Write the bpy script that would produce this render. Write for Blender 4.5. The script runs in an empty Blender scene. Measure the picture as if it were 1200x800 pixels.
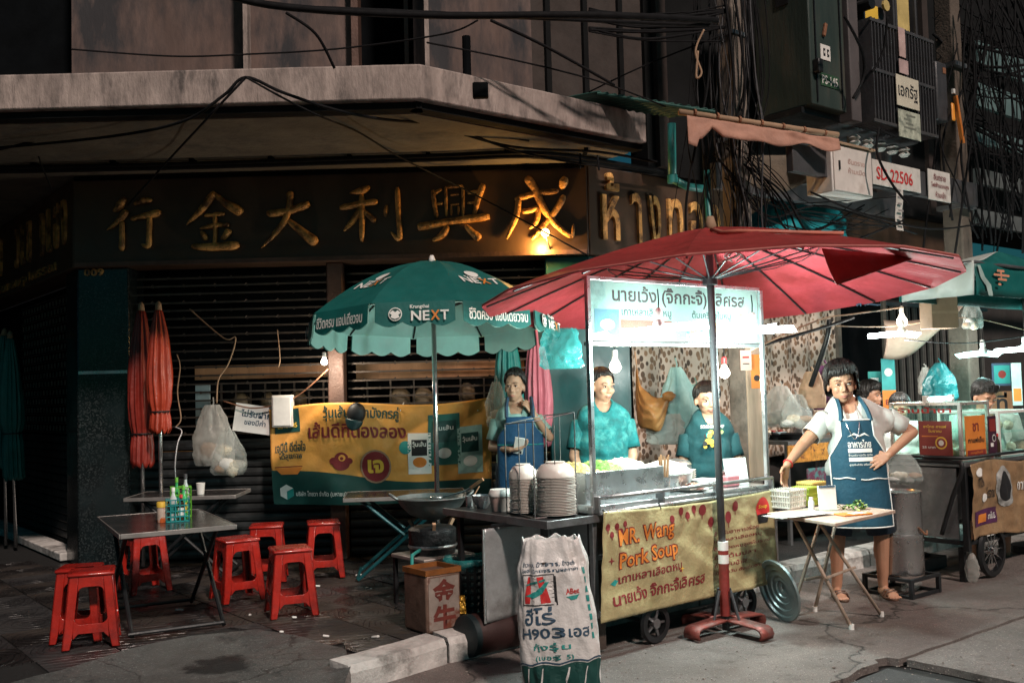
import bpy, bmesh, math, random
from mathutils import Vector, Matrix, noise
R = math.radians
V = Vector
random.seed(7)
S = bpy.context.scene
COL = S.collection
# ---------------------------------------------------------------- camera
CAM_H, F, PITCH, ROLL = 1.42, 1167.0, R(2.95), R(-1.5)
cam_d = bpy.data.cameras.new('camera'); cam = bpy.data.objects.new('camera', cam_d); COL.objects.link(cam)
CM = Matrix.Translation((0, 0, CAM_H)) @ Matrix.Rotation(R(90) + PITCH, 4, 'X') @ Matrix.Rotation(ROLL, 4, 'Z')
cam.matrix_world = CM
cam_d.sensor_width = 36; cam_d.lens = 36 * F / 1200; cam_d.clip_end = 400; cam_d.clip_start = .05
S.camera = cam
# ---------------------------------------------------------------- sky, sun, exposure
TO_SUN = V((.34, -.66, .67)).normalized()
w = bpy.data.worlds.new('World'); S.world = w; w.use_nodes = True
nt = w.node_tree; nt.nodes.clear()
sky = nt.nodes.new('ShaderNodeTexSky'); sky.sky_type = 'NISHITA'; sky.sun_disc = False
sky.sun_elevation = math.asin(TO_SUN.z); sky.sun_rotation = math.atan2(TO_SUN.x, TO_SUN.y)
bg = nt.nodes.new('ShaderNodeBackground'); bg.inputs[1].default_value = .0115
wo = nt.nodes.new('ShaderNodeOutputWorld')
tintn = nt.nodes.new('ShaderNodeMix'); tintn.data_type = 'RGBA'; tintn.blend_type = 'MULTIPLY'; tintn.inputs[0].default_value = 1
tintn.inputs[7].default_value = (.22, 1, 1.0, 1)          # teal tint put into the sky to colour the shadows
nt.links.new(sky.outputs[0], tintn.inputs[6]); nt.links.new(tintn.outputs[2], bg.inputs[0]); nt.links.new(bg.outputs[0], wo.inputs[0])
sun_d = bpy.data.lights.new('street_sun', 'SUN'); sun_d.energy = 2.35; sun_d.angle = R(4); sun_d.color = (1, .82, .72)  # stands in for an unseen street lamp behind the camera
street_sun = bpy.data.objects.new('street_sun', sun_d); COL.objects.link(street_sun)
street_sun.rotation_euler = TO_SUN.to_track_quat('Z', 'Y').to_euler()
S.view_settings.view_transform = 'Standard'; S.view_settings.look = 'None'
S.view_settings.exposure = .3; S.view_settings.gamma = 1
S.render.engine = 'CYCLES'
S.cycles.use_denoising = True
S.cycles.max_bounces = 8; S.cycles.diffuse_bounces = 3; S.cycles.glossy_bounces = 3
S.cycles.transmission_bounces = 5; S.cycles.transparent_max_bounces = 14
S.cycles.sample_clamp_indirect = 4; S.cycles.caustics_reflective = False; S.cycles.caustics_refractive = False

# ---------------------------------------------------------------- pixel to world (photo pixels, depth along +Y)
def ray(px, py):
    return CM.to_3x3() @ V(((px - 600) / F, (400 - py) / F, -1))
def P(px, py, d):
    r = ray(px, py); t = d / r.y
    return V((r.x * t, d, CAM_H + r.z * t))
def G(px, py, z=0.0):
    r = ray(px, py); t = (z - CAM_H) / r.z
    return V((r.x * t, r.y * t, z))
TH = R(38.5)
U = V((math.cos(TH), math.sin(TH), 0)); W = V((-math.sin(TH), math.cos(TH), 0))
PAVE = .12

# ---------------------------------------------------------------- materials
def nodes(name):
    m = bpy.data.materials.new(name); m.use_nodes = True
    n = m.node_tree; n.nodes.clear()
    return m, n, n.nodes.new('ShaderNodeOutputMaterial')
def mix_rgb(n, fac, a, b, mode='MIX'):
    x = n.nodes.new('ShaderNodeMix'); x.data_type = 'RGBA'; x.blend_type = mode
    for k, v in ((0, fac), (6, a), (7, b)):
        if hasattr(v, 'links'): n.links.new(v, x.inputs[k])
        else: x.inputs[k].default_value = v if k == 0 else (*v[:3], 1)
    return x.outputs[2]
def ramp(n, fac, lo, hi, a=(0, 0, 0), b=(1, 1, 1)):
    r = n.nodes.new('ShaderNodeValToRGB'); n.links.new(fac, r.inputs[0])
    r.color_ramp.elements[0].position = lo; r.color_ramp.elements[1].position = hi
    r.color_ramp.elements[0].color = (*a, 1); r.color_ramp.elements[1].color = (*b, 1)
    return r.outputs[0]
def coords(n, kind='Object', scale=None):
    t = n.nodes.new('ShaderNodeTexCoord').outputs[kind]
    if scale:
        m = n.nodes.new('ShaderNodeMapping'); n.links.new(t, m.inputs[0]); m.inputs[3].default_value = scale
        return m.outputs[0]
    return t
def ntex(n, vec, scale, detail=4, rough=.6):
    t = n.nodes.new('ShaderNodeTexNoise'); n.links.new(vec, t.inputs['Vector'])
    t.inputs['Scale'].default_value = scale; t.inputs['Detail'].default_value = detail; t.inputs['Roughness'].default_value = rough
    return t.outputs[0]
MATS = {}
def mat(name, col, rough=.6, metal=0, var=.25, scale=7, bump=.1, bscale=45, col2=None, lo=.45, hi=.7,
        emit=None, estr=0, transl=0, spec=.5, coat=0, stretch=None, alpha=1):
    """Principled surface with mottled colour, an optional second colour in worn patches and fine relief."""
    if name in MATS: return MATS[name]
    m, n, out = nodes(name)
    b = n.nodes.new('ShaderNodeBsdfPrincipled')
    vec = coords(n, 'Object', stretch)
    f = ntex(n, vec, scale)
    c = ramp(n, f, .3, .7, [x * (1 - var) for x in col], [min(1, x * (1 + var)) for x in col])
    if col2:
        g = ramp(n, ntex(n, vec, scale * .6 + 1.3, 6, .65), lo, hi)
        c = mix_rgb(n, g, c, col2)
    n.links.new(c, b.inputs['Base Color'])
    rr = ramp(n, ntex(n, vec, scale * 2.3), .3, .75, [max(.02, rough - .12)] * 3, [min(1, rough + .12)] * 3)
    n.links.new(rr, b.inputs['Roughness'])
    b.inputs['Metallic'].default_value = metal
    b.inputs['Specular IOR Level'].default_value = spec
    b.inputs['Coat Weight'].default_value = coat
    if bump:
        bp = n.nodes.new('ShaderNodeBump'); bp.inputs['Strength'].default_value = bump; bp.inputs['Distance'].default_value = .02
        n.links.new(ntex(n, vec, bscale, 5), bp.inputs['Height']); n.links.new(bp.outputs[0], b.inputs['Normal'])
    if emit:
        b.inputs['Emission Color'].default_value = (*emit, 1); b.inputs['Emission Strength'].default_value = estr
    sh = b.outputs[0]
    if transl:
        t = n.nodes.new('ShaderNodeBsdfTranslucent'); n.links.new(c, t.inputs[0])
        mx = n.nodes.new('ShaderNodeMixShader'); mx.inputs[0].default_value = transl
        n.links.new(sh, mx.inputs[1]); n.links.new(t.outputs[0], mx.inputs[2]); sh = mx.outputs[0]
    if alpha < 1:
        t = n.nodes.new('ShaderNodeBsdfTransparent')
        mx = n.nodes.new('ShaderNodeMixShader'); mx.inputs[0].default_value = alpha
        n.links.new(t.outputs[0], mx.inputs[1]); n.links.new(sh, mx.inputs[2]); sh = mx.outputs[0]
    n.links.new(sh, out.inputs[0])
    MATS[name] = m
    return m
def glow(name, col, strength):
    m, n, out = nodes(name)
    e = n.nodes.new('ShaderNodeEmission'); e.inputs[0].default_value = (*col, 1); e.inputs[1].default_value = strength
    n.links.new(e.outputs[0], out.inputs[0]); return m
def bag_mat(name, col, alpha=.45):
    return mat(name, col, .25, 0, .2, 9, .5, 14, transl=.45, alpha=alpha)

M_granite, n_, o_ = nodes('polished black granite')
b_ = n_.nodes.new('ShaderNodeBsdfPrincipled')
vo = n_.nodes.new('ShaderNodeTexVoronoi'); vo.inputs['Scale'].default_value = 90; n_.links.new(coords(n_), vo.inputs['Vector'])
c1 = ramp(n_, vo.outputs['Color'], .55, .95, (.006, .009, .010), (.05, .06, .062))
n_.links.new(mix_rgb(n_, ramp(n_, ntex(n_, coords(n_), 3), .4, .7), c1, (.012, .02, .022)), b_.inputs['Base Color'])
n_.links.new(ramp(n_, ntex(n_, coords(n_), 4), .3, .8, (.08,) * 3, (.3,) * 3), b_.inputs['Roughness'])
n_.links.new(b_.outputs[0], o_.inputs[0])

def ground_mat(name, base, spots, wet, sc=1.0, swirl=False, spot=None, crack=0):
    m, n, out = nodes(name)
    b = n.nodes.new('ShaderNodeBsdfPrincipled'); vec = coords(n)
    c = ramp(n, ntex(n, vec, 5 * sc, 8, .7), .3, .7, [x * .65 for x in base], [x * 1.3 for x in base])
    c = mix_rgb(n, ramp(n, ntex(n, vec, 1.1 * sc, 5, .6), .48, .68), c, spots)
    c = mix_rgb(n, ramp(n, ntex(n, vec, 60 * sc, 3), .56, .72), c, [x * .42 for x in base])
    c = mix_rgb(n, ramp(n, ntex(n, vec, 150, 3, .8), .42, .62), [x * .55 for x in base], c)
    c = mix_rgb(n, ramp(n, ntex(n, vec, 95, 2), .64, .71), c, [min(1, x * 2.2) for x in base])
    c = mix_rgb(n, ramp(n, ntex(n, vec, 3.3 * sc, 9, .8), .55, .66), c, [x * .55 for x in spots])
    if spot:
        vm = n.nodes.new('ShaderNodeVectorMath'); vm.operation = 'DISTANCE'; n.links.new(vec, vm.inputs[0]); vm.inputs[1].default_value = (spot[0], spot[1], .08)
        ad = n.nodes.new('ShaderNodeMath'); ad.operation = 'MULTIPLY_ADD'; n.links.new(ntex(n, vec, 9, 4), ad.inputs[0]); ad.inputs[1].default_value = spot[2] * 1.6; n.links.new(vm.outputs['Value'], ad.inputs[2])
        c = mix_rgb(n, ramp(n, ad.outputs[0], spot[2] * 1.55, spot[2] * 1.75, (1, 1, 1), (0, 0, 0)), c, (.012, .014, .015))
    ck = None
    if crack:
        vo = n.nodes.new('ShaderNodeTexVoronoi'); vo.feature = 'DISTANCE_TO_EDGE'; vo.inputs['Scale'].default_value = crack
        wp = n.nodes.new('ShaderNodeVectorMath'); wp.operation = 'MULTIPLY_ADD'; nz = n.nodes.new('ShaderNodeTexNoise'); nz.inputs['Scale'].default_value = 2.5; nz.inputs['Detail'].default_value = 6; n.links.new(vec, nz.inputs['Vector'])
        n.links.new(nz.outputs['Color'], wp.inputs[0]); wp.inputs[1].default_value = (.6, .6, .6); n.links.new(vec, wp.inputs[2]); n.links.new(wp.outputs[0], vo.inputs['Vector'])
        ck = ramp(n, vo.outputs['Distance'], .0, .006, (1, 1, 1), (0, 0, 0))
        c = mix_rgb(n, ck, c, (.02, .018, .017))
    n.links.new(c, b.inputs['Base Color'])
    n.links.new(ramp(n, ntex(n, vec, 1.7 * sc, 5), .38, .62, (wet,) * 3, (.8,) * 3), b.inputs['Roughness'])
    bp = n.nodes.new('ShaderNodeBump'); bp.inputs['Strength'].default_value = .9; bp.inputs['Distance'].default_value = .018
    h = ntex(n, vec, 38 * sc, 8, .75)
    if swirl:
        wv = n.nodes.new('ShaderNodeTexWave'); wv.wave_type = 'RINGS'; wv.rings_direction = 'Z'
        wv.inputs['Scale'].default_value = 5; wv.inputs['Distortion'].default_value = 6; wv.inputs['Detail Scale'].default_value = .7
        n.links.new(vec, wv.inputs['Vector'])
        h = mix_rgb(n, .25, ramp(n, wv.outputs[1], .35, .6), h)
    n.links.new(h, bp.inputs['Height']); n.links.new(bp.outputs[0], b.inputs['Normal'])
    n.links.new(b.outputs[0], out.inputs[0]); return m
M_road = ground_mat('worn street concrete', (.24, .205, .19), (.13, .10, .085), .40, 1, crack=.42)
M_patch = ground_mat('asphalt patch', (.075, .075, .078), (.05, .05, .05), .6, 2.5)
M_bed = ground_mat('dark joint filler', (.012, .012, .012), (.02, .02, .02), .7)
M_apron = ground_mat('stained corner concrete', (.15, .155, .15), (.035, .045, .047), .3, 1.6, spot=(G(258, 776, .09).x, G(258, 776, .09).y, .17), crack=.9)
M_tile = ground_mat('dark patterned pavement tile', (.026, .022, .022), (.06, .036, .02), .2, 1, True)
M_tile2 = ground_mat('grey patterned pavement tile', (.044, .041, .043), (.03, .024, .021), .2, 1, True)
M_kerb = mat('worn pale kerb concrete', (.50, .48, .46), .85, 0, .3, 6, .5, 30, (.12, .11, .1), .5, .68)
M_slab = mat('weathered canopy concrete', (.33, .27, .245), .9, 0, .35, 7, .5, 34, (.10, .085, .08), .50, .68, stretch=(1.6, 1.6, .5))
M_upper = mat('shade patched rendered wall', (.15, .102, .088), .9, 0, .35, 3, .3, 24, (.035, .034, .038), .40, .60, stretch=(1, 1, .35))  # dark patches suggest shadows falling across the upper storey
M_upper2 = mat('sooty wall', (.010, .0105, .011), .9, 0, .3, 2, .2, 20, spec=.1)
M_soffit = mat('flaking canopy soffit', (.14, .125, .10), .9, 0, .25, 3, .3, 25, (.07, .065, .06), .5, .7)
M_sign = mat('dark brown sign board', (.065, .038, .024), .5, 0, .3, 2, .05, 30, (.095, .052, .026), .5, .8)
M_gold = mat('worn gold leaf', (.80, .38, .12), .42, .15, .4, 9, .7, 40, (.16, .08, .035), .46, .60)
M_black = mat('flat black', (.004, .005, .006), .9, 0, .3, 5, .1, spec=.05)
M_slat = mat('grey steel shutter slat', (.045, .05, .052), .42, .5, .3, 5, .15, 40, (.02, .02, .02), .5, .7)
M_bar = mat('dull grille bar', (.085, .066, .055), .5, .6, .3, 8, .1)
M_mull = mat('brown steel post', (.11, .062, .048), .55, .2, .3, 6, .2)
M_wood = mat('raw timber', (.30, .15, .075), .75, 0, .35, 5, .3, 30, None, stretch=(1, 1, .15))
M_steel = mat('brushed stainless steel', (.55, .56, .57), .32, .9, .15, 5, .06, 60, (.3, .28, .26), .55, .8)
M_dsteel = mat('sooty stainless steel', (.30, .30, .31), .42, .8, .3, 3, .15, 40, (.09, .085, .085), .45, .72)
M_blackm = mat('black painted steel', (.018, .019, .021), .45, .3, .3, 8, .1)
M_dgrey = mat('dark grey enamel', (.055, .055, .06), .55, .1, .25, 4, .12, 40, (.05, .045, .04), .5, .75)
M_green = mat('grimy green cabinet paint', (.030, .046, .040), .55, .1, .3, 4, .15, 40, (.07, .066, .052), .52, .72, stretch=(1, 1, .25))
M_pole = mat('old concrete pole', (.19, .155, .13), .9, 0, .3, 5, .4, 30, (.08, .07, .06), .5, .7)
M_cable = mat('black cable jacket', (.008, .008, .009), .8, 0, .3, 9, 0, spec=.15)
M_cable2 = mat('grey cable jacket', (.05, .05, .055), .7, 0, .3, 9, 0)
M_rust = mat('rusty pipe', (.25, .11, .06), .7, .3, .35, 12, .3)
M_white = mat('white paint', (.72, .70, .67), .5, 0, .12, 6, .06, 40, (.5, .46, .42), .58, .8)
M_plate = mat('grimy white plate', (.62, .58, .54), .55, 0, .15, 8, .1, 40, (.36, .31, .28), .52, .75)
M_red = mat('red stool plastic', (.38, .018, .011), .26, 0, .25, 5, .12, 50, (.15, .012, .010), .46, .70, coat=.3)
M_redin = mat('lit pink umbrella underside', (.44, .052, .068), .65, 0, .22, 3, .25, 25, (.33, .032, .038), .46, .68, transl=.3)  # lighter pink than the canopy: lamplight from below put into the colour
M_redcloth = mat('faded red umbrella cloth', (.34, .048, .044), .65, 0, .22, 3, .25, 25, (.24, .03, .026), .48, .68, transl=.3)
M_redfold = mat('folded red umbrella vinyl', (.36, .042, .018), .35, 0, .25, 6, .25, 30)
M_tealc = mat('dark teal umbrella cloth', (.004, .115, .105), .6, 0, .15, 4, .15, 40, transl=.06)
M_mint = mat('lit mint umbrella cloth', (.42, .74, .68), .7, 0, .12, 4, .15, 30, (.46, .66, .62), .5, .7, transl=.3)  # mint carries the lamplight on the inner side of the green cloth
M_tealfold = mat('folded teal umbrella vinyl', (.01, .15, .14), .5, 0, .25, 6, .25, 30)
M_pinkfold = mat('folded rose umbrella vinyl', (.42, .12, .16), .5, 0, .2, 6, .25, 30)
M_chrome = mat('bright tube', (.7, .7, .7), .2, .95, .1, 8, 0)
M_dred = mat('dark red paint', (.22, .03, .025), .45, .1, .3, 8, .15, 40, (.10, .03, .02), .5, .7)
M_ink_w = mat('white ink', (.78, .78, .74), .6, 0, .05, 8, 0)
M_ink_k = mat('black ink', (.012, .012, .014), .6, 0, .1, 8, 0)
M_ink_r = mat('maroon ink', (.20, .022, .025), .6, 0, .1, 8, 0)
M_ink_red = mat('bright red ink', (.55, .03, .03), .6, 0, .1, 8, 0)
M_ink_o = mat('orange ink', (.66, .21, .035), .6, 0, .12, 8, 0)
M_ink_g = mat('deep green ink', (.006, .055, .048), .55, 0, .15, 6, 0)
M_ink_t = mat('teal ink', (.02, .26, .24), .55, 0, .15, 6, 0)
M_ink_n = mat('navy ink', (.03, .07, .12), .6, 0, .1, 8, 0)
M_ink_y = mat('yellow ink', (.78, .50, .06), .6, 0, .1, 8, 0)
M_khaki = mat('olive gold banner vinyl', (.40, .34, .18), .36, 0, .12, 5, .5, 12, (.30, .26, .13), .5, .7)
M_orange = mat('orange banner cloth', (.78, .36, .075), .6, 0, .1, 5, .25, 14, (.80, .42, .12), .5, .7, transl=.1)
M_brownb = mat('brown banner vinyl', (.26, .16, .085), .35, 0, .2, 6, .5, 10, (.34, .22, .12), .5, .7)
M_paper = mat('white paper', (.74, .73, .70), .8, 0, .06, 6, .1)
M_card = mat('brown cardboard', (.34, .22, .14), .85, 0, .15, 6, .15)
M_foam = mat('white foam', (.74, .74, .73), .8, 0, .05, 20, .15, 120)
M_skin = mat('light brown skin', (.42, .215, .135), .5, 0, .08, 12, .05, 120)
M_skin2 = mat('fair skin', (.46, .27, .18), .5, 0, .08, 12, .05, 120)
M_hair = mat('black hair', (.010, .008, .007), .5, 0, .5, 30, .9, 160, stretch=(3, 3, .3))
M_shirtw = mat('cream cotton', (.50, .49, .46), .85, 0, .08, 9, .3, 18)
M_shirtt = mat('mint cotton', (.28, .46, .42), .85, 0, .1, 9, .3, 18)
M_tie = mat('tie dye cotton', (.008, .16, .17), .85, 0, .4, 14, .4, 18, (.07, .32, .31), .50, .68)
M_boyt = mat('deep teal cotton', (.006, .06, .07), .85, 0, .15, 9, .3, 18)
M_apron_b = mat('navy apron cloth', (.005, .052, .088), .8, 0, .12, 8, .3, 20)
M_denim = mat('dark denim', (.016, .035, .06), .85, 0, .2, 12, .3, 40)
M_sack = mat('woven poly sack', (.66, .64, .63), .38, 0, .12, 5, .7, 11, (.46, .41, .38), .52, .7)
M_bowl = mat('cream melamine', (.66, .61, .56), .35, 0, .08, 9, .02)
M_wok = mat('seasoned iron', (.17, .19, .19), .38, .5, .3, 7, .15)
M_lamp = glow('lit white led', (.86, 1, .98), 30)
M_lampt = glow('lit teal led', (.55, 1, .95), 9)
M_bulb = glow('lit warm bulb', (1, .87, .66), 16)
M_flood = glow('lit sodium lamp', (1, .62, .22), 12)

def glass(name, tint=(.9, 1, .98), k=.12):
    m, n, out = nodes(name)
    t = n.nodes.new('ShaderNodeBsdfTransparent'); t.inputs[0].default_value = (*tint, 1)
    g = n.nodes.new('ShaderNodeBsdfGlossy'); g.inputs['Roughness'].default_value = .04
    d = n.nodes.new('ShaderNodeBsdfDiffuse'); d.inputs[0].default_value = (*tint, 1)
    m1 = n.nodes.new('ShaderNodeMixShader'); m1.inputs[0].default_value = .02
    n.links.new(t.outputs[0], m1.inputs[1]); n.links.new(d.outputs[0], m1.inputs[2])
    m2 = n.nodes.new('ShaderNodeMixShader'); m2.inputs[0].default_value = k
    n.links.new(m1.outputs[0], m2.inputs[1]); n.links.new(g.outputs[0], m2.inputs[2]); n.links.new(m2.outputs[0], out.inputs[0])
    return m
M_glass = glass('clear pane', k=.07)
M_sglass = glass('thin sign pane', k=.015)
M_bag = bag_mat('clear plastic bag', (.62, .68, .66), .30)
M_bagw = bag_mat('milky plastic bag', (.66, .66, .62), .5)
M_bagt = bag_mat('teal plastic bag', (.06, .42, .42), .5)

def leaf_mat():
    m, n, out = nodes('leaf print curtain')
    b = n.nodes.new('ShaderNodeBsdfPrincipled'); vec = coords(n)
    mp = n.nodes.new('ShaderNodeMapping'); n.links.new(vec, mp.inputs[0]); mp.inputs[3].default_value = (23, 23, 16); mp.inputs[2].default_value = (0, .5, 0)
    vo = n.nodes.new('ShaderNodeTexVoronoi'); n.links.new(mp.outputs[0], vo.inputs['Vector']); vo.inputs['Scale'].default_value = 1
    vo.inputs['Randomness'].default_value = .7
    leaf = ramp(n, vo.outputs['Distance'], .42, .50, (1, 1, 1), (0, 0, 0))
    hue = ramp(n, vo.outputs['Color'], .15, .85, (.035, .025, .02), (.26, .15, .09))
    c = mix_rgb(n, leaf, (.50, .40, .33), hue)
    n.links.new(c, b.inputs['Base Color']); b.inputs['Roughness'].default_value = .8
    n.links.new(b.outputs[0], out.inputs[0]); return m
M_leaf = leaf_mat()

# ---------------------------------------------------------------- mesh builder
class B:
    def __init__(s): s.v = []; s.f = []
    def add(s, vs, fs, M=None):
        o = len(s.v); s.v += [M @ V(v) if M else V(v) for v in vs]; s.f += [[i + o for i in f] for f in fs]; return s
    def box(s, c, d, M=None):
        x, y, z = d[0] / 2, d[1] / 2, d[2] / 2
        vs = [V((i * x, j * y, k * z)) for i in (-1, 1) for j in (-1, 1) for k in (-1, 1)]
        if M: vs = [M @ v for v in vs]
        return s.add([v + V(c) for v in vs], [(0, 1, 3, 2), (4, 6, 7, 5), (0, 4, 5, 1), (2, 3, 7, 6), (0, 2, 6, 4), (1, 5, 7, 3)])
    def span(s, a, b):
        a, b = V(a), V(b); return s.box((a + b) / 2, [abs(x) for x in (b - a)])
    def beam(s, a, b, w=.03, h=None, w1=None, up=None):
        a, b = V(a), V(b); h = h or w; d = (b - a).normalized()
        up = V(up) if up else (V((0, 0, 1)) if abs(d.z) < .95 else V((0, 1, 0)))
        x = d.cross(up).normalized(); y = x.cross(d)
        k = (w1 or w) / w
        vs = [p + x * i * w / 2 * q + y * j * h / 2 * q for p, q in ((a, 1), (b, k)) for i in (-1, 1) for j in (-1, 1)]
        return s.add(vs, [(0, 1, 3, 2), (4, 6, 7, 5), (0, 4, 5, 1), (2, 3, 7, 6), (0, 2, 6, 4), (1, 5, 7, 3)])
    def tube(s, pts, r, n=8, flat=None, cap=True):
        pts = [V(p) for p in pts]; rr = r if isinstance(r, (list, tuple)) else [r] * len(pts)
        o = len(s.v); ref = None
        for i, p in enumerate(pts):
            d = (pts[min(i + 1, len(pts) - 1)] - pts[max(i - 1, 0)])
            d = d.normalized() if d.length > 1e-9 else V((0, 0, 1))
            if ref is None: ref = V((0, 0, 1)) if abs(d.z) < .9 else V((1, 0, 0))
            x = d.cross(ref).normalized(); y = x.cross(d).normalized(); ref = y
            for k in range(n):
                a = 2 * math.pi * k / n
                s.v.append(p + (x * math.cos(a) + y * math.sin(a)) * rr[i])
        for i in range(len(pts) - 1):
            for k in range(n):
                a, b = o + i * n + k, o + i * n + (k + 1) % n
                s.f.append([a, b, b + n, a + n])
        if cap:
            s.f.append([o + k for k in range(n)][::-1]); s.f.append([o + (len(pts) - 1) * n + k for k in range(n)])
        return s
    def lathe(s, prof, n=24, c=(0, 0, 0), M=None, cap=True, wob=None):
        vs = []; fs = []
        for r, z in prof:
            for k in range(n):
                a = 2 * math.pi * k / n; q = r * (wob(a, z) if wob else 1)
                vs.append(V((q * math.cos(a), q * math.sin(a), z)))
        for i in range(len(prof) - 1):
            for k in range(n):
                a, b = i * n + k, i * n + (k + 1) % n
                fs.append([a, b, b + n, a + n])
        if cap:
            fs.append(list(range(n))[::-1]); fs.append([(len(prof) - 1) * n + k for k in range(n)])
        if M: vs = [M @ v for v in vs]
        return s.add([v + V(c) for v in vs], fs)
    def ball(s, c, r, n=12, m=8, M=None):
        r = r if isinstance(r, (list, tuple)) else (r, r, r)
        vs = [V((0, 0, -r[2]))]; fs = []
        for i in range(1, m):
            t = math.pi * i / m
            for k in range(n):
                a = 2 * math.pi * k / n
                vs.append(V((r[0] * math.sin(t) * math.cos(a), r[1] * math.sin(t) * math.sin(a), -r[2] * math.cos(t))))
        vs.append(V((0, 0, r[2]))); L = len(vs) - 1
        for k in range(n):
            fs.append([0, 1 + (k + 1) % n, 1 + k]); fs.append([L, 1 + (m - 2) * n + k, 1 + (m - 2) * n + (k + 1) % n])
        for i in range(m - 2):
            for k in range(n):
                a, b = 1 + i * n + k, 1 + i * n + (k + 1) % n
                fs.append([a, b, b + n, a + n])
        if M: vs = [M @ v for v in vs]
        return s.add([v + V(c) for v in vs], fs)
    def cap(s, a, ra, b, rb, n=12):
        a, b = V(a), V(b); d = b - a; L = max(d.length, 1e-6); d = d / L
        pts = []; rr = []
        for t in (-1, -.8, -.4): pts.append(a + d * ra * t); rr.append(ra * math.sqrt(max(.0009, 1 - t * t)))
        for t in (0, .33, .67, 1): pts.append(a + d * L * t); rr.append(ra + (rb - ra) * t)
        for t in (.4, .8, 1): pts.append(b + d * rb * t); rr.append(rb * math.sqrt(max(.0009, 1 - t * t)))
        return s.tube(pts, rr, n)
    def prism(s, poly, z0, z1):
        n = len(poly)
        return s.add([(p[0], p[1], z0) for p in poly] + [(p[0], p[1], z1) for p in poly],
                     [list(range(n))[::-1], list(range(n, 2 * n))] + [[i, (i + 1) % n, n + (i + 1) % n, n + i] for i in range(n)])
    def grid(s, fn, nu, nv):
        vs = [fn(i / nu, j / nv) for j in range(nv + 1) for i in range(nu + 1)]
        q = nu + 1
        return s.add(vs, [(j * q + i, j * q + i + 1, (j + 1) * q + i + 1, (j + 1) * q + i) for j in range(nv) for i in range(nu)])
    def mesh(s, name='part'):
        me = bpy.data.meshes.new(name); me.from_pydata([tuple(v) for v in s.v], [], s.f); me.update()
        bm = bmesh.new(); bm.from_mesh(me); bmesh.ops.recalc_face_normals(bm, faces=bm.faces); bm.to_mesh(me); bm.free()
        return me
    def build(s, name, m, parent=None, smooth=False, bevel=0, solid=0, world=False, label=None, kind=None):
        if world and parent:
            iv = MW[parent.name].inverted(); s.v = [iv @ v for v in s.v]
        return put(name, s.mesh(name), m, parent, smooth, bevel, solid, label, kind)
MW = {}
def put(name, me, m, parent=None, smooth=False, bevel=0, solid=0, label=None, kind=None):
    if m and not me.materials: me.materials.append(m)
    if smooth:
        me.polygons.foreach_set('use_smooth', [True] * len(me.polygons))
        if smooth != 1: me.set_sharp_from_angle(angle=R(smooth))
    o = bpy.data.objects.new(name, me); COL.objects.link(o)
    MW[o.name] = MW[parent.name] if parent else Matrix()
    if parent: o.parent = parent
    if solid:
        md = o.modifiers.new('solid', 'SOLIDIFY'); md.thickness = solid; md.offset = 0
    if bevel:
        md = o.modifiers.new('bevel', 'BEVEL'); md.width = bevel; md.segments = 2; md.limit_method = 'ANGLE'; md.angle_limit = R(40)
        me.polygons.foreach_set('use_smooth', [True] * len(me.polygons)); me.set_sharp_from_angle(angle=R(35))
    if label: o['label'] = label
    if kind: o['kind'] = kind
    return o
def tag(o, label, cat, group=None, kind=None):
    o['label'] = label; o['category'] = cat
    if group: o['group'] = group
    if kind: o['kind'] = kind
    return o
def thing(name, label, cat, loc=(0, 0, 0), rz=0, group=None, tilt=None):
    o = bpy.data.objects.new(name, None); COL.objects.link(o)
    M = Matrix.Translation(V(loc)) @ Matrix.Rotation(rz, 4, 'Z')
    if tilt: M = M @ tilt
    o.matrix_world = M; o.empty_display_size = .1; MW[o.name] = M
    return tag(o, label, cat, group)
def structure(o): o['kind'] = 'structure'; return o
def dup(root, loc, rz, label=None, group=None):
    r = root.copy(); COL.objects.link(r)
    r.matrix_world = Matrix.Translation(V(loc)) @ Matrix.Rotation(rz, 4, 'Z'); MW[r.name] = r.matrix_world.copy()
    if label: r['label'] = label
    if group: r['group'] = group
    for ch in list(root.children):
        c = ch.copy(); COL.objects.link(c); c.parent = r; MW[c.name] = MW[r.name]
        for g in ch.children:
            d = g.copy(); COL.objects.link(d); d.parent = c; MW[d.name] = MW[r.name]
    return r
def rep(name, me, m, parent, mats, bevel=0, smooth=False):
    for k, M in enumerate(mats):
        o = put(name, me, m, parent, smooth if k == 0 else False, bevel)
        o.matrix_local = M
def spline(pts, n=6):
    pts = [V(p) for p in pts]; out = []
    for i in range(len(pts) - 1):
        p0, p1, p2, p3 = pts[max(i - 1, 0)], pts[i], pts[i + 1], pts[min(i + 2, len(pts) - 1)]
        for k in range(n):
            t = k / n
            out.append(.5 * ((2 * p1) + (p2 - p0) * t + (2 * p0 - 5 * p1 + 4 * p2 - p3) * t * t + (3 * p1 - p0 - 3 * p2 + p3) * t ** 3))
    return out + [pts[-1]]
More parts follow.
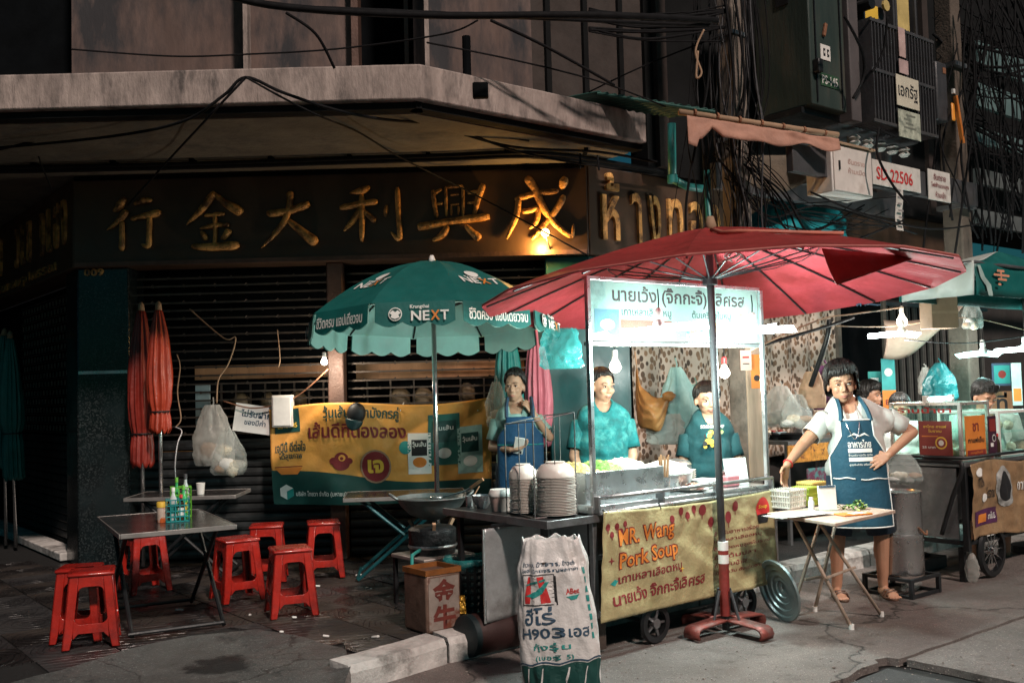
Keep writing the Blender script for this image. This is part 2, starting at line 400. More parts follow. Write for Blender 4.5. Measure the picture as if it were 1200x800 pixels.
# ---------------------------------------------------------------- lettering and flat print
def text_mesh(s, bold=0, extrude=0, bev=0, res=2, spacing=1):
    cu = bpy.data.curves.new('lettering', 'FONT'); cu.body = s; cu.size = 1; cu.offset = bold
    cu.extrude = extrude; cu.bevel_depth = bev; cu.resolution_u = res; cu.space_character = spacing
    o = bpy.data.objects.new('lettering', cu); COL.objects.link(o)
    dg = bpy.context.evaluated_depsgraph_get()
    me = bpy.data.meshes.new_from_object(o.evaluated_get(dg), depsgraph=dg)
    bpy.data.objects.remove(o); bpy.data.curves.remove(cu)
    return me
def fine(me, mx):
    bm = bmesh.new(); bm.from_mesh(me)
    bmesh.ops.triangulate(bm, faces=bm.faces)
    for _ in range(5):
        es = [e for e in bm.edges if e.calc_length() > mx]
        if not es: break
        bmesh.ops.subdivide_edges(bm, edges=es, cuts=1); bmesh.ops.triangulate(bm, faces=bm.faces)
    bm.to_mesh(me); bm.free()
def lettering(s, parent, m, fmap, w, h=None, cx=0, cy=0, bold=.01, slant=0, maxedge=0, name='lettering', extrude=0, rot=0):
    """Text fitted to width w (and height h), centred at (cx, cy), mapped into parent space by fmap(x, y, z)."""
    me = text_mesh(s, bold, extrude)
    if not me.vertices: return None
    xs = [v.co.x for v in me.vertices]; ys = [v.co.y for v in me.vertices]
    ww = max(xs) - min(xs); hh = max(ys) - min(ys); mx, my = (max(xs) + min(xs)) / 2, (max(ys) + min(ys)) / 2
    kx = w / ww; ky = (h / hh) if h else kx
    ca, sa = math.cos(rot), math.sin(rot)
    for v in me.vertices:
        x, y = (v.co.x - mx) * kx, (v.co.y - my) * ky
        x += slant * y
        v.co = (cx + x * ca - y * sa, cy + x * sa + y * ca, v.co.z)
    if maxedge: fine(me, maxedge)
    for v in me.vertices: v.co = fmap(v.co.x, v.co.y, v.co.z)
    me.name = name
    return put(name, me, m, parent)
def decal(name, poly, parent, m, fmap, maxedge=0):
    me = bpy.data.meshes.new(name); me.from_pydata([(p[0], p[1], 0) for p in poly], [], [list(range(len(poly)))]); me.update()
    if maxedge: fine(me, maxedge)
    for v in me.vertices: v.co = fmap(v.co.x, v.co.y, 0)
    return put(name, me, m, parent)
def rect(x0, y0, x1, y1): return [(x0, y0), (x1, y0), (x1, y1), (x0, y1)]
def disc(cx, cy, rx, ry=None, n=20): return [(cx + rx * math.cos(2 * math.pi * k / n), cy + (ry or rx) * math.sin(2 * math.pi * k / n)) for k in range(n)]
def panel(o, x, y=V((0, 0, 1)), n=None):
    """Map for a flat print: origin o, right x, up y, lifted along the outward normal."""
    o, x, y = V(o), V(x).normalized(), V(y).normalized(); n = n or x.cross(y)
    return lambda a, b, c=0: o + x * a + y * b + n * c
def lamp(name, parent_loc, energy, col, r=.04):
    l = bpy.data.lights.new(name, 'POINT'); l.energy = energy; l.color = col; l.shadow_soft_size = r
    o = bpy.data.objects.new(name, l); COL.objects.link(o); o.location = parent_loc; return o
# ================================================================ THE SETTING
def rough_line(a, b, step=.12, amp=.008, seed=0):
    a, b = V(a), V(b); n = max(1, int((b - a).length / step)); d = (b - a).normalized(); q = V((-d.y, d.x, 0)); out = []
    for k in range(n):
        p = a + (b - a) * k / n
        out.append(p + q * amp * (noise.noise(p * 3.1 + V((seed, 0, 0))) * 1.6 + noise.noise(p * 11)))
    return out
structure(B().grid(lambda u, v: V((-70 + 150 * u, -12 + 100 * v, -.045)), 4, 4).build('road', M_bed))
ROAD = bpy.data.objects['road']
J0 = G(975, 800); J0.z = 0
def jt(s, t): return J0 + U * s + W * t
s0 = (G(1090, 779) - J0).dot(U)
def road_slab(poly, m, top=0.0):
    B().prism([(p.x, p.y) for p in poly], -.04, top).build('concrete_slab', m, ROAD)
road_slab(rough_line(jt(-14, .012), jt(s0 - .35, .012)) + [jt(s0 - .3, .05), jt(s0 - .14, .045), jt(s0 - .1, .09), jt(s0 - .02, .07), jt(s0, .014)]
          + rough_line(jt(s0 + .02, .012), jt(40, .012)) + [jt(40, 30), jt(-14, 30)], M_road)
road_slab([jt(40, -.012), jt(40, -10), jt(s0 + .012, -10)] + rough_line(jt(s0 + .012, -9.9), jt(s0 + .03, -.03), seed=5) + rough_line(jt(s0 + .03, -.012), jt(40, -.012))[:-1], M_road, -.003)
road_slab([jt(s0 - .012, -10), jt(s0 - .9, -10)] + rough_line(jt(s0 - .9, -9), jt(s0 - .7, -.06), seed=3) + rough_line(jt(s0 - .6, -.03), jt(s0 - .012, -.02)), M_patch, -.012)
road_slab([jt(s0 - .92, -10), jt(-14, -10), jt(-14, -.012)] + rough_line(jt(-13.9, -.012), jt(s0 - .72, -.014)) + rough_line(jt(s0 - .73, -.06), jt(s0 - .92, -9), seed=3), M_road, -.003)

# pavement: bed, kerb, tiles laid along the street
EDGE = [G(*p, PAVE) for p in ((-260, 905), (-60, 830), (0, 803), (72, 785), (150, 761), (225, 745), (300, 738), (347, 744), (405, 760))]
KA, KB = G(411, 783, PAVE), G(525, 750, PAVE)
KEND = KB + U * 16
pv = EDGE + [KA + V((.02, .04, 0)), KB + V((0, .02, 0)), KEND, KEND + W * 8, V((-14, 16, 0)), V((-14, EDGE[0].y, 0))]
PAV = structure(B().prism([(p.x, p.y) for p in pv], .0, PAVE - .012).build('pavement', M_bed))
def clip(poly, a, b):
    """Keep what lies behind (left of a->b, away from the road)."""
    n = V((-(b - a).y, (b - a).x, 0)); out = []
    for i in range(len(poly)):
        p, q = poly[i], poly[(i + 1) % len(poly)]
        dp, dq = (p - a).dot(n), (q - a).dot(n)
        if dp >= 0: out.append(p)
        if dp * dq < 0: out.append(p + (q - p) * (dp / (dp - dq)))
    return out
TS = .40
lines = EDGE + [KA, KB + V((-.11, .09, 0)), KEND + W * .14]
T0 = G(372, 716, PAVE)
tile_me = B().box((0, 0, -.006), (TS - .009, TS - .009, .014)).mesh('paving_tile')
shared = {}
cnt = 0
for i in range(-22, 34):
    for j in range(-14, 16):
        c = T0 + U * TS * (i + .5) + W * TS * (j + .5)
        if c.y > 8.3 + max(0, (c.x - .6) * .8) or c.x < -4.9 or c.y < 3.9: continue
        if c.x > 2.6 or (c.y > 7.2 and c.x > 1.2): continue
        h = TS / 2 - .0045
        poly = [c + U * a * h + W * b * h for a, b in ((-1, -1), (1, -1), (1, 1), (-1, 1))]
        whole = list(poly); clipped = False
        for k in range(len(lines) - 1):
            a, b = lines[k], lines[k + 1]; mid = (c - a).dot((b - a).normalized())
            if -.1 < mid < (b - a).length + .1:
                n = V((-(b - a).y, (b - a).x, 0)).normalized()
                if (c - a).dot(n) < -.35: poly = []; break
                if (c - a).dot(n) < .3: poly = clip(poly, a, b); clipped = True
                if len(poly) < 3: break
        if len(poly) < 3: continue
        m = M_tile2 if random.random() < .3 else M_tile
        z = PAVE - .006 + random.uniform(-.003, .003)
        if clipped and len(poly) >= 3:
            B().prism([(p.x, p.y) for p in poly], PAVE - .011, z + .006).build('paving_tile', m, PAV)
        else:
            if m.name not in shared:
                shared[m.name] = tile_me.copy(); shared[m.name].materials.append(m)
            o = bpy.data.objects.new('paving_tile', shared[m.name]); COL.objects.link(o); o.parent = PAV; MW[o.name] = Matrix()
            o.matrix_local = Matrix.Translation((c.x, c.y, z)) @ Matrix.Rotation(TH + random.choice((0, 1, 2, 3)) * math.pi / 2 + random.uniform(-.01, .01), 4, 'Z')
        cnt += 1
# kerb stones
def kerb(a, b, wdt=.16):
    d = (b - a).normalized(); q = V((-d.y, d.x, 0))
    prof = [(0, -.02), (.0, .092), (.02, .128), (wdt, .137), (wdt, -.02)]
    n = 8; bb = B(); vs = []
    for k in range(n + 1):
        p = a + (b - a) * k / n
        for y, z in prof:
            j = V((noise.noise(p * 9 + V((0, 0, z * 30))), noise.noise(p * 8 + V((5, y, z))), noise.noise(p * 7))) * .006
            vs.append(V((p.x, p.y, 0)) + q * y + V((0, 0, z)) + j)
    L = len(prof)
    fs = [[i * L + k, i * L + (k + 1) % L, (i + 1) * L + (k + 1) % L, (i + 1) * L + k] for i in range(n) for k in range(L)]
    bb.add(vs, fs + [list(range(L))[::-1], [n * L + k for k in range(L)]])
    bb.build('kerbstone', M_kerb, PAV)
kerb(KA, KA + (KB - KA) * .985); kd = KB
for k in range(12):
    kerb(kd + U * .008, kd + U * .99); kd = kd + U
# cast concrete corner that slopes from the tiles down to the street
AP = [(p, V((p.x * .96 + .0, p.y - 1.9, 0))) for p in EDGE + [KA]]
def apron_pt(u, v):
    f = u * (len(AP) - 1); i = min(int(f), len(AP) - 2); t = f - i
    a = AP[i][0].lerp(AP[i + 1][0], t); b = AP[i][1].lerp(AP[i + 1][1], t); p = a.lerp(b, v)
    z = .119 * (1 - v) ** 1.3 + .004 + .007 * noise.noise(p * 2.5) + .004 * noise.noise(p * 7)
    return V((p.x, p.y, z))
structure(B().grid(apron_pt, 60, 26).build('concrete_ramp', M_apron, smooth=True))

# ================================================================ GOLD SHOP ON THE CHAMFERED CORNER
FY = 8.1
A0, A1 = V((-3.5, FY, 0)), V((.62, FY, 0))
LW = V((-math.sin(TH), math.cos(TH), 0))                       # left facade runs back from A0
shop = thing('shop_building', 'old corner gold shop with shuttered front, gold Chinese characters and overhanging concrete canopy', 'shop', (-1.44, FY, PAVE))
def sh(b, name, m, parent=None, **k): return b.build(name, m, parent or shop, world=True, **k)
ZS0, ZS1 = 2.52, 3.25
# inner dark walls and floor
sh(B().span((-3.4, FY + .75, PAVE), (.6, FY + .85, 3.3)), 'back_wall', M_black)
# pillars of polished granite
def wallbox(a, d, length, depth, z0, z1, inset=0):
    """Box that starts at a, runs along d, and reaches depth behind its face."""
    d = d.normalized(); q = V((-d.y, d.x, 0)); b = B()
    pts = [a + q * inset, a + d * length + q * inset, a + d * length + q * (inset + depth), a + q * (inset + depth)]
    return b.prism([(p.x, p.y) for p in pts], z0, z1)
pl = [A0 + V((-.02, -.05, 0)), A0 + V((.40, -.05, 0)), A0 + V((.40, .3, 0)), A0 + LW * .36 + V((.15, .1, 0)), A0 + LW * .36 + V((-.03, -.01, 0))]
sh(B().prism([(p.x, p.y) for p in pl], PAVE, ZS0), 'granite_pillar', M_granite, bevel=.012)
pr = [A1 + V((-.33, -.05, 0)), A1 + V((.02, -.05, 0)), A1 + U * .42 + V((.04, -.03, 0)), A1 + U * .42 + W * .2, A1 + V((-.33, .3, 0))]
sh(B().prism([(p.x, p.y) for p in pr], PAVE, ZS0), 'granite_pillar', mat('teal lit granite', (.006, .065, .07), .38, 0, .3, 2, .06, 30, (.012, .04, .044), .5, .75), bevel=.012)  # teal LED light on the granite is put into this colour
# steel strip added on the left pillar in place of a lamp reflection
sh(B().span(A0 + V((-.01, -.056, 1.66)), A0 + V((.385, -.051, 1.685))), 'reflection_strip', M_steel)
# sign boards
sb = sh(B().span((A0.x - .02, FY - .12, ZS0), (A1.x + .02, FY + .2, ZS1)), 'sign_board', M_sign, bevel=.01)
sh(B().span((A0.x + .0, FY - .145, ZS0 + .0), (A1.x, FY - .122, ZS0 + .035)), 'board_trim', M_mull, sb)
sh(B().span((A0.x + .0, FY - .145, ZS1 - .03), (A1.x, FY - .122, ZS1)), 'board_trim', M_black, sb)
sl = sh(wallbox(A0 + LW * 7 + V((-.05, -.06, 0)), -LW, 7.0, .3, ZS0, ZS1), 'sign_board', M_sign, bevel=.01)
sr = sh(wallbox(A1 + V((.03, -.1, 0)), U, 6, .3, ZS0, ZS1), 'sign_board', M_sign, bevel=.01)
# raised gold characters: each is a set of brush strokes in a unit box
STROKES = {
 'walk': [([(.34, 1.0), (.24, .84), (.12, .72)], [.06, .10, .03]), ([(.38, .74), (.22, .56), (.0, .38)], [.10, .07, .015]), ([(.28, .56), (.28, .25), (.27, .0)], [.06, .065, .075]),
          ([(.5, .86), (.68, .92), (.84, .93)], [.04, .085, .04]), ([(.44, .58), (.7, .63), (1.0, .70)], [.05, .07, .10]), ([(.79, .62), (.78, .3), (.76, .08), (.63, .1)], [.07, .06, .07, .02])],
 'gold': [([(.5, 1.0), (.3, .72), (.02, .44)], [.08, .08, .02]), ([(.46, .98), (.7, .78), (.96, .62)], [.04, .08, .11]), ([(.32, .58), (.5, .60), (.66, .62)], [.03, .045, .04]),
          ([(.24, .36), (.5, .41), (.74, .42)], [.03, .05, .045]), ([(.5, .62), (.5, .3), (.49, .08)], [.05, .045, .045]), ([(.27, .32), (.31, .24), (.35, .16)], [.03, .07, .05]),
          ([(.74, .34), (.68, .24), (.6, .16)], [.08, .07, .03]), ([(.1, .06), (.45, .04), (.9, .06)], [.06, .085, .10])],
 'great': [([(.12, .62), (.45, .64), (.82, .78)], [.09, .07, .10]), ([(.5, 1.0), (.5, .8), (.42, .5), (.22, .22), (.02, .0)], [.09, .07, .07, .055, .01]), ([(.46, .5), (.68, .28), (.92, .06)], [.05, .085, .13])],
 'profit': [([(.5, 1.0), (.36, .93), (.16, .88)], [.05, .09, .02]), ([(.0, .62), (.3, .68), (.62, .72)], [.07, .07, .08]), ([(.36, .88), (.36, .45), (.35, .0)], [.06, .07, .05]),
            ([(.34, .62), (.22, .4), (.06, .2)], [.06, .07, .03]), ([(.38, .56), (.48, .46), (.58, .36)], [.05, .06, .06]), ([(.76, .66), (.75, .56), (.74, .44)], [.03, .055, .03]),
            ([(.94, .98), (.95, .5), (.96, .04), (.82, .16)], [.06, .055, .06, .02])],
 'rise': [([(.22, .92), (.24, .66), (.27, .42)], [.05, .05, .045]), ([(.2, .84), (.28, .88), (.35, .93)], [.03, .04, .035]), ([(.24, .66), (.3, .67), (.36, .68)], [.025, .035, .03]),
          ([(.40, .98), (.40, .7), (.40, .44)], [.03, .035, .03]), ([(.40, .95), (.52, .97), (.64, .97)], [.03, .035, .035]), ([(.64, .97), (.64, .7), (.63, .44)], [.035, .035, .03]),
          ([(.46, .82), (.52, .83), (.58, .83)], [.02, .026, .02]), ([(.47, .62), (.47, .55), (.47, .46)], [.02, .024, .02]), ([(.57, .62), (.57, .55), (.56, .46)], [.02, .024, .02]), ([(.46, .64), (.52, .65), (.58, .65)], [.02, .024, .02]),
          ([(.92, 1.0), (.84, .72), (.78, .44)], [.08, .06, .045]), ([(.70, .84), (.78, .86), (.86, .88)], [.025, .035, .03]), ([(.69, .66), (.75, .67), (.8, .68)], [.02, .03, .025]),
          ([(.0, .26), (.1, .28), (.5, .36), (1.0, .42)], [.07, .085, .07, .10]), ([(.42, .28), (.34, .12), (.2, .02)], [.06, .08, .03]), ([(.66, .28), (.76, .14), (.86, .03)], [.04, .075, .09])],
 'become': [([(.16, .66), (.45, .74), (.82, .78)], [.05, .06, .06]), ([(.22, .70), (.18, .4), (.02, .02)], [.06, .06, .03]), ([(.26, .46), (.4, .48), (.5, .5), (.48, .3), (.36, .18)], [.045, .05, .055, .05, .03]),
            ([(.34, 1.02), (.46, .82), (.6, .48), (.78, .22), (1.0, .02)], [.09, .08, .07, .06, .05]), ([(.9, .7), (.74, .42), (.4, .0)], [.07, .06, .04]), ([(.94, 1.0), (.9, .92), (.86, .82)], [.05, .09, .05]), ([(1.0, .02), (1.02, .14), (1.03, .24)], [.045, .03, .015])],
}
def gold_char(key, px0, px1, py0, py1):
    a = P(px0, py1, FY - .13); c = P(px1, py0, FY - .13); b = B()
    sx, sz = c.x - a.x, c.z - a.z
    for pts, ws in STROKES[key]:
        sp = spline([(p[0] * sx, 0, p[1] * sz) for p in pts], 5); n = len(sp); rr = []
        for i in range(n):
            f = i / (n - 1) * (len(ws) - 1); k = min(int(f), len(ws) - 2); rr.append(max(.004, (ws[k] + (ws[k + 1] - ws[k]) * (f - k)) * sz * .86))
        rr[0] *= .5; rr[1] *= .88; rr[-1] *= .5; rr[-2] *= .88
        t = B().tube(sp, rr, 12)
        for v in t.v: v.y = v.y * .75 - .012; v += V((a.x, a.y, a.z)); v += V((0, 0, .006 * noise.noise(v * 30)))
        b.add(t.v, t.f)
    sh(b, 'gold_character', M_gold, sb, smooth=True)
for k, x0, x1, y0, y1 in (('walk', 126, 189, 230, 294), ('gold', 218, 287, 224, 293), ('great', 305, 376, 224, 291), ('profit', 399, 470, 218, 284), ('rise', 490, 573, 216, 284), ('become', 592, 668, 208, 282)):
    gold_char(k, x0, x1, y0, y1)
# Thai letters on the right board, raised Thai lettering on the left board
fr = panel(A1 + U * .03 + V((.03, -.105, 0)), U)
for ch, s_, wd in (('ห้', .20, .20), ('า', .50, .11), ('ง', .72, .14), ('ท', .98, .18), ('อ', 1.25, .16), ('ง', 1.5, .14)):
    lettering(ch, sr, M_gold, lambda a, b, c, f=fr: MW[sr.name].inverted() @ f(a, b, c), wd, .42 if ch != 'ห้' else .56, s_, 2.86 + (.07 if ch == 'ห้' else 0), .012, name='gold_letter', extrude=.025)
fl = panel(A0 + V((-.05, -.065, 0)), -LW, V((0, 0, 1)))
for k, ch in enumerate('ห้างทองฮั่วเซ่งเฮง'):
    if ch in '้ั่': continue
    lettering(ch, sl, M_gold, lambda a, b, c: MW[sl.name].inverted() @ fl(a, b, c), .13, .38, -4.3 + .24 * k, 2.93, .012, name='gold_letter', extrude=.02)
lettering('ซื้อขายแลกเปลี่ยนทองรูปพรรณ', sl, M_gold, lambda a, b, c: MW[sl.name].inverted() @ fl(a, b, c), 4.4, .13, -2.7, 2.60, .02, name='gold_letter', extrude=.01)
lettering('009', shop, M_gold, lambda a, b, c: MW[shop.name].inverted() @ V((a, FY - .057 - c, b)), .16, .06, A0.x + .12, ZS0 - .035, .02, name='house_number', extrude=.006)
# roller shutter: open grille above, solid slats below, brown posts between the bays
mul = [(-1.44, .13)]
sh(B().span((-1.50, FY - .03, PAVE), (-1.37, FY + .12, ZS0)), 'steel_post', M_mull, bevel=.01)
for x0, x1 in ((A0.x + .40, -1.51), (-1.36, A1.x - .33)):
    sht = sh(B().span((x0, FY + .13, 1.06), (x1, FY + .15, 1.10)), 'roller_shutter', M_slat)
    L = x1 - x0
    sm = B()
    for k in range(7): pass
    prof = [(0, 0), (-.012, .012), (-.016, .035), (-.012, .058), (0, .07), (.012, .07), (.012, 0)]
    vs = [(x, y, z) for x in (0, L) for y, z in prof]; q = len(prof)
    sme = B().add(vs, [[i, (i + 1) % q, q + (i + 1) % q, q + i] for i in range(q)] + [list(range(q))[::-1], list(range(q, 2 * q))]).mesh('slat')
    inv = MW[shop.name].inverted()
    rep('slat', sme, M_slat, sht, [inv @ Matrix.Translation((x0, FY + .14 + .003 * random.uniform(-1, 1), PAVE + .01 + .0735 * k)) for k in range(13)])
    bme = B().beam((0, 0, 0), (L, 0, 0), .016, .014).mesh('grille_bar')
    rep('grille_bar', bme, M_bar, sht, [inv @ Matrix.Translation((x0, FY + .13, 1.15 + .068 * k + random.uniform(-.004, .004))) @ Matrix.Rotation(random.uniform(-.0015, .0015), 4, 'Y') for k in range(20)])
    lk = B()
    for k in range(20):
        for j in range(int(L / .26)):
            x = x0 + .13 + .26 * j + (.13 if k % 2 else 0); z = 1.15 + .068 * k
            lk.box((x, FY + .128, z), (.014, .012, .022)) if x < x1 else 0
            if k % 2 == 0 and x < x1: lk.tube([(x - .015, FY + .122, z), (x, FY + .122, z + .016), (x + .015, FY + .122, z), (x, FY + .122, z - .016), (x - .015, FY + .122, z)], .004, 5, cap=False)
    sh(lk, 'grille_links', M_bar, sht, kind='stuff')
# what shows behind the grille: timber shelf rail, blue-white frame, dim goods
sh(B().span((-2.72, FY + .42, 1.60), (-1.52, FY + .47, 1.72)), 'shelf_rail', M_wood)
sh(B().span((-1.34, FY + .42, 1.57), (.1, FY + .47, 1.70)), 'shelf_rail', M_wood)
sh(B().span((-2.72, FY + .43, 1.02), (-2.60, FY + .46, 1.57)), 'window_frame', mat('pale blue frame', (.34, .42, .45), .6))
sh(B().span((-3.0, FY + .40, .96), (-2.62, FY + .45, 1.06)), 'shelf_rail', mat('amber shelf', (.42, .19, .03), .6))
for k in range(9): sh(B().beam((-2.5 + k * .125, FY + .44, 1.12), (-2.5 + k * .125, FY + .44, 1.56), .014), 'window_bar', M_bar)
for k in range(7): sh(B().beam((-1.25 + k * .2, FY + .44, 1.2), (-1.25 + k * .2, FY + .44, 1.56), .014), 'window_bar', M_bar)
gm = mat('dim shop goods', (.12, .085, .05), .6, 0, .5, 9)
for k, (x, z, r) in enumerate(((-2.35, 1.36, .09), (-2.12, 1.36, .07), (-1.86, 1.37, .08), (-.98, 1.38, .09), (-.78, 1.37, .09), (-.4, 1.4, .07), (-.1, 1.38, .1))):
    sh(B().lathe([(r * .5, -.08), (r, -.02), (r, .06), (r * .4, .12)], 12, (x, FY + .5, z)), 'display_goods', gm, smooth=True)
# left facade in the side lane: rolling slats and a lattice
lw0 = A0 + LW * .36 + V((.05, .06, 0))
sh(wallbox(lw0 + LW * 7, -LW, 7, .1, PAVE, ZS0, inset=.16), 'side_wall', M_black)
lsh = sh(wallbox(lw0 + LW * 6.8, -LW, 6.7, .02, .12, .16, inset=.10), 'roller_shutter', M_slat)
LM = Matrix.Translation(lw0 + LW * 2.6) @ Matrix.Rotation(math.atan2(-LW.y, -LW.x), 4, 'Z')
sme = B().box((1.25, .0, .035), (2.5, .02, .066)).mesh('slat')
rep('slat', sme, M_slat, lsh, [MW[shop.name].inverted() @ LM @ Matrix.Translation((0, .1, PAVE + .01 + .072 * k)) for k in range(14)], bevel=.012)
bme = B().beam((0, 0, 0), (2.5, 0, 0), .012).mesh('grille_bar')
rep('grille_bar', bme, M_bar, lsh, [MW[shop.name].inverted() @ LM @ Matrix.Translation((0, .12, 1.16 + .085 * k)) for k in range(16)])
lk = B()
for k in range(15):
    for j in range(20):
        x = .06 + .12 * j + (.06 if k % 2 else 0); lk.box((x, .12, 1.2 + .085 * k), (.03, .01, .05))
for v in lk.v: v.xyz = LM @ v
sh(lk, 'grille_links', mat('pale lattice link', (.16, .15, .13), .5, .4), lsh, kind='stuff')
sh(wallbox(lw0 + LW * 5, -LW, 5, .2, PAVE + .001, PAVE + .07, inset=-.16), 'doorstep', M_kerb, bevel=.01)
# right facade behind the carts: plain dark wall
sh(wallbox(A1 + U * .44, U, 12, .2, PAVE, ZS0, inset=.1), 'side_wall', mat('dim plaster wall', (.03, .027, .026), .9, 0, .3, 3, .2, 20))
# canopy slab with its drip edge, soffit and roof edge
C1 = V((-.54, 6.25, 0)); CR = C1 + U * 2.06; CL = V((-4.75, 6.25, 0))
cp = [CL, C1, CR, CR + W * .75, A1 + W * .3, A0 + V((0, .3, 0)), A0 + LW * 8 + V((.3, .2, 0)), CL + LW * 8]
NS = 22
def slab_edge(a, b):
    return [a.lerp(b, k / 16) + V((0, .01 * noise.noise(a.lerp(b, k / 16) * 4), 0)) for k in range(16)]
poly = slab_edge(CL, C1) + slab_edge(C1, CR) + cp[2:]
sh(B().prism([(p.x, p.y) for p in poly], 3.30, 3.53), 'canopy_slab', M_slab, bevel=.012)
def strip(a, b, w_, z0, z1, off=0):
    d = (b - a).normalized(); q = V((-d.y, d.x, 0))
    return B().prism([((p).x, (p).y) for p in (a + q * off, b + q * off, b + q * (off + w_), a + q * (off + w_))], z0, z1)
for a, b in ((CL + V((.1, 0, 0)), C1), (C1, CR)):
    sh(strip(a, b, .10, 3.255, 3.297, .05), 'drip_edge', M_upper2)
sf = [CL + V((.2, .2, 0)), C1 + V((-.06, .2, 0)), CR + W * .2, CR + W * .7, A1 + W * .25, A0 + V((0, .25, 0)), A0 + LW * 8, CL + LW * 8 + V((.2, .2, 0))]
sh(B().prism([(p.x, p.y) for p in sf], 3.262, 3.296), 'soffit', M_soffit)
# upper storey set back on the slab: wall panels, dark openings, projecting fins
def up(px0, px1, d, m, name, z1=6.2, d2=None, thick=.16):
    a, b = P(px0, 60, d), P(px1, 60, d2 or d)
    dd = (b - a); dd.z = 0
    return sh(wallbox(V((a.x, a.y, 0)), dd, dd.length, thick, 3.535, z1), name, m)
up(84, 288, 7.35, M_upper, 'upper_wall')
up(285, 412, 7.12, M_upper, 'upper_wall')
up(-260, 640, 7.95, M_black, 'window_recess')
up(412, 420, 7.0, M_mull, 'window_frame'); up(474, 479, 7.3, M_mull, 'window_frame')
up(285, 290, 7.02, M_slab, 'wall_fin', thick=.1)
up(498, 503, 6.92, M_slab, 'wall_fin', thick=.3)
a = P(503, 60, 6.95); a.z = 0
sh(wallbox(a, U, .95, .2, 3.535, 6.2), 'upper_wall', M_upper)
sh(wallbox(a + U * .955, U, 1.24, .2, 3.535, 6.2, inset=.03), 'upper_wall', mat('darker end wall', (.045, .034, .03), .9, 0, .35, 3, .3, 24))  # right stretch of the same wall in a darker tone
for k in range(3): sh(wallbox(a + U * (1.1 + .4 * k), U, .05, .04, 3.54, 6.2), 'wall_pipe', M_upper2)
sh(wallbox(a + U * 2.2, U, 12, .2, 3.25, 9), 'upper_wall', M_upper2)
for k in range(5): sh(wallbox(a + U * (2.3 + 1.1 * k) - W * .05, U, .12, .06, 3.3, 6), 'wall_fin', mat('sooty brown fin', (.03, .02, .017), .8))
q = P(547, 72, 6.7); sh(B().tube([(q.x, q.y, 3.53), (q.x, q.y, 3.86)], .03, 10), 'vent_pipe', M_black)
bx = P(563, 112, 6.28)
sh(B().box((bx.x, bx.y + .02, 3.36), (.1, .06, .1)), 'junction_box', M_black, bevel=.01)
# conduits under the soffit
for dd, z, r in ((7.50, 3.235, .016), (7.56, 3.225, .022), (7.62, 3.24, .012)):
    sh(B().tube(spline([(-4.6, dd, z), (-2.5, dd, z - .01), (-.6, dd, z), (.3, dd + .02, z), (1.3, dd + .75, z)], 6), r, 8), 'conduit', M_cable)
for k in range(9): sh(B().box((-4.2 + .6 * k, 7.55, 3.25), (.03, .16, .03)), 'pipe_clip', M_black)
# building line further down the street, so that the night stays closed behind the carts
far = thing('row_building', 'dark shophouse row with lit louvred windows beyond the second power pole', 'building', (A1 + U * 12).to_tuple())
def fb(b, name, m, **k): return b.build(name, m, far, world=True, **k)
fb(wallbox(A1 + U * 12.0 - W * .1, U, 30, .5, 0, 12), 'wall', M_black)
fb(wallbox(A1 + U * 6 - W * -.4, U, 8, .3, 3.3, 9), 'wall', M_upper2)
lm = mat('teal grey louvre', (.11, .17, .17), .5, 0, .2, 4)
for k in range(5):
    a = P(1143, 62 + 48 * k, 10.2)
    fb(B().beam(a, a + U * 5 + V((0, 0, -.02)), .05, .26 if k < 2 else .16), 'louvre', lm if k < 3 else mat('dim louvre', (.09, .10, .10), .6))
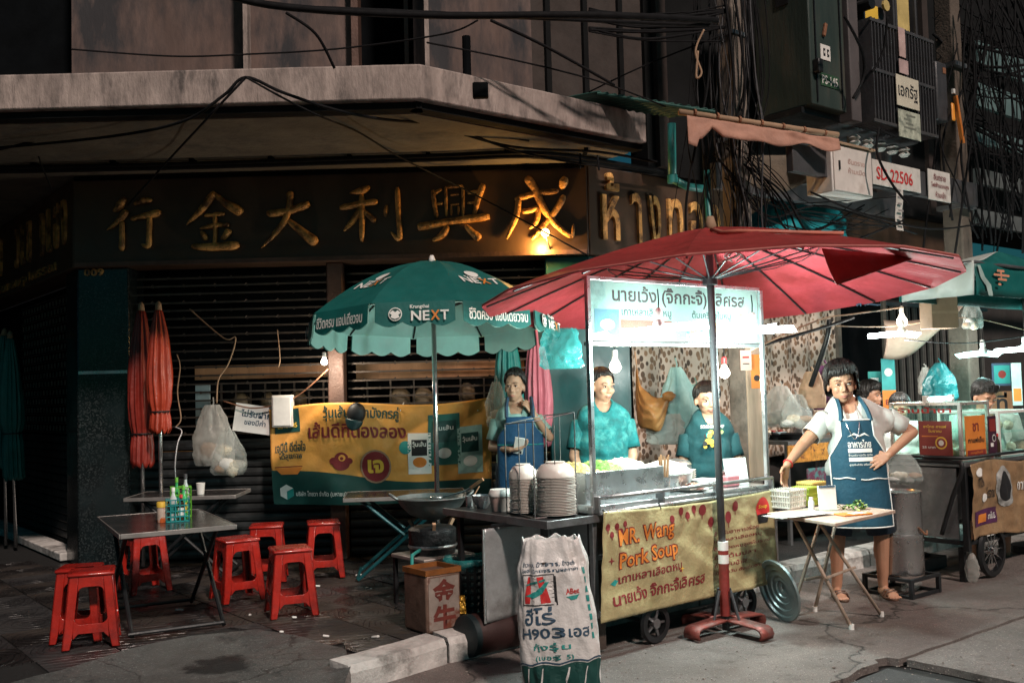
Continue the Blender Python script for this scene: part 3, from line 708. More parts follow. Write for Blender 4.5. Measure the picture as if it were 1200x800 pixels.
# ================================================================ STOOLS, TABLES
def make_stool(m):
    t = thing('plastic_stool', 'x', 'stool', (0, 0, 0), 0, 'red plastic stools on the pavement')
    hw, hb = .125, .166
    def at(z): return hb + (hw - hb) * z / .43
    B().box((0, 0, .437), (.272, .272, .024)).build('seat', m, t, bevel=.011)
    b = B(); b.box((0, 0, .4505), (.215, .215, .004)); b.build('seat_panel', m, t, bevel=.003)
    def onface(ax, s, x, z, o=0):
        a = at(z) - o
        return V((x, s * a, z)) if ax == 0 else V((s * a, x, z))
    def plate(poly, ax, s, th=.014):
        vs = [onface(ax, s, x, z) for x, z in poly] + [onface(ax, s, x, z, th) for x, z in poly]; n = len(poly)
        return vs, [list(range(n)), list(range(n, 2 * n))[::-1]] + [[i, (i + 1) % n, n + (i + 1) % n, n + i] for i in range(n)]
    lw = .056; zb0, zb1, zt = .085, .145, .365; rr = .038
    for i in (-1, 1):
        for j in (-1, 1):
            bb = B()
            for ax, s, q in ((0, j, i), (1, i, j)):
                poly = [(q * at(.0), 0), (q * (at(.0) - lw + .01), 0), (q * (at(zb0) - lw), zb0), (q * (at(.43) - lw), .43), (q * at(.43), .43)]
                bb.add(*plate(poly, ax, s))
            bb.build('leg', m, t, bevel=.005)
    for ax in (0, 1):
        for s in (-1, 1):
            x0 = at(zb1) - lw; arc = [(x0 - rr + rr * math.sin(k * math.pi / 8), zb1 + rr - rr * math.cos(k * math.pi / 8)) for k in range(5)]
            xa = at(zb0) - lw
            low = [(-xa, zb0 - .025), (-xa + .03, zb0 + .006), (xa - .03, zb0 + .006), (xa, zb0 - .025)]
            B().add(*plate(low + arc[::-1] + [(-x, z) for x, z in arc], ax, s, .012)).build('stretcher', m, t, bevel=.003)
            x1 = at(zt) - lw; arc = [(x1 - rr + rr * math.sin(k * math.pi / 8), zt - rr + rr * math.cos(k * math.pi / 8)) for k in range(5)]
            up_ = [(-at(.43) + lw, .43), (at(.43) - lw, .43)]
            B().add(*plate(up_ + [(x1, zt - rr)] + arc[::-1][1:] + [(-x, z) for x, z in arc][:-1] + [(-x1, zt - rr)], ax, s, .012)).build('seat_skirt', m, t, bevel=.003)
    return t
st0 = make_stool(M_red)
ZP = PAVE + .003
def spot(px, d): p = P(px, 500, d); return (p.x, p.y, ZP)
for k, (px, d, rz, lab) in enumerate((
    (338, 6.0, 22, 'bright red plastic stool nearest the tin can and the wok stove'),
    (276, 6.48, 35, 'red plastic stool standing just behind the foremost single stool'),
    (311, 7.15, 10, 'red plastic stool half hidden behind two others near the white foam slab'),
    (377, 7.25, 14, 'red plastic stool against the shutter below the orange banner'),
    (168, 6.85, 40, 'red plastic stool in the shade under the left folding table'),
    (107, 5.38, 20, 'upper red stool of the nested pair at the far left pavement'),
    (93, 5.50, 12, 'lower red stool of the nested pair, seen behind the upper one'))):
    o = st0
    loc = V(spot(px, d + .12))
    if k == 5: loc.z += .0
    if k == 0:
        st0.matrix_world = Matrix.Translation(loc) @ Matrix.Rotation(R(rz), 4, 'Z') @ Matrix.Diagonal((.87, .87, .88, 1)); st0['label'] = lab
    else:
        o = dup(st0, loc, R(rz), lab)
        o.matrix_world = o.matrix_world @ Matrix.Diagonal((.87, .87, .88, 1))
    if k == 6:
        o.matrix_world = o.matrix_world @ Matrix.Diagonal((.93, .93, 1.0, 1))

M_ttop = mat('dark laminate table top', (.035, .032, .032), .18, 0, .25, 6, .05, 40, (.07, .06, .056), .5, .75)
M_tedge = mat('table edge strip', (.26, .24, .23), .4, .4, .2, 8)
def folding_table(name, label, c, rz, lx, ly, h, m_top=M_ttop, m_leg=M_blackm, m_edge=M_tedge, group='folding tables', lr=.013):
    t = thing(name, label, 'table', c, rz, group)
    B().box((0, 0, h - .012), (lx, ly, .022)).build('table_top', m_top, t, bevel=.004)
    b = B()
    for s in (-1, 1):
        b.box((0, s * (ly / 2 + .004), h - .013), (lx + .014, .008, .028)); b.box((s * (lx / 2 + .004), 0, h - .013), (.008, ly, .028))
    b.build('edge_strip', m_edge, t, bevel=.003)
    for s in (-1, 1):
        y = s * (ly / 2 - .06)
        for q in (-1, 1):
            yy = y + q * .012
            pts = [(-q * lx * .36, yy, h - .03), (q * lx * .40, yy, .006)]
            B().tube(pts, lr, 8).build('leg', m_leg, t, smooth=40)
    for q in (-1, 1):
        B().tube([(q * lx * .40, -ly / 2 + .05, .02), (q * lx * .40, ly / 2 - .05, .02)], lr * .9, 8).build('foot_bar', m_leg, t, smooth=40)
        B().tube([(q * lx * .36, -ly / 2 + .05, h - .035), (q * lx * .36, ly / 2 - .05, h - .035)], lr * .8, 8).build('cross_bar', m_leg, t, smooth=40)
    return t
folding_table('folding_table', 'dark topped folding table on crossed black legs with green and teal caddies', (-2.13, 6.05, ZP), R(119), 1.0, .62, .585)
folding_table('folding_table', 'dark folding table behind the wok with teal painted crossed legs', (P(475, 577, 7.35).x, 7.35, ZP), R(6), .86, .5, .585, M_ttop, mat('teal painted tube', (.008, .07, .08), .4, .2))
folding_table('folding_table', 'dim folding table against the shutter with a white cup on it', (P(222, 577, 7.62).x, 7.62, ZP), R(2), .8, .5, .60)
zt = ZP + .585
def on_left(x, y):      # a spot on the left table
    return V((-2.13, 6.05, zt)) + V((x, y, 0))
# caddies and bottles
def caddy(label, c, m, sx, sy, h, group=None):
    t = thing('condiment_caddy', label, 'caddy', c, R(20), 'condiment caddies on the left table')
    b = B()
    for z in (0.004, h * .25, h * .5, h * .75, h):
        for s in (-1, 1):
            b.beam((-sx / 2, s * sy / 2, z), (sx / 2, s * sy / 2, z), .006); b.beam((s * sx / 2, -sy / 2, z), (s * sx / 2, sy / 2, z), .006)
    n = 5
    for k in range(n + 1):
        x = -sx / 2 + sx * k / n; y = -sy / 2 + sy * k / n
        for s in (-1, 1):
            b.beam((x, s * sy / 2, 0), (x, s * sy / 2, h), .006); b.beam((s * sx / 2, y, 0), (s * sx / 2, y, h), .006)
    b.build('basket', m, t)
    B().box((0, 0, .004), (sx, sy, .006)).build('base', m, t)
    return t
M_cteal = mat('teal caddy plastic', (.02, .26, .27), .4); M_cgreen = mat('lime caddy plastic', (.16, .5, .05), .4)
q1 = P(208, 598, 6.0); q2 = P(212, 592, 6.25)
caddy('teal openwork plastic caddy holding sauce bottles on the left table', (q1.x, q1.y, zt), M_cteal, .13, .11, .13)
caddy('lime green openwork caddy standing behind the teal one', (q2.x, q2.y, zt + .0), M_cgreen, .12, .1, .18)
def bottle(label, c, r, h, m, mcap, cat='bottle', group='bottles and jars on the left table', band=None):
    t = thing('sauce_bottle', label, cat, c, random.random(), group)
    B().lathe([(r * .95, 0), (r, .006), (r, h * .6), (r * .85, h * .68), (r * .42, h * .8), (r * .4, h * .9)], 14).build('body', m, t, smooth=40)
    B().lathe([(r * .5, h * .88), (r * .5, h), (r * .44, h * 1.01)], 12).build('cap', mcap, t, smooth=40)
    if band: B().lathe([(r * 1.012, h * .2), (r * 1.012, h * .5)], 14, cap=False).build('paper_label', band, t, smooth=True)
    return t
M_bg = mat('dark sauce glass', (.05, .03, .015), .15); M_bgr = mat('green bottle plastic', (.05, .42, .12), .25); M_bcl = mat('pale bottle plastic', (.55, .6, .6), .25)
for dx, dy, r, h, m, mc, lab, bd in (
    (-.025, .0, .022, .19, M_bcl, M_ink_w, 'pale slim bottle in the front left of the teal caddy', M_ink_t), (.03, .02, .02, .2, M_bgr, M_cgreen, 'green sauce bottle in the teal caddy', M_ink_y),
    (.03, -.025, .02, .15, M_bg, M_ink_red, 'dark sauce bottle with a red cap in the teal caddy', M_ink_w)):
    bottle(lab, (q1.x + dx, q1.y + dy, zt + .008), r, h, m, mc, band=bd)
bottle('clear tall bottle with grey cap in the lime caddy', (q2.x + .03, q2.y, zt + .008), .022, .25, M_bcl, M_dgrey)
bottle('bright green bottle in the lime caddy', (q2.x - .025, q2.y, zt + .008), .02, .23, M_bgr, M_cgreen)
q = P(190, 605, 5.95)
t = thing('spice_jar', 'white printed jar with a yellow lid beside the teal caddy', 'jar', (q.x, q.y, zt))
B().lathe([(.027, 0), (.029, .01), (.029, .09)], 16).build('body', mat('orange printed jar', (.62, .5, .42), .4, 0, .3, 30, 0, 9, (.55, .12, .03), .5, .55), t, smooth=40)
B().lathe([(.031, .09), (.031, .118), (.028, .122)], 16).build('lid', M_ink_y, t, smooth=40)
q = P(235, 570, 7.5)
t = thing('plastic_cup', 'small white cup on the dim table against the shutter', 'cup', (q.x, 7.5, ZP + .601))
B().lathe([(.026, 0), (.033, .085), (.030, .085), (.024, .006)], 16).build('body', M_white, t, smooth=40)
# foam slab behind the stools, litter on the tiles
q = G(262, 637, PAVE)
t = thing('foam_box', 'white foam box lid leaning behind the red stools', 'box', (q.x - .05, q.y + .2, ZP), R(8))
B().box((0, 0, .14), (.46, .05, .27), Matrix.Rotation(R(-12), 4, 'X')).build('slab', M_foam, t, bevel=.012)
B().box((0, -.032, .14), (.36, .012, .18), Matrix.Rotation(R(-12), 4, 'X')).build('raised_panel', M_foam, t, bevel=.005)
for k, (px, py, s) in enumerate(((382, 747, .035), (440, 748, .05), (372, 688, .04), (420, 675, .045), (345, 725, .03), (210, 716, .05), (545, 700, .03), (330, 742, .025), (293, 722, .02))):
    c = G(px, py, PAVE); b = B()
    b.box((0, 0, .008), (s, s * .35, .012), Matrix.Rotation(random.random() * 3, 4, 'Z') @ Matrix.Rotation(.2, 4, 'Y'))
    o = B().add([v + V((c.x, c.y, ZP)) for v in b.v], b.f).build('paper_scrap', M_paper, bevel=.004)
    tag(o, 'small white paper scrap littering the dark pavement tiles', 'litter', 'paper scraps on the pavement')

# ================================================================ FOLDED UMBRELLAS
def closed_umbrella(label, base, z_pole, z0, z1, r, m, tilt=(0, 0), tie=.2, group='folded umbrellas', tipm=M_card, seed=0):
    T = Matrix.Rotation(R(tilt[0]), 4, 'X') @ Matrix.Rotation(R(tilt[1]), 4, 'Y')
    t = thing('folded_umbrella', label, 'umbrella', base, seed, group, tilt=T)
    B().tube([(0, 0, z_pole), (0, 0, z1 + .02)], .016, 10).build('pole', M_chrome if tipm is M_card else M_wood, t, smooth=True)
    n = 96; H = z1 - z0
    def fn(u, v):
        a = 2 * math.pi * u
        prof = .20 + .80 * math.sin(math.pi / 2 * min(1, v / .62)) ** .75
        if v > .62: prof *= 1 - .16 * min(1, (v - .62) / max(.05, .38 - tie))
        dt = abs(v - (1 - tie))
        if dt < .09: prof *= .80 + .20 * (dt / .09) ** .7
        fold = 1 - 2 * abs(math.sin(6 * a + 1.4 * noise.noise(V((seed, v * 2, 0))) + .5 * math.sin(2 * a + seed)))
        q = r * prof * (1 + .13 * fold + .10 * noise.noise(V((3 * math.cos(a), 3 * math.sin(a), v * 2 + seed))) + .05 * noise.noise(V((9 * math.cos(a), 9 * math.sin(a), v * 5 + seed))))
        z = z1 - H * v + (.018 * fold + .02 * noise.noise(V((4 * math.cos(a), 4 * math.sin(a), seed)))) * (1 if v > .97 else 0)
        return V((q * math.cos(a), q * math.sin(a), z))
    B().grid(fn, n, 34).build('cover', m, t, smooth=True, solid=.004)
    zt_ = z1 - H * (1 - tie)
    B().tube([(r * .8 * math.cos(a), r * .8 * math.sin(a), zt_) for a in [k * math.pi / 8 for k in range(17)]], .007, 6).build('tie_cord', M_blackm, t, smooth=True)
    B().lathe([(.028, z1 - .01), (.022, z1 + .04), (.008, z1 + .06)], 12).build('tip', tipm, t, smooth=True)
    return t
q = P(189, 500, 7.72)
closed_umbrella('orange red folded umbrella on a steel pole in front of the shutter', (q.x, 7.72, ZP), 0.02, P(189, 505, 7.72).z - ZP, P(189, 362, 7.72).z - ZP, .088, M_redfold, (0, -.5), .16, 'folded red umbrellas', seed=1)
q = P(170, 500, 7.86)
closed_umbrella('darker red folded umbrella leaning behind the orange red one by the pillar', (q.x - .02, 7.86, ZP), 0.02, P(170, 545, 7.86).z - ZP, P(173, 362, 7.86).z - ZP, .098, mat('dark folded red vinyl', (.22, .022, .014), .4, 0, .25, 6, .25, 30), (0, 1.2), .2, 'folded red umbrellas', seed=2)
for k, (px, d, lab, ty, zz) in enumerate(((34, 9.1, 'dark teal folded umbrella nearest the pillar in the side lane', 1.5, 395), (22, 9.25, 'middle one of three teal folded umbrellas in the dark side lane', 2, 392), (8, 9.4, 'teal folded umbrella at the far edge of the side lane', 3, 396))):
    q = P(px, 500, d)
    closed_umbrella(lab, (q.x - .12, d, ZP), 0.02, P(px, 560 - 14 * k, d).z - ZP, P(px, zz, d).z - ZP, .095, M_tealfold, (0, ty), .32, 'folded teal umbrellas', seed=4 + k)
q = P(606, 470, 7.75)
closed_umbrella('teal folded umbrella hanging behind the woman with the phone', (q.x - .05, 7.75, ZP), 0.02, P(600, 520, 7.75).z - ZP, P(618, 378, 7.75).z - ZP, .11, M_tealfold, (0, 4), .1, 'folded umbrellas by the granite pillar', seed=8)
q = P(630, 470, 7.82)
closed_umbrella('rose pink folded umbrella between the teal one and the granite pillar', (q.x + .03, 7.82, ZP), 0.02, P(632, 520, 7.82).z - ZP, P(630, 385, 7.82).z - ZP, .10, M_pinkfold, (0, 1), .1, 'folded umbrellas by the granite pillar', seed=9)

# ================================================================ OPEN UMBRELLAS
def parasol(name, label, base, zc, Rr, rise, npan, m_out, m_in, tilt, val=.15, pexp=1.7, rot=0, pole_r=.017, m_pole=M_chrome, scal=3, group='open umbrellas'):
    t = thing(name, label, 'umbrella', base, 0, group)
    TM = Matrix.Translation((0, 0, zc)) @ tilt @ Matrix.Translation((0, 0, -zc))
    def S_(th, r):                                   # canopy point: angle, distance along the spoke
        k = (th - rot) / (2 * math.pi / npan); f = k - math.floor(k)
        sag = 1 - (1 - math.cos(math.pi / npan)) * math.sin(math.pi * f) * 1.0
        rr = r * sag
        z = rise * (1 - (r / Rr) ** pexp) - .03 * math.sin(math.pi * f) * (r / Rr) * (1 - r / Rr) * 2
        return TM @ V((rr * math.cos(th), rr * math.sin(th), zc + z))
    def Vl(th, s):                                   # valance point: angle, drop below the rim
        p = S_(th, Rr); o = TM.to_3x3() @ V((math.cos(th), math.sin(th), 0))
        return p + o * .012 * math.sin(s * 9) + TM.to_3x3() @ V((0, 0, -s))
    for off, m, nm in ((0, m_out, 'canopy'), (.012, m_in, 'lit_lining')):  # second shell paints the lit underside in its own paler colour
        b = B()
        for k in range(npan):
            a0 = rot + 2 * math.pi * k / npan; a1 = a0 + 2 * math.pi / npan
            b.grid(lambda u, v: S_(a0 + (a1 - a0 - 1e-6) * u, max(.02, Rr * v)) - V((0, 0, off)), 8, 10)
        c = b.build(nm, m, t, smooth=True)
        if val:
            for k in range(npan):
                a0 = rot + 2 * math.pi * (k + .045) / npan; a1 = a0 + 2 * math.pi * .91 / npan
                def vf(u, v):
                    th = a0 + (a1 - a0) * u
                    s = v * val * (.80 + .2 * abs(math.sin(math.pi * (u * scal + .0)))) if v > .01 else 0
                    p = Vl(th, s); o = TM.to_3x3() @ V((math.cos(th), math.sin(th), 0))
                    return p - o * off + V((0, 0, .002))
                B().grid(vf, 24, 3).build('valance', m, c, smooth=True)
    for k in range(npan):
        a = rot + 2 * math.pi * k / npan
        B().tube([S_(a, Rr * q) - V((0, 0, .022)) for q in (.03, .25, .5, .75, .98)], .006, 6).build('rib', M_blackm, t)
    B().tube([TM @ V((0, 0, zc + rise + .03)), (0, 0, 0.02)], pole_r, 12).build('pole', m_pole, t, smooth=True)
    return t, S_, Vl, TM
gq = P(510, 480, 6.9)
gz = 1.93 - ZP
gtilt = Matrix.Rotation(R(-4.2), 4, 'X')
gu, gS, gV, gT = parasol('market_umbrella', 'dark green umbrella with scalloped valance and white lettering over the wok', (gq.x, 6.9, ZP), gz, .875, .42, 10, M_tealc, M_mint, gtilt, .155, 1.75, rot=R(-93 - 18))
for k in range(10):
    a = R(-93 - 18) + 2 * math.pi * k / 10
    B().tube([gS(a, .48) - V((0, 0, .03)), V((0, 0, gz + .05))], .005, 6).build('strut', M_blackm, gu)
B().lathe([(.02, gz + .40), (.024, gz + .43), (.012, gz + .46)], 10).build('finial', M_white, gu, smooth=True)
B().lathe([(.2, 0), (.22, .02), (.22, .07), (.05, .10), (.03, .22)], 20).build('base', M_dgrey, gu, smooth=40)
gcan = [c for c in gu.children if c.name.startswith('canopy')][0]
TC = lambda k: R(-93) + 2 * math.pi * k / 10
def on_val(k, off=.016):
    def f(x, y, z=0):
        th = TC(k) + x / .875; p = gV(th, .075 - y); o = V((math.cos(th), math.sin(th), 0)); return p + o * off
    return f
def on_can(k, r0, off=.008):
    def f(x, y, z=0):
        r = r0 - y; p = gS(TC(k) + x / r, r); n = V((math.cos(TC(k)) * .4, math.sin(TC(k)) * .4, 1)).normalized(); return p + n * off
    return f
for k in (0, -2, 2, 4):
    f = on_val(k)
    lettering('NE', gcan, M_ink_w, f, .115, .062, .035, -.012, .022, maxedge=.03); lettering('X', gcan, M_ink_o, f, .058, .062, .128, -.012, .026, maxedge=.03); lettering('T', gcan, M_ink_w, f, .05, .062, .185, -.012, .022, maxedge=.03)
    lettering('Krungthai', gcan, M_ink_w, f, .12, None, .03, .042, .02, maxedge=.03)
    decal('round_emblem', disc(-.12, .0, .042), gcan, M_ink_w, on_val(k, .017), .03)
    decal('round_emblem', disc(-.12, .0, .036), gcan, M_ink_g, on_val(k, .019), .03)
    decal('emblem_bird', [(-.155, .008), (-.135, .024), (-.12, .012), (-.105, .024), (-.085, .008), (-.10, -.004), (-.092, -.02), (-.12, -.03), (-.148, -.02), (-.14, -.004)], gcan, M_ink_w, on_val(k, .021), .03)
for k in (-1, 1, 3, 5):
    lettering('ชีวิตครบ แอปเดียวจบ', gcan, M_ink_w, on_val(k), .43, .075, 0, 0, .012, maxedge=.03)
for k in (-1, 1, 3, 5):
    f = on_can(k, .60)
    lettering('NE', gcan, M_ink_w, f, .14, .075, -.05, -.02, .022, maxedge=.02); lettering('X', gcan, M_ink_o, f, .07, .075, .065, -.02, .026, maxedge=.02); lettering('T', gcan, M_ink_w, f, .065, .075, .14, -.02, .022, maxedge=.02)
    decal('round_emblem', disc(.02, .085, .05), gcan, M_ink_w, on_can(k, .60, .010), .02)
    lettering('Krungthai', gcan, M_ink_w, f, .13, None, 0, .03, .02, maxedge=.02)
# the large red umbrella
rq = G(851, 741)
RT = Matrix.Rotation(R(-3.6), 4, 'X') @ Matrix.Rotation(R(-1.9), 4, 'Y')
rz_ = 1.965
rq2 = V((rq.x, rq.y, 0))
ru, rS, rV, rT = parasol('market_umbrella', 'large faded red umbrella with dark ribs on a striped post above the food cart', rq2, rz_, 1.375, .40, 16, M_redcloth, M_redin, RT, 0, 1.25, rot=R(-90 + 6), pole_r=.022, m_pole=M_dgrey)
for k in range(16):
    a = R(-84) + 2 * math.pi * k / 16
    B().tube([rS(a, .62) - V((0, 0, .03)), V((-.02, 0, rz_ + .085))], .0045, 6).build('strut', M_blackm, ru)
B().lathe([(.045, rz_ + .06), (.045, rz_ + .11)], 14, (-.02, 0, 0)).build('hub', M_blackm, ru, smooth=40)
B().tube([rS(2 * math.pi * k / 48, .62) - V((0, 0, .035)) for k in range(49)], .003, 5).build('strut_cord', M_blackm, ru)
B().tube([rS(R(-84) + 2 * math.pi * k / 64, 1.37) - V((0, 0, .004)) for k in range(65)], .006, 6).build('hem', mat('pale hem', (.5, .16, .14), .6), ru)
B().tube([rS(R(-100), .5) + V((0, 0, .012)), rS(R(-96), .7) + V((0, 0, .012)), rS(R(-90), .75) + V((0, 0, .014)), rS(R(-60), 1.0) + V((0, 0, .016))], .012, 6).build('fold', mat('pale fold', (.52, .17, .12), .6), ru, smooth=True)
B().lathe([(.03, rz_ + .38), (.034, rz_ + .42), (.02, rz_ + .47)], 10, c=(.0, .02, 0)).build('finial', M_card, ru, smooth=True)
# loose flap of cloth turned down at the near right of the rim
a0 = P(963, 291, 5.05); a1 = P(1077, 301, 5.55); a2 = P(981, 334, 5.0)
def flap(u, v):
    p = V(a0).lerp(V(a1), u).lerp(V(a2).lerp(V(a1), u), v); p.z -= .02 * math.sin(math.pi * v) * (1 - u); p.y -= .03 * math.sin(math.pi * u) * v; return p
B().grid(flap, 14, 6).build('torn_flap', mat('deep red flap', (.33, .035, .03), .6, 0, .2, 5, .2, 25, transl=.1), ru, smooth=True, solid=.003, world=True)
for px, py, d, m in ((860, 300, 4.7, M_paper), (1016, 357, 6.6, M_ink_n)):
    b = B()
    for k in range(7): c = P(px, py - 6, d); b.tube(spline([c, c + V((random.uniform(-.05, .05), random.uniform(-.02, .02), -.02)), c + V((random.uniform(-.09, .09), 0, random.uniform(-.02, -.06)))], 4), .004, 5)
    b.build('knotted_tape', m, ru, world=True)
# striped lower post and steel foot
B().lathe([(.030, .10), (.030, .42)], 14).build('post_sleeve', M_dred, ru, smooth=40)
for z in (.40, .475): B().lathe([(.0305, z), (.0305, z + .05)], 14).build('white_band', M_white, ru, smooth=40)
B().lathe([(.0300, .445), (.0300, .48)], 14).build('red_band', M_dred, ru, smooth=40)
for a in (R(38), R(128)):
    for s in (-1, 1):
        d = V((math.cos(a), math.sin(a), 0)) * s
        q = V((-d.y, d.x, 0)) * .055
        pr_ = []
        for k in range(9):
            x = .05 + (.26 - .05) * k / 5 if k <= 5 else .26 + .035 * math.sin((k - 5) * math.pi / 4)
            z = .085 - .012 * k / 5 if k <= 5 else .073 - .035 * (1 - math.cos((k - 5) * math.pi / 4))
            pr_.append((x, z))
        vs = [d * x + q * e + V((0, 0, z)) for e in (-1, 1) for x, z in pr_]
        L = len(pr_)
        B().add(vs, [[i, i + 1, L + i + 1, L + i] for i in range(L - 1)]).build('foot', mat('worn red steel', (.20, .045, .035), .5, .3, .3, 10, .2, 40, (.16, .14, .13), .5, .7), ru, solid=.012, smooth=True)
for k in range(4):
    a = R(38 + 90 * k); d = V((math.cos(a), math.sin(a), 0))
    B().tube([d * .10 + V((0, 0, .085)), d * .045 + V((0, 0, .25))], .008, 6).build('brace', M_dgrey, ru)
# ================================================================ MAIN FOOD CART (local: x along the street, y back, z up)
c0 = P(694, 590, 5.42); c0.z = 0
CL_, CD = 1.50, .72
cart = thing('food_cart', 'stainless steel soup cart with a lit Thai sign board on two posts', 'food cart', c0, TH)
M_cartM = MW[cart.name]
def cw(x, y, z): return M_cartM @ V((x, y, z))
b = B()
for x in (0, CL_):
    for y in (.0, CD): b.span((x - .016, y - .016, .20), (x + .016, y + .016, .80))
for z in (.22, .52):
    for y in (0, CD): b.span((0.016, y - .012, z - .012), (CL_ - .016, y + .012, z + .012))
    for x in (0, CL_): b.span((x - .012, .016, z - .012), (x + .012, CD - .016, z + .012))
b.build('frame', M_dsteel, cart, bevel=.003)
B().span((-.02, -.02, .755), (CL_ + .02, CD + .02, .80)).build('counter', M_steel, cart, bevel=.006)
B().span((.02, .02, .50), (CL_ - .02, CD - .02, .515)).build('shelf', M_dsteel, cart)
B().span((.02, CD - .02, .24), (CL_ - .02, CD - .01, .75)).build('back_panel', M_dsteel, cart)
for x in (.012, CL_ - .012): B().span((x - .005, .02, .23), (x + .005, CD - .03, .75)).build('side_panel', M_dsteel, cart)
B().tube([(0, -.055, .765), (CL_, -.055, .765)], .013, 10).build('rail', M_steel, cart, smooth=True)
B().tube([(0, -.05, .845), (CL_, -.05, .845)], .011, 10).build('rail', M_steel, cart, smooth=True)
for x in (.0, .5, 1.0, CL_): B().span((x - .008, -.06, .758), (x + .008, .0, .852)).build('rail_bracket', M_dsteel, cart, bevel=.002)
for x in (0, CL_): B().span((x - .013, -.025, .78), (x + .013, .001, 2.03)).build('post', M_steel, cart, bevel=.003)
# wheels
for x in (.42, 1.2):
    for y in (-.03, CD + .02):
        wv = B().lathe([(.075, -.018), (.105, -.018), (.112, 0), (.105, .018), (.075, .018), (.075, -.018)], 28, c=(x, y, .112), M=Matrix.Rotation(R(90), 4, 'X'), cap=False).build('wheel', M_blackm, cart, smooth=40)
        bb = B().lathe([(.028, -.02), (.028, .02)], 14, c=(x, y, .112), M=Matrix.Rotation(R(90), 4, 'X'))
        for k in range(5):
            a = 2 * math.pi * k / 5; bb.beam((x, y, .112), (x + .08 * math.cos(a), y, .112 + .08 * math.sin(a)), .016, .012)
        bb.build('rim', M_dsteel, wv)
    B().tube([(x, -.03, .112), (x, CD + .02, .112)], .012, 8).build('axle', M_dsteel, cart)
    for y in (0, CD): B().beam((x - .05, y, .21), (x, y, .112), .02).build('fork', M_dgrey, cart)
B().span((.02, .05, .19), (CL_ - .02, .09, .215)).build('underbeam', M_blackm, cart)
B().span((.02, .4, .19), (CL_ - .02, .6, .35)).build('underbox', M_blackm, cart)
# sign board between the posts
SZ0, SZ1 = 1.685, 2.03
sg = B().span((.013, .002, SZ0), (CL_ - .013, .022, SZ1)).build('sign_board', mat('white sign acrylic', (.22, .205, .20), .7, 0, .06, 5, 0, spec=.05), cart)
b = B()
for z in (SZ0 - .008, SZ1 + .008): b.span((.0, -.012, z - .011), (CL_, .03, z + .011))
b.build('sign_frame', M_steel, cart, bevel=.003)
B().span((.016, -.012, SZ0 + .012), (CL_ - .016, -.008, SZ1 - .012)).build('sign_glass', M_sglass, cart)
sf_ = panel((0, .0015, 0), (1, 0, 0))
def slet(s, m, x0, x1, z0, z1, bold=.02): lettering(s, sg, m, sf_, x1 - x0, z1 - z0, (x0 + x1) / 2, (z0 + z1) / 2, bold)
decal('print_corner', rect(.02, 1.87, .15, 2.02), sg, mat('grey photo print', (.16, .17, .17), .5, 0, .5, 14), sf_)
M_sink = mat('deep maroon sign ink', (.022, .003, .005), .8, 0, .1, 8, 0, spec=.02); M_sink2 = mat('black blue sign ink', (.004, .007, .012), .8, 0, .1, 8, 0, spec=.02)
slet('นายเว้ง (จิ๊กกะจี้) เลิศรส', M_sink, .20, 1.36, 1.895, 2.01, .022)
slet('เกาเหลาเลือดหมู', M_sink2, .27, .68, 1.825, 1.885, .02)
slet('ต้มเครื่องในหมู', M_sink2, .86, 1.22, 1.825, 1.885, .02)
decal('print_bar', rect(.26, 1.765, .68, 1.815), sg, mat('orange red sign print', (.16, .018, .008), .8, spec=.02), panel((0, .0005, 0), (1, 0, 0)))
slet('CHINESE SOUP', M_ink_y, .28, .66, 1.775, 1.805, .02)
decal('print_bar', rect(1.07, 1.765, 1.26, 1.815), sg, M_ink_o, panel((0, .0005, 0), (1, 0, 0)))
slet('เปิดทุกวัน', M_ink_r, 1.085, 1.245, 1.775, 1.805, .02)
decal('print_photo', rect(.06, 1.71, .25, 1.87), sg, M_ink_n, panel((0, .0005, 0), (1, 0, 0)))
decal('print_bowl', disc(.155, 1.775, .075, .05), sg, M_ink_t, panel((0, -.0005, 0), (1, 0, 0)))
decal('print_bowl', disc(.155, 1.785, .055, .03), sg, M_paper, panel((0, -.0015, 0), (1, 0, 0)))
decal('print_bowl', disc(.88, 1.755, .07, .05), sg, M_ink_t, panel((0, .0005, 0), (1, 0, 0)))
decal('print_bowl', disc(.88, 1.76, .05, .03), sg, M_dred, panel((0, -.0005, 0), (1, 0, 0)))
decal('print_star', disc(1.32, 1.83, .03, .05), sg, M_ink_y, panel((0, .0005, 0), (1, 0, 0)))
decal('print_corner', rect(1.30, 1.72, 1.46, 1.88), sg, M_card, panel((0, .0008, 0), (1, 0, 0)))

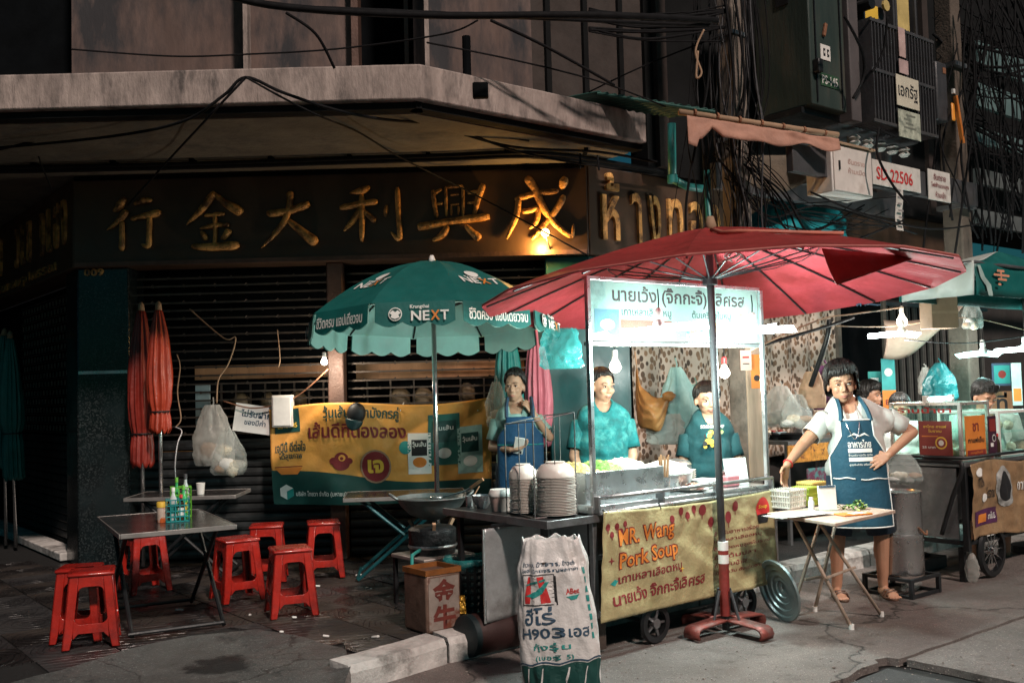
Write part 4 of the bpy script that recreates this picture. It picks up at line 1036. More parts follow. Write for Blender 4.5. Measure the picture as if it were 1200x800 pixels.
# fan blade led lamps and bulbs
def fan_lamp(label, c, rz, energy, n=3, L=.22, m=None, col=(.74, 1, .95), cord=.3, blades=None, tilt=0):
    t = thing('led_lamp', label, 'lamp', c, rz, 'fan blade led lamps')
    B().tube([(0, 0, .10), (.006, 0, .10 + cord * .5), (0, 0, .10 + cord)], .004, 6).build('cord', M_cable, t)
    B().lathe([(.018, .05), (.022, .06), (.022, .10), (.012, .115)], 14).build('socket', M_white, t, smooth=40)
    B().lathe([(.030, -.012), (.035, .0), (.033, .03), (.02, .05)], 16).build('body', M_white, t, smooth=40)
    for k in range(n):
        a = 2 * math.pi * k / n if not blades else R(blades[k])
        d = V((math.cos(a), math.sin(a), -.05 + tilt * math.cos(a))); q = V((-math.sin(a) * .8, math.cos(a) * .8, .6 if k % 2 else -.6)) * .030
        p0, p1 = d * .035, d * (.035 + L)
        vs = [p0 - q, p1 - q * .9, p1 + q * .9, p0 + q]; up = V((0, 0, .007))
        B().add(vs + [v + up for v in vs], [(0, 3, 2, 1), (4, 5, 6, 7), (0, 1, 5, 4), (1, 2, 6, 5), (2, 3, 7, 6), (3, 0, 4, 7)]).build('light_blade', m or M_lamp, t, bevel=.003)
    if energy: lamp('led_light', V(c) + V((0, 0, -.19)), energy, col, .08)
    return t
def bulb_lamp(label, c, energy, m=None, r=.032, col=(1, .86, .68), cord=.25, group='glowing light bulbs', msock=None):
    t = thing('light_bulb', label, 'light bulb', c, 0, group)
    B().tube([(0, 0, r * 2.6), (.004, 0, r * 2.6 + cord * .5), (0, 0, r * 2.6 + cord)], .004, 6).build('cord', M_cable, t)
    B().lathe([(.014, r * 1.5), (.017, r * 1.7), (.017, r * 2.8), (.008, r * 3)], 12).build('socket', msock or M_white, t, smooth=40)
    B().lathe([(.001, -r), (r * .6, -r * .8), (r * .95, -r * .3), (r, 0), (r * .85, r * .55), (r * .5, r * 1.1), (.013, r * 1.6)], 18).build('glass', m or M_bulb, t, smooth=True)
    if energy: lamp('bulb_light', V(c) + V((0, 0, -r - .02)), energy, col, .035)
    return t
fan_lamp('fan blade led lamp glowing in front of the left half of the cart sign', P(772, 385, 5.50), TH, 62, blades=(5, 178, 300), L=.24, tilt=.12, cord=.12)
fan_lamp('fan blade led lamp glowing at the right end of the cart sign beside the pole', P(882, 388, 6.02), TH, 58, blades=(10, 170, 280), L=.24, tilt=.18, cord=.12)
bulb_lamp('glowing bulb hanging above the woman in the tie dye shirt', P(721, 430, 6.1), 18, cord=.28, r=.036)
bulb_lamp('glowing bulb on a red socket near the timber post', P(849, 437, 6.55), 18, cord=.3, r=.036, msock=M_ink_red)
bulb_lamp('small warm bulb glowing on the shutter left of the green umbrella', P(380, 424, 7.80), 13, r=.026, cord=.05)
fan_lamp('white led lamp hung on strings behind the woman in the navy apron', P(1057, 391, 7.9), TH, 40, cord=.02, L=.22, col=(1, .96, .9), blades=(0, 120, 180))
bulb_lamp('round bulb glowing just above the hung led lamp', P(1057, 377, 7.95), 8, cord=.12, r=.042)
fan_lamp('teal glowing led lamp under the green awning at the right', P(1152, 414, 8.3), TH, 16, cord=.10, L=.26, m=M_lampt, col=(.45, 1, .92), blades=(0, 70, 180))
fan_lamp('led lamp at the far right edge beyond the teal one', P(1201, 409, 8.5), TH, 9, cord=.12, L=.2, blades=(0, 110, 180))
# sodium lamp in front of the gold characters
fl_c = P(639, 273, FY - .32)
t = thing('flood_lamp', 'small orange flood lamp glowing in front of the last gold character', 'lamp', fl_c, 0)
B().lathe([(.022, -.02), (.035, .0), (.03, .02)], 14, M=Matrix.Rotation(R(70), 4, 'X')).build('lens', M_flood, t, smooth=True)
B().lathe([(.04, .0), (.04, .01), (.02, .06), (.012, .09)], 14, c=(0, .012, .01), M=Matrix.Rotation(R(-110), 4, 'X'), cap=False).build('reflector', M_blackm, t, smooth=40)
B().tube([(0, .03, 0), (.04, .2, -.1), (.05, .2, -.14)], .008, 6).build('arm', M_blackm, t)
lamp('sodium_light', fl_c + V((-.02, .12, -.09)), 24, (1, .50, .12), .03)

# banner hung on the cart
ban = thing('vinyl_banner', 'olive gold banner reading MR. Wang Pork Soup hung along the front of the cart', 'banner', cw(0, -.075, .20), TH)
BW, BH = 1.47, .575
def bs(x, z):            # wavy banner sheet in banner space
    s = noise.noise(V((x * 3, 0, z * 2.2))) * .026 + noise.noise(V((x * 8, 3, z * 7))) * .011 + .006 * (1 - 2 * abs(noise.noise(V((x * 5 + z * 6, 7, z * 3)))))
    top = max(0, (z - BH * .55) / BH)
    sl = .03 * max(0, (.12 - x) / .12) * (1 - z / BH)
    zz = z - .02 * math.sin(math.pi * min(1, max(0, x / BW))) * (z / BH) - sl * .2
    return V((x - sl * 1.4, -.004 - abs(s) - .012 * math.sin(x * 20 + z * 4) * top * .6, zz))
B().grid(lambda u, v: bs(u * BW, v * BH), 90, 36).build('sheet', M_khaki, ban, smooth=True, solid=.0015)
def bm_(x, y, z=0): return bs(x, y) + V((0, -.0045, 0))
def bl(s, m, x0, x1, z0, z1, bold=.015, slant=0, rise=0, mx=.025, off=0):
    lettering(s, ban, m, lambda a, c, d: bs(a, c + rise * (a - x0)) + V((0, -.0045 - off, 0)), x1 - x0, z1 - z0, (x0 + x1) / 2, (z0 + z1) / 2, bold, slant, mx)
bl('MR. Wang', M_ink_r, .105, .545, .352, .475, .05, .0, .07); bl('MR. Wang', M_ink_o, .11, .54, .358, .469, .012, 0, .07, off=.002)
bl('Pork Soup', M_ink_r, .105, .575, .228, .350, .05, .0, .08); bl('Pork Soup', M_ink_o, .11, .57, .235, .343, .012, 0, .08, off=.002)
bl('เกาเหลาเลือดหมู', M_ink_r, .10, .60, .165, .23, .02, 0, .05)
bl('นายเว้ง จิ๊กกะจี้เลิศรส', M_ink_r, .06, .79, .07, .145, .022, 0, .04)
for k, s in enumerate(('สำหรับอาหารอร่อย', 'เกาเหลาเลือดหมู', 'ต้มเลือดหมูสูตรโบราณ', 'ข้าวต้มปลา', 'ก๋วยจั๊บน้ำใส', 'เปิดทุกวัน ตั้งแต่เวลาเย็น')):
    bl(s, M_ink_r, .88, .88 + (.42, .44, .52, .38, .30, .50)[k], .36 - .048 * k, .388 - .048 * k, .012)
for x, z, r in ((.035, .49, .016), (.06, .45, .014), (.10, .49, .016), (.13, .46, .015), (.16, .50, .014), (.53, .50, .018), (.60, .54, .02), (.66, .51, .018), (.72, .54, .02), (.79, .53, .027), (.86, .45, .026), (1.02, .46, .03), (1.09, .52, .026)):
    decal('printed_lantern', disc(x, z, r, r * 1.25, 14), ban, M_ink_r, bm_, .03)
    decal('printed_tassel', rect(x - .0025, z - r * 2.1, x + .0025, z - r * 1.2), ban, M_ink_r, bm_, .03)
decal('printed_bowl', disc(1.345, .47, .062, .075, 24), ban, M_ink_red, bm_, .02)
decal('printed_bowl', [(1.29, .44), (1.40, .44), (1.385, .385), (1.305, .385)], ban, M_ink_k, lambda x, y, z: bs(x, y) + V((0, -.006, 0)), .02)
bl('Soup', M_ink_y, 1.305, 1.385, .47, .50, .02, off=.002)
for x, z in ((.06, .31), (.60, .205)): decal('printed_star', [(x, z + .022), (x + .005, z + .005), (x + .022, z), (x + .005, z - .005), (x, z - .022), (x - .005, z - .005), (x - .022, z), (x - .005, z + .005)], ban, M_ink_r if x < .3 else M_ink_y, bm_, .03)
decal('printed_leaf', [(.05, .19), (.08, .21), (.10, .20), (.08, .175)], ban, M_ink_t, bm_, .03)
for x in (.02, .45, .98, 1.44): B().tube([bs(x, BH - .01), V((x, .01, BH + .005)), V((x + .01, .03, BH - .0))], .006, 6).build('cord_tie', M_blackm, ban)

# food on the counter
def on_cart(name, label, cat, x, y, z=.80, rz=0, group=None): return thing(name, label, cat, cw(x, y, z), TH + rz, group)
t = on_cart('food_tray', 'long stainless tray of greens and noodles under the tie dye woman', 'tray', .34, .30)
b = B()
for s in (-1, 1): b.span((-.31, s * .22 - .004, 0), (.31, s * .22 + .004, .17)); b.span((s * .31 - .004, -.22, 0), (s * .31 + .004, .22, .17))
b.span((-.31, -.22, .0), (.31, .22, .006)); b.build('tray', M_steel, t, bevel=.003)
M_noodle = mat('yellow noodles', (.55, .42, .15), .5, 0, .35, 40, .7, 60); M_gr = mat('cut greens', (.12, .30, .05), .6, 0, .5, 40, .8, 60, (.45, .5, .18), .5, .65)
M_pale = mat('pale tofu and sprouts', (.70, .64, .50), .5, 0, .2, 40, .8, 60, (.55, .38, .2), .55, .7)
for k, (x, m) in enumerate(((-.2, M_noodle), (0, M_gr), (.2, M_pale))):
    def fl_(u, v): return V((x - .097 + .194 * u, -.21 + .42 * v, .155 + .06 * math.sin(math.pi * u) * math.sin(math.pi * v) + .012 * noise.noise(V((u * 12 + k * 5, v * 20, 0)))))
    B().grid(fl_, 20, 34).build('filling', m, t, smooth=True)
t = on_cart('noodle_basin', 'steel basin heaped with white noodles in the middle of the counter', 'basin', .86, .27)
B().lathe([(.10, 0), (.155, .03), (.175, .10), (.185, .105), (.170, .10), (.15, .03), (.09, .01)], 28).build('bowl', M_steel, t, smooth=40)
B().lathe([(.17, .085), (.16, .12), (.11, .16), (.04, .18), (.002, .182)], 28, wob=lambda a, z: 1 + .1 * noise.noise(V((3 * math.cos(a), 3 * math.sin(a), z * 30)))).build('noodles', mat('white rice noodles', (.72, .68, .62), .6, 0, .15, 30, .9, 70), t, smooth=True)
t = on_cart('menu_card', 'blank white menu card propped on the right end of the counter', 'card', 1.36, .12, rz=-.25)
B().box((0, 0, .085), (.17, .008, .17), Matrix.Rotation(R(-10), 4, 'X')).build('card', M_paper, t); B().box((0, .04, .05), (.12, .004, .12), Matrix.Rotation(R(22), 4, 'X')).build('stand', M_paper, t)
t = on_cart('steel_pot', 'stainless soup pot with lid at the back right of the counter', 'pot', 1.22, .52)
B().lathe([(.11, 0), (.115, .01), (.115, .12), (.12, .125)], 26).build('body', M_steel, t, smooth=40); B().lathe([(.12, .126), (.10, .145), (.03, .16), (.002, .16)], 26).build('lid', M_steel, t, smooth=40)
for k, (x, y, r, h, m, lab) in enumerate(((.72, .58, .035, .15, M_bcl, 'clear sauce bottle behind the noodle basin'), (.80, .62, .03, .13, M_bgr, 'green capped bottle behind the noodle basin'), (.60, .62, .03, .16, M_bcl, 'tall clear bottle beside the tray end'), (1.06, .5, .04, .10, M_bowl, 'short cream jar between basin and soup pot'))):
    q = cw(x, y, .80); bottle(lab, q, r, h, m, M_ink_t if k % 2 == 0 else M_white, group='bottles on the cart counter')
for k, (x, y, z) in enumerate(((1.10, .16, .80), (1.12, .17, .828))):
    t = on_cart('food_box', ('lower', 'upper')[k] + ' white foam food box of two stacked on the cart counter', 'box', x, y, z, .2, 'foam food boxes on the cart')
    B().box((0, 0, .013), (.15, .13, .026)).build('box', M_foam, t, bevel=.006); B().box((.0, -.066, .014), (.03, .006, .008)).build('clasp', M_foam, t)
for k, (x, y) in enumerate(((1.02, .46), (1.14, .33))):
    t = on_cart('bowl_stack', ('stack of small white bowls behind the foam boxes', 'stack of small white bowls beside the foam boxes')[k], 'bowls', x, y, .80, 0, 'small bowls on the cart counter')
    for q in range(6): B().lathe([(.025, .014 * q), (.052, .03 + .014 * q), (.055, .034 + .014 * q), (.050, .032 + .014 * q), (.02, .006 + .014 * q)], 18).build('bowl', M_bowl, t, smooth=40)
t = on_cart('chopstick_cup', 'steel cup of wooden chopsticks at the left front of the counter', 'cup', .70, .12)
B().lathe([(.032, 0), (.036, .10), (.033, .10), (.028, .006)], 16).build('cup', M_steel, t, smooth=40)
for q in range(9): a = q * .7; B().beam((.015 * math.cos(a), .015 * math.sin(a), .01), (.03 * math.cos(a), .03 * math.sin(a), .21 + .01 * (q % 3)), .006).build('chopstick', M_wood, t)
t = on_cart('napkin_box', 'pink plastic napkin box at the right front of the counter', 'box', 1.25, .10)
B().box((0, 0, .035), (.12, .10, .07)).build('box', mat('pink box plastic', (.55, .18, .20), .4), t, bevel=.008); B().grid(lambda u, v: V(((u - .5) * .06, (v - .5) * .03 + .01 * math.sin(u * 6), .07 + .035 * math.sin(math.pi * v))), 8, 6).build('napkin', M_paper, t, solid=.001)
t = on_cart('meat_plate', 'white plate heaped with sliced pork at the front of the counter', 'plate', .90, .07)
B().lathe([(.05, 0), (.085, .012), (.088, .016), (.05, .006)], 24).build('plate', M_bowl, t, smooth=40)
for q in range(16): a = q * 2.4; rr_ = .06 * math.sqrt(q / 16); B().box((rr_ * math.cos(a), rr_ * math.sin(a), .02 + .025 * (1 - q / 16)), (.045, .028, .007), Matrix.Rotation(a, 4, 'Z') @ Matrix.Rotation(.4, 4, 'X')).build('slice', (mat('cooked pork', (.42, .22, .15), .45, 0, .3, 40, .3), mat('pork liver', (.18, .07, .06), .35))[q % 2], t, bevel=.003)
# small things stowed on the shelf of the open right end
for k, (x, z, m, lab) in enumerate(((1.0, .515, mat('red tub', (.45, .05, .06), .4), 'red plastic tub on the shelf inside the cart'), (.6, .515, M_bowl, 'cream tub on the shelf inside the cart'))):
    t = on_cart('storage_tub', lab, 'tub', x, .35, z + .002)
    B().lathe([(.10, 0), (.13, .13), (.138, .135), (.125, .13), (.095, .01)], 22).build('tub', m, t, smooth=40); B().tube([(.13 * math.cos(a), 0, .13 + .05 * math.sin(a)) for a in [math.pi * i / 10 for i in range(11)]], .004, 6).build('handle', M_dsteel, t)

# ================================================================ LEFT SERVING TABLE WITH BOWLS, APRON PANEL
e0 = P(641, 607, 5.18); e0.z = 0
tb = thing('serving_table', 'black steel serving table with a dented stainless front sheet, left of the soup cart', 'table', e0, TH)
TM_ = MW[tb.name]
def tw(x, y, z): return TM_ @ V((x, y, z))
TZ = .75
B().span((0, 0, TZ - .03), (.37, .92, TZ)).build('table_top', M_blackm, tb, bevel=.005)
b = B()
for x in (.0,): b.span((-.014, -.014, TZ - .035), (.002, .93, TZ + .006))
b.span((-.014, -.016, TZ - .035), (.38, -.002, TZ + .006)); b.build('edge_angle', M_dsteel, tb, bevel=.003)
for x in (.02, .35):
    for y in (.05, .80): B().span((x - .014, y - .014, .02), (x + .014, y + .014, TZ - .03)).build('leg', M_blackm, tb)
def pn(u, v):
    x = -.12 + .69 * u; return V((x, .40 + .012 * noise.noise(V((x * 4, 0, v * 3))) + .02 * (1 - v) * math.sin(u * 3), .19 + .5 * v))
B().grid(pn, 24, 20).build('front_sheet', mat('dented bare steel sheet', (.42, .43, .44), .5, .55, .25, 3, .2, 30, (.2, .19, .18), .5, .72), tb, smooth=True, solid=.004)
B().tube([(-.12, .392, .19), (-.12, .392, .69)], .008, 8).build('sheet_edge', M_steel, tb)
B().tube([(-.05, .41, .70), (-.02, .35, .71), (.05, .2, .715)], .01, 8).build('brace', M_blackm, tb)
B().span((.38, .05, .02), (.44, .70, .72)).build('side_board', mat('dark timber board', (.05, .035, .028), .7, 0, .4, 6, .3), tb)
# bowls and plates
def plates(label, x, y, r, n, top=True):
    t = thing('plate_stack', label, 'plates', tw(x, y, TZ + .002), 0, 'stacked melamine plates')
    me = B().lathe([(r * .55, 0), (r * .6, .002), (r, .012), (r * 1.0, .015), (r * .96, .015), (r * .55, .005)], 26).mesh('plate')
    me.materials.append(M_bowl); me.polygons.foreach_set('use_smooth', [True] * len(me.polygons)); me.set_sharp_from_angle(angle=R(40))
    for k in range(n):
        o = bpy.data.objects.new('plate', me); COL.objects.link(o); o.parent = t; MW[o.name] = MW[t.name]
        o.matrix_local = Matrix.Translation((random.uniform(-.003, .003), random.uniform(-.003, .003), .0082 * k))
    z = .0082 * n + .008
    B().lathe([(r * 1.0, z), (r * .97, z + .03), (r * .72, z + .062), (r * .5, z + .07), (r * .5, z + .078), (.002, z + .078)], 26).build('upturned_bowl', M_bowl, t, smooth=40)
q1 = TM_.inverted() @ P(614, 590, 5.55); q2 = TM_.inverted() @ P(652, 590, 5.42)
plates('shorter stack of cream plates topped by an upturned bowl, left in the wire rack', q1.x, q1.y, .080, 23)
plates('taller wider stack of cream plates topped by an upturned bowl, right in the wire rack', q2.x, q2.y, .108, 25)
rk = thing('wire_rack', 'tall black wire rack around the two plate stacks', 'rack', tw(0, 0, TZ + .001), TH)
M_wire = mat('thin grey wire', (.22, .22, .22), .4, .7)
ri = MW[rk.name].inverted()
def rp(px, py, d): return ri @ P(px, py, d)
f = [(594, 5.62), (627, 5.30), (676, 5.42), (642, 5.75)]
b0 = [V((*rp(px, 600, d).xy, .004)) for px, d in f]
tops = [.49, .51, .55, .53]
b1 = [v + V((0, 0, h)) for v, h in zip(b0, tops)]
for k in range(4):
    B().tube([b0[k], b1[k]], .0034, 6).build('upright', M_wire, rk); B().tube([b1[k], b1[(k + 1) % 4]], .0034, 6).build('top_wire', M_wire, rk); B().tube([b0[k], b0[(k + 1) % 4]], .0045, 6).build('base_wire', M_wire, rk)
for k, tt in ((0, .5), (1, .5), (2, .5), (3, .5)):
    a_, c_ = b0[k].lerp(b0[(k + 1) % 4], tt), b1[k].lerp(b1[(k + 1) % 4], tt); B().tube([a_, c_], .0026, 6).build('upright', M_wire, rk)
q = TM_.inverted() @ P(587, 588, 5.72)
t = thing('storage_tub', 'pale pink plastic tub with white lid beside the plate stacks', 'tub', tw(q.x, q.y, TZ + .002), TH)
B().lathe([(.052, 0), (.066, .085)], 20).build('tub', mat('pale pink plastic', (.52, .36, .32), .45), t, smooth=40); B().lathe([(.07, .084), (.072, .095), (.066, .108), (.06, .122), (.002, .124)], 20).build('lid', M_white, t, smooth=40)
q = TM_.inverted() @ P(565, 594, 5.88)
t = thing('steel_bowl', 'small fluted steel bowl at the back left of the serving table', 'bowl', tw(q.x, q.y, TZ + .002), TH)
B().lathe([(.028, 0), (.05, .03), (.06, .075), (.056, .075), (.046, .032), (.02, .006)], 32, wob=lambda a, z: 1 + .04 * math.cos(12 * a)).build('bowl', M_steel, t, smooth=40)
q = TM_.inverted() @ P(548, 590, 6.0)
t = thing('metal_cup', 'teal lit metal ladle cup at the table corner by the wok', 'cup', tw(q.x, q.y - .02, TZ + .002), TH)
B().lathe([(.022, 0), (.026, .06), (.023, .06), (.018, .004)], 16).build('cup', M_steel, t, smooth=40); B().tube([(.024, 0, .05), (.09, .02, .11)], .004, 6).build('handle', M_wood, t)
# rice sack standing in front
sq = P(657, 700, 4.72)
sack = thing('rice_sack', 'tall white printed sack with dark green base and open top before the carts', 'sack', (sq.x, 4.72, 0), R(-4), tilt=Matrix.Rotation(R(-3.0), 4, 'Y'))
SHH = .74
def ss(x, z, back=False):        # x in -.5...5 across the front, z 0..SHH
    v = z / SHH
    wd = .172 + .012 * math.sin(v * 5) - .03 * max(0, v - .82) / .18
    dp = .095 * (1 - .55 * max(0, (v - .78) / .22)) * (.8 + .2 * math.sin(math.pi * min(1, v * 1.1)))
    a = (x + .5) * math.pi * (1 if not back else -1) + math.pi
    cx, sy = math.cos(a), math.sin(a)
    ex = math.copysign(abs(cx) ** .75, cx); ey = math.copysign(abs(sy) ** .6, sy)
    wr = .010 * noise.noise(V((ex * 3, ey * 2, v * 5))) + .006 * noise.noise(V((ex * 8, ey * 5, v * 11)))
    return V((ex * (wd + wr), ey * (dp + wr * 1.4), z + (.018 * noise.noise(V((ex * 3, ey * 3, 9))) if v > .97 else 0)))
B().grid(lambda u, v: ss((u * 2 % 1.0000001 if u <= .5 else 1 - (u - .5) * 2) - .5, v * SHH, u > .5), 96, 50).build('sack_body', M_sack, sack, smooth=True, solid=.003)
B().prism([(ss(x / 10 - .5, .63).x * .9, ss(x / 10 - .5, .63).y * .9) for x in range(11)] + [(ss(x / 10 - .5, .63, True).x * .9, ss(x / 10 - .5, .63, True).y * .9) for x in range(9, 0, -1)], .60, .635).build('filling', mat('charcoal filling', (.10, .075, .06), .9, 0, .4, 30, .8), sack)
def sp_(off=.004):
    def f(x, y, z=0):
        p = ss(x / .46, y); q = ss(x / .46 + .01, y) - ss(x / .46 - .01, y); n = V((q.y, -q.x, 0)).normalized()
        return p + n * off * 1.0
    return f
def sl_(s, m, x0, x1, z0, z1, bold=.02, off=.005): lettering(s, sack, m, sp_(off), x1 - x0, z1 - z0, (x0 + x1) / 2, (z0 + z1) / 2, bold, maxedge=.02)
decal('printed_frame', rect(-.135, .445, .005, .585), sack, M_ink_k, sp_(.004), .02)
decal('printed_frame', rect(-.130, .45, .0, .58), sack, M_sack, sp_(.0055), .02)
for s in (-1, 1):
    decal('printed_mark', [(-.065 + s * .042 - .016, .455), (-.065 + s * .042 + .016, .455), (-.065 + s * .026 + .012, .575), (-.065 + s * .026 - .012, .575)], sack, M_ink_red, sp_(.007), .02)
decal('printed_mark', [(-.115, .49), (-.06, .51), (-.02, .55), (-.01, .55), (-.03, .50), (-.07, .48)], sack, M_ink_t, sp_(.0085), .02)
decal('printed_mark', [(-.11, .535), (-.02, .555), (-.02, .565), (-.11, .542)], sack, M_ink_t, sp_(.0085), .02)
sl_('ฮีโร่', M_ink_n, -.115, .0, .36, .44, .016); sl_('H903เอส', M_ink_n, -.13, .12, .295, .345, .016)
sl_('กุ้งรุ่น', M_ink_t, -.08, .03, .235, .275, .01); sl_('(เบอร์ 5)', M_ink_t, -.075, .04, .19, .22, .01)
sl_('ข้าวหอม, ข้าวสาร, ข้าวเก่า', M_ink_n, -.14, .09, .615, .64, .015); sl_('โรงสีข้าวไทยเจริญผลการค้า', M_ink_n, -.14, .10, .59, .61, .015)
sl_('ABest', M_ink_red, .03, .095, .49, .515, .015); decal('printed_mark', [(.03, .48), (.095, .485), (.075, .465), (.05, .463)], sack, M_ink_t, sp_(.005), .02)
for k in range(8): decal('printed_stripe', rect(.135, .28 + .042 * k, .15, .28 + .042 * k + .028), sack, M_ink_t, sp_(.005), .02)
wave = [(-.2 + .4 * k / 30, .158 + .012 * abs(math.sin(k * .42)) + .02 * (k / 30)) for k in range(31)]
decal('printed_base', [(-.2, .0), (.2, .0)] + wave[::-1], sack, M_ink_g, sp_(.004), .02)
decal('printed_line', [(x, z + .006) for x, z in wave] + [(x, z + .013) for x, z in wave[::-1]], sack, M_ink_n, sp_(.005), .02)
for k in range(4): decal('printed_line', [(-.15 + .07 * k, .0), (-.144 + .07 * k, .0), (-.115 + .07 * k, .16), (-.121 + .07 * k, .16)], sack, M_sack, sp_(.0055), .02)
decal('printed_box', rect(-.12, .0, .11, .075), sack, M_sack, sp_(.0065), .02)
sl_('ผลิตในประเทศไทย', M_ink_n, -.09, .08, .04, .055, .01, .008); sl_('น้ำหนักสุทธิ 25 กก.', M_ink_n, -.09, .08, .012, .028, .01, .008)
# wok, burner, low table, tin, basket, gas cylinder
wq = P(507, 640, 6.3); wq.z = ZP
lt = thing('low_table', 'low square steel table carrying the burner and the wok', 'table', wq, TH)
B().span((-.19, -.19, .285), (.19, .19, .31)).build('table_top', mat('stained steel top', (.36, .33, .31), .45, .5, .3, 8), lt, bevel=.006)
for x in (-.17, .17):
    for y in (-.17, .17): B().beam((x, y, .29), (x, y, .0), .022).build('leg', M_blackm, lt)
for y in (-.17, .17): B().beam((-.16, y, .12), (.16, y, .12), .016).build('stretcher', M_blackm, lt)
bu = thing('gas_burner', 'black cast iron gas burner drum under the wok', 'burner', wq + V((.0, 0, .311)), TH)
B().lathe([(.14, 0), (.145, .02), (.15, .09), (.15, .15), (.13, .165), (.10, .165)], 26).build('drum', mat('sooty black drum', (.014, .016, .018), .5, .3, .3, 9, .6, 25), bu, smooth=40)
B().lathe([(.152, .04), (.156, .05), (.152, .06)], 26, cap=False).build('band', M_dsteel, bu)
for k in range(3): a = 2.1 * k; B().beam((.13 * math.cos(a), .13 * math.sin(a), .155), (.16 * math.cos(a), .16 * math.sin(a), .2), .02).build('pot_support', mat('bare wood block', (.35, .2, .12), .7), bu)
B().tube([(-.12, -.05, .04), (-.25, -.15, .03), (-.3, -.22, -.12), (-.2, -.3, -.3)], .011, 8).build('gas_hose', M_ink_t, bu, smooth=True)
wk = thing('wok', 'large dark iron wok with two handles on the black burner', 'wok', wq + V((0, 0, .515)), R(12))
B().lathe([(.001, 0), (.07, .008), (.14, .04), (.19, .09), (.222, .14), (.228, .142), (.222, .148), (.185, .10), (.135, .05), (.06, .02), (.001, .014)], 36).build('bowl', M_wok, wk, smooth=40)
B().lathe([(.001, .123), (.15, .123), (.203, .123)], 36, cap=False).build('dark_oil', mat('dark soup', (.05, .06, .055), .2), wk, smooth=True)
for s in (-1, 1): B().tube([(s * .21, -.05, .135), (s * .255, -.03, .165), (s * .262, .0, .17), (s * .255, .03, .165), (s * .21, .05, .135)], .009, 8).build('handle', M_wok, wk, smooth=True)
ld = thing('ladle', 'steel ladle with a wooden grip resting in the wok', 'ladle', wq + V((.05, 0, .64)), 0)
B().tube([(0, 0, .012), (.15, -.06, .05), (.2, -.08, .075)], .006, 8).build('shaft', M_steel, ld); B().tube([(.2, -.08, .075), (.28, -.11, .13)], .011, 8).build('grip', M_wood, ld); B().ball((-.02, 0, .015), (.045, .045, .012)).build('scoop', M_steel, ld, smooth=True)
tq = P(507, 720, 5.62); tq.z = ZP
tn = thing('tin_can', 'rusty square cooking oil tin with faded red characters, standing on the kerb edge', 'tin', tq, TH)
M_tin = mat('old tinplate', (.20, .125, .095), .5, .4, .3, 6, .2, 40, (.08, .04, .025), .46, .62)
B().span((-.115, -.115, 0), (.115, .115, .32)).build('body', M_tin, tn, bevel=.014)
b = B()
for s in (-1, 1): b.span((-.118, s * .112 - .006, .315), (.118, s * .112 + .006, .345)); b.span((s * .112 - .006, -.106, .315), (s * .112 + .006, .106, .345))
b.build('rim', mat('orange rust rim', (.24, .085, .02), .6, .2, .3, 12), tn)
B().span((-.10, -.1172, .02), (.10, -.1160, .30)).build('printed_sheet', mat('rust stained label', (.29, .24, .21), .5, .2, .25, 8, .1, 40, (.16, .05, .03), .5, .62), tn)
tf = panel((0, -.1185, 0), (1, 0, 0))
for s, z in (('金', .225), ('牛', .085)): lettering(s, tn, mat('rust brown ink', (.13, .025, .018), .6), tf, .15, .13, 0, z, .045)
bq = P(550, 700, 5.82); bq.z = ZP
bk = thing('trash_basket', 'black openwork plastic basket lined with a clear bag', 'basket', bq, 0)
B().lathe([(.10, 0), (.135, .32)], 24).build('liner', M_bag, bk, smooth=40)
bb = B()
for k in range(9): bb.lathe([(.103 + .0355 * k / 8, .005 + .038 * k), (.107 + .0355 * k / 8, .005 + .038 * k), (.108 + .0355 * k / 8, .02 + .038 * k), (.104 + .0355 * k / 8, .02 + .038 * k)], 24, cap=False)
for k in range(20):
    a = 2 * math.pi * k / 20; bb.beam((.106 * math.cos(a), .106 * math.sin(a), 0), (.141 * math.cos(a), .141 * math.sin(a), .32), .016)
bb.build('mesh_side', M_blackm, bk)
B().lathe([(.142, .30), (.15, .335), (.146, .36), (.13, .35), (.12, .31)], 30, cap=False, wob=lambda a, z: 1 + .07 * math.sin(7 * a + z * 40)).build('bag_rim', M_bagt, bk, smooth=True)
q = P(541, 708, 5.6)
t = thing('food_wrapper', 'crumpled gold wrapper hanging on the basket side', 'wrapper', q, 0)
B().grid(lambda u, v: V(((u - .5) * .05 * (1 - .3 * v), .012 * noise.noise(V((u * 5, v * 6, 2))), (v - .5) * .10)), 8, 12).build('foil', mat('gold foil', (.55, .32, .05), .3, .6, .3, 30, .5), t, solid=.002)
g0 = G(546, 775); g1 = g0 + U * .62
gcy = thing('gas_cylinder', 'dark red gas cylinder lying along the kerb under the serving table', 'cylinder', (g0.x, g0.y + .08, .115), TH)
RY = Matrix.Rotation(R(90), 4, 'Y')
B().lathe([(.10, .0), (.11, .03), (.11, .52), (.09, .57), (.04, .6)], 28, M=RY).build('body', mat('dark red tank paint', (.03, .012, .011), .5, .2, .3, 6), gcy, smooth=40)
B().lathe([(.001, -.012), (.09, -.012), (.113, -.004), (.115, .03), (.11, .03)], 28, M=RY).build('end_ring', mat('black teal pan', (.012, .022, .025), .5, .2), gcy, smooth=40)
B().lathe([(.025, .58), (.025, .66), (.05, .665), (.05, .68)], 14, M=RY).build('valve', M_steel, gcy, smooth=40)
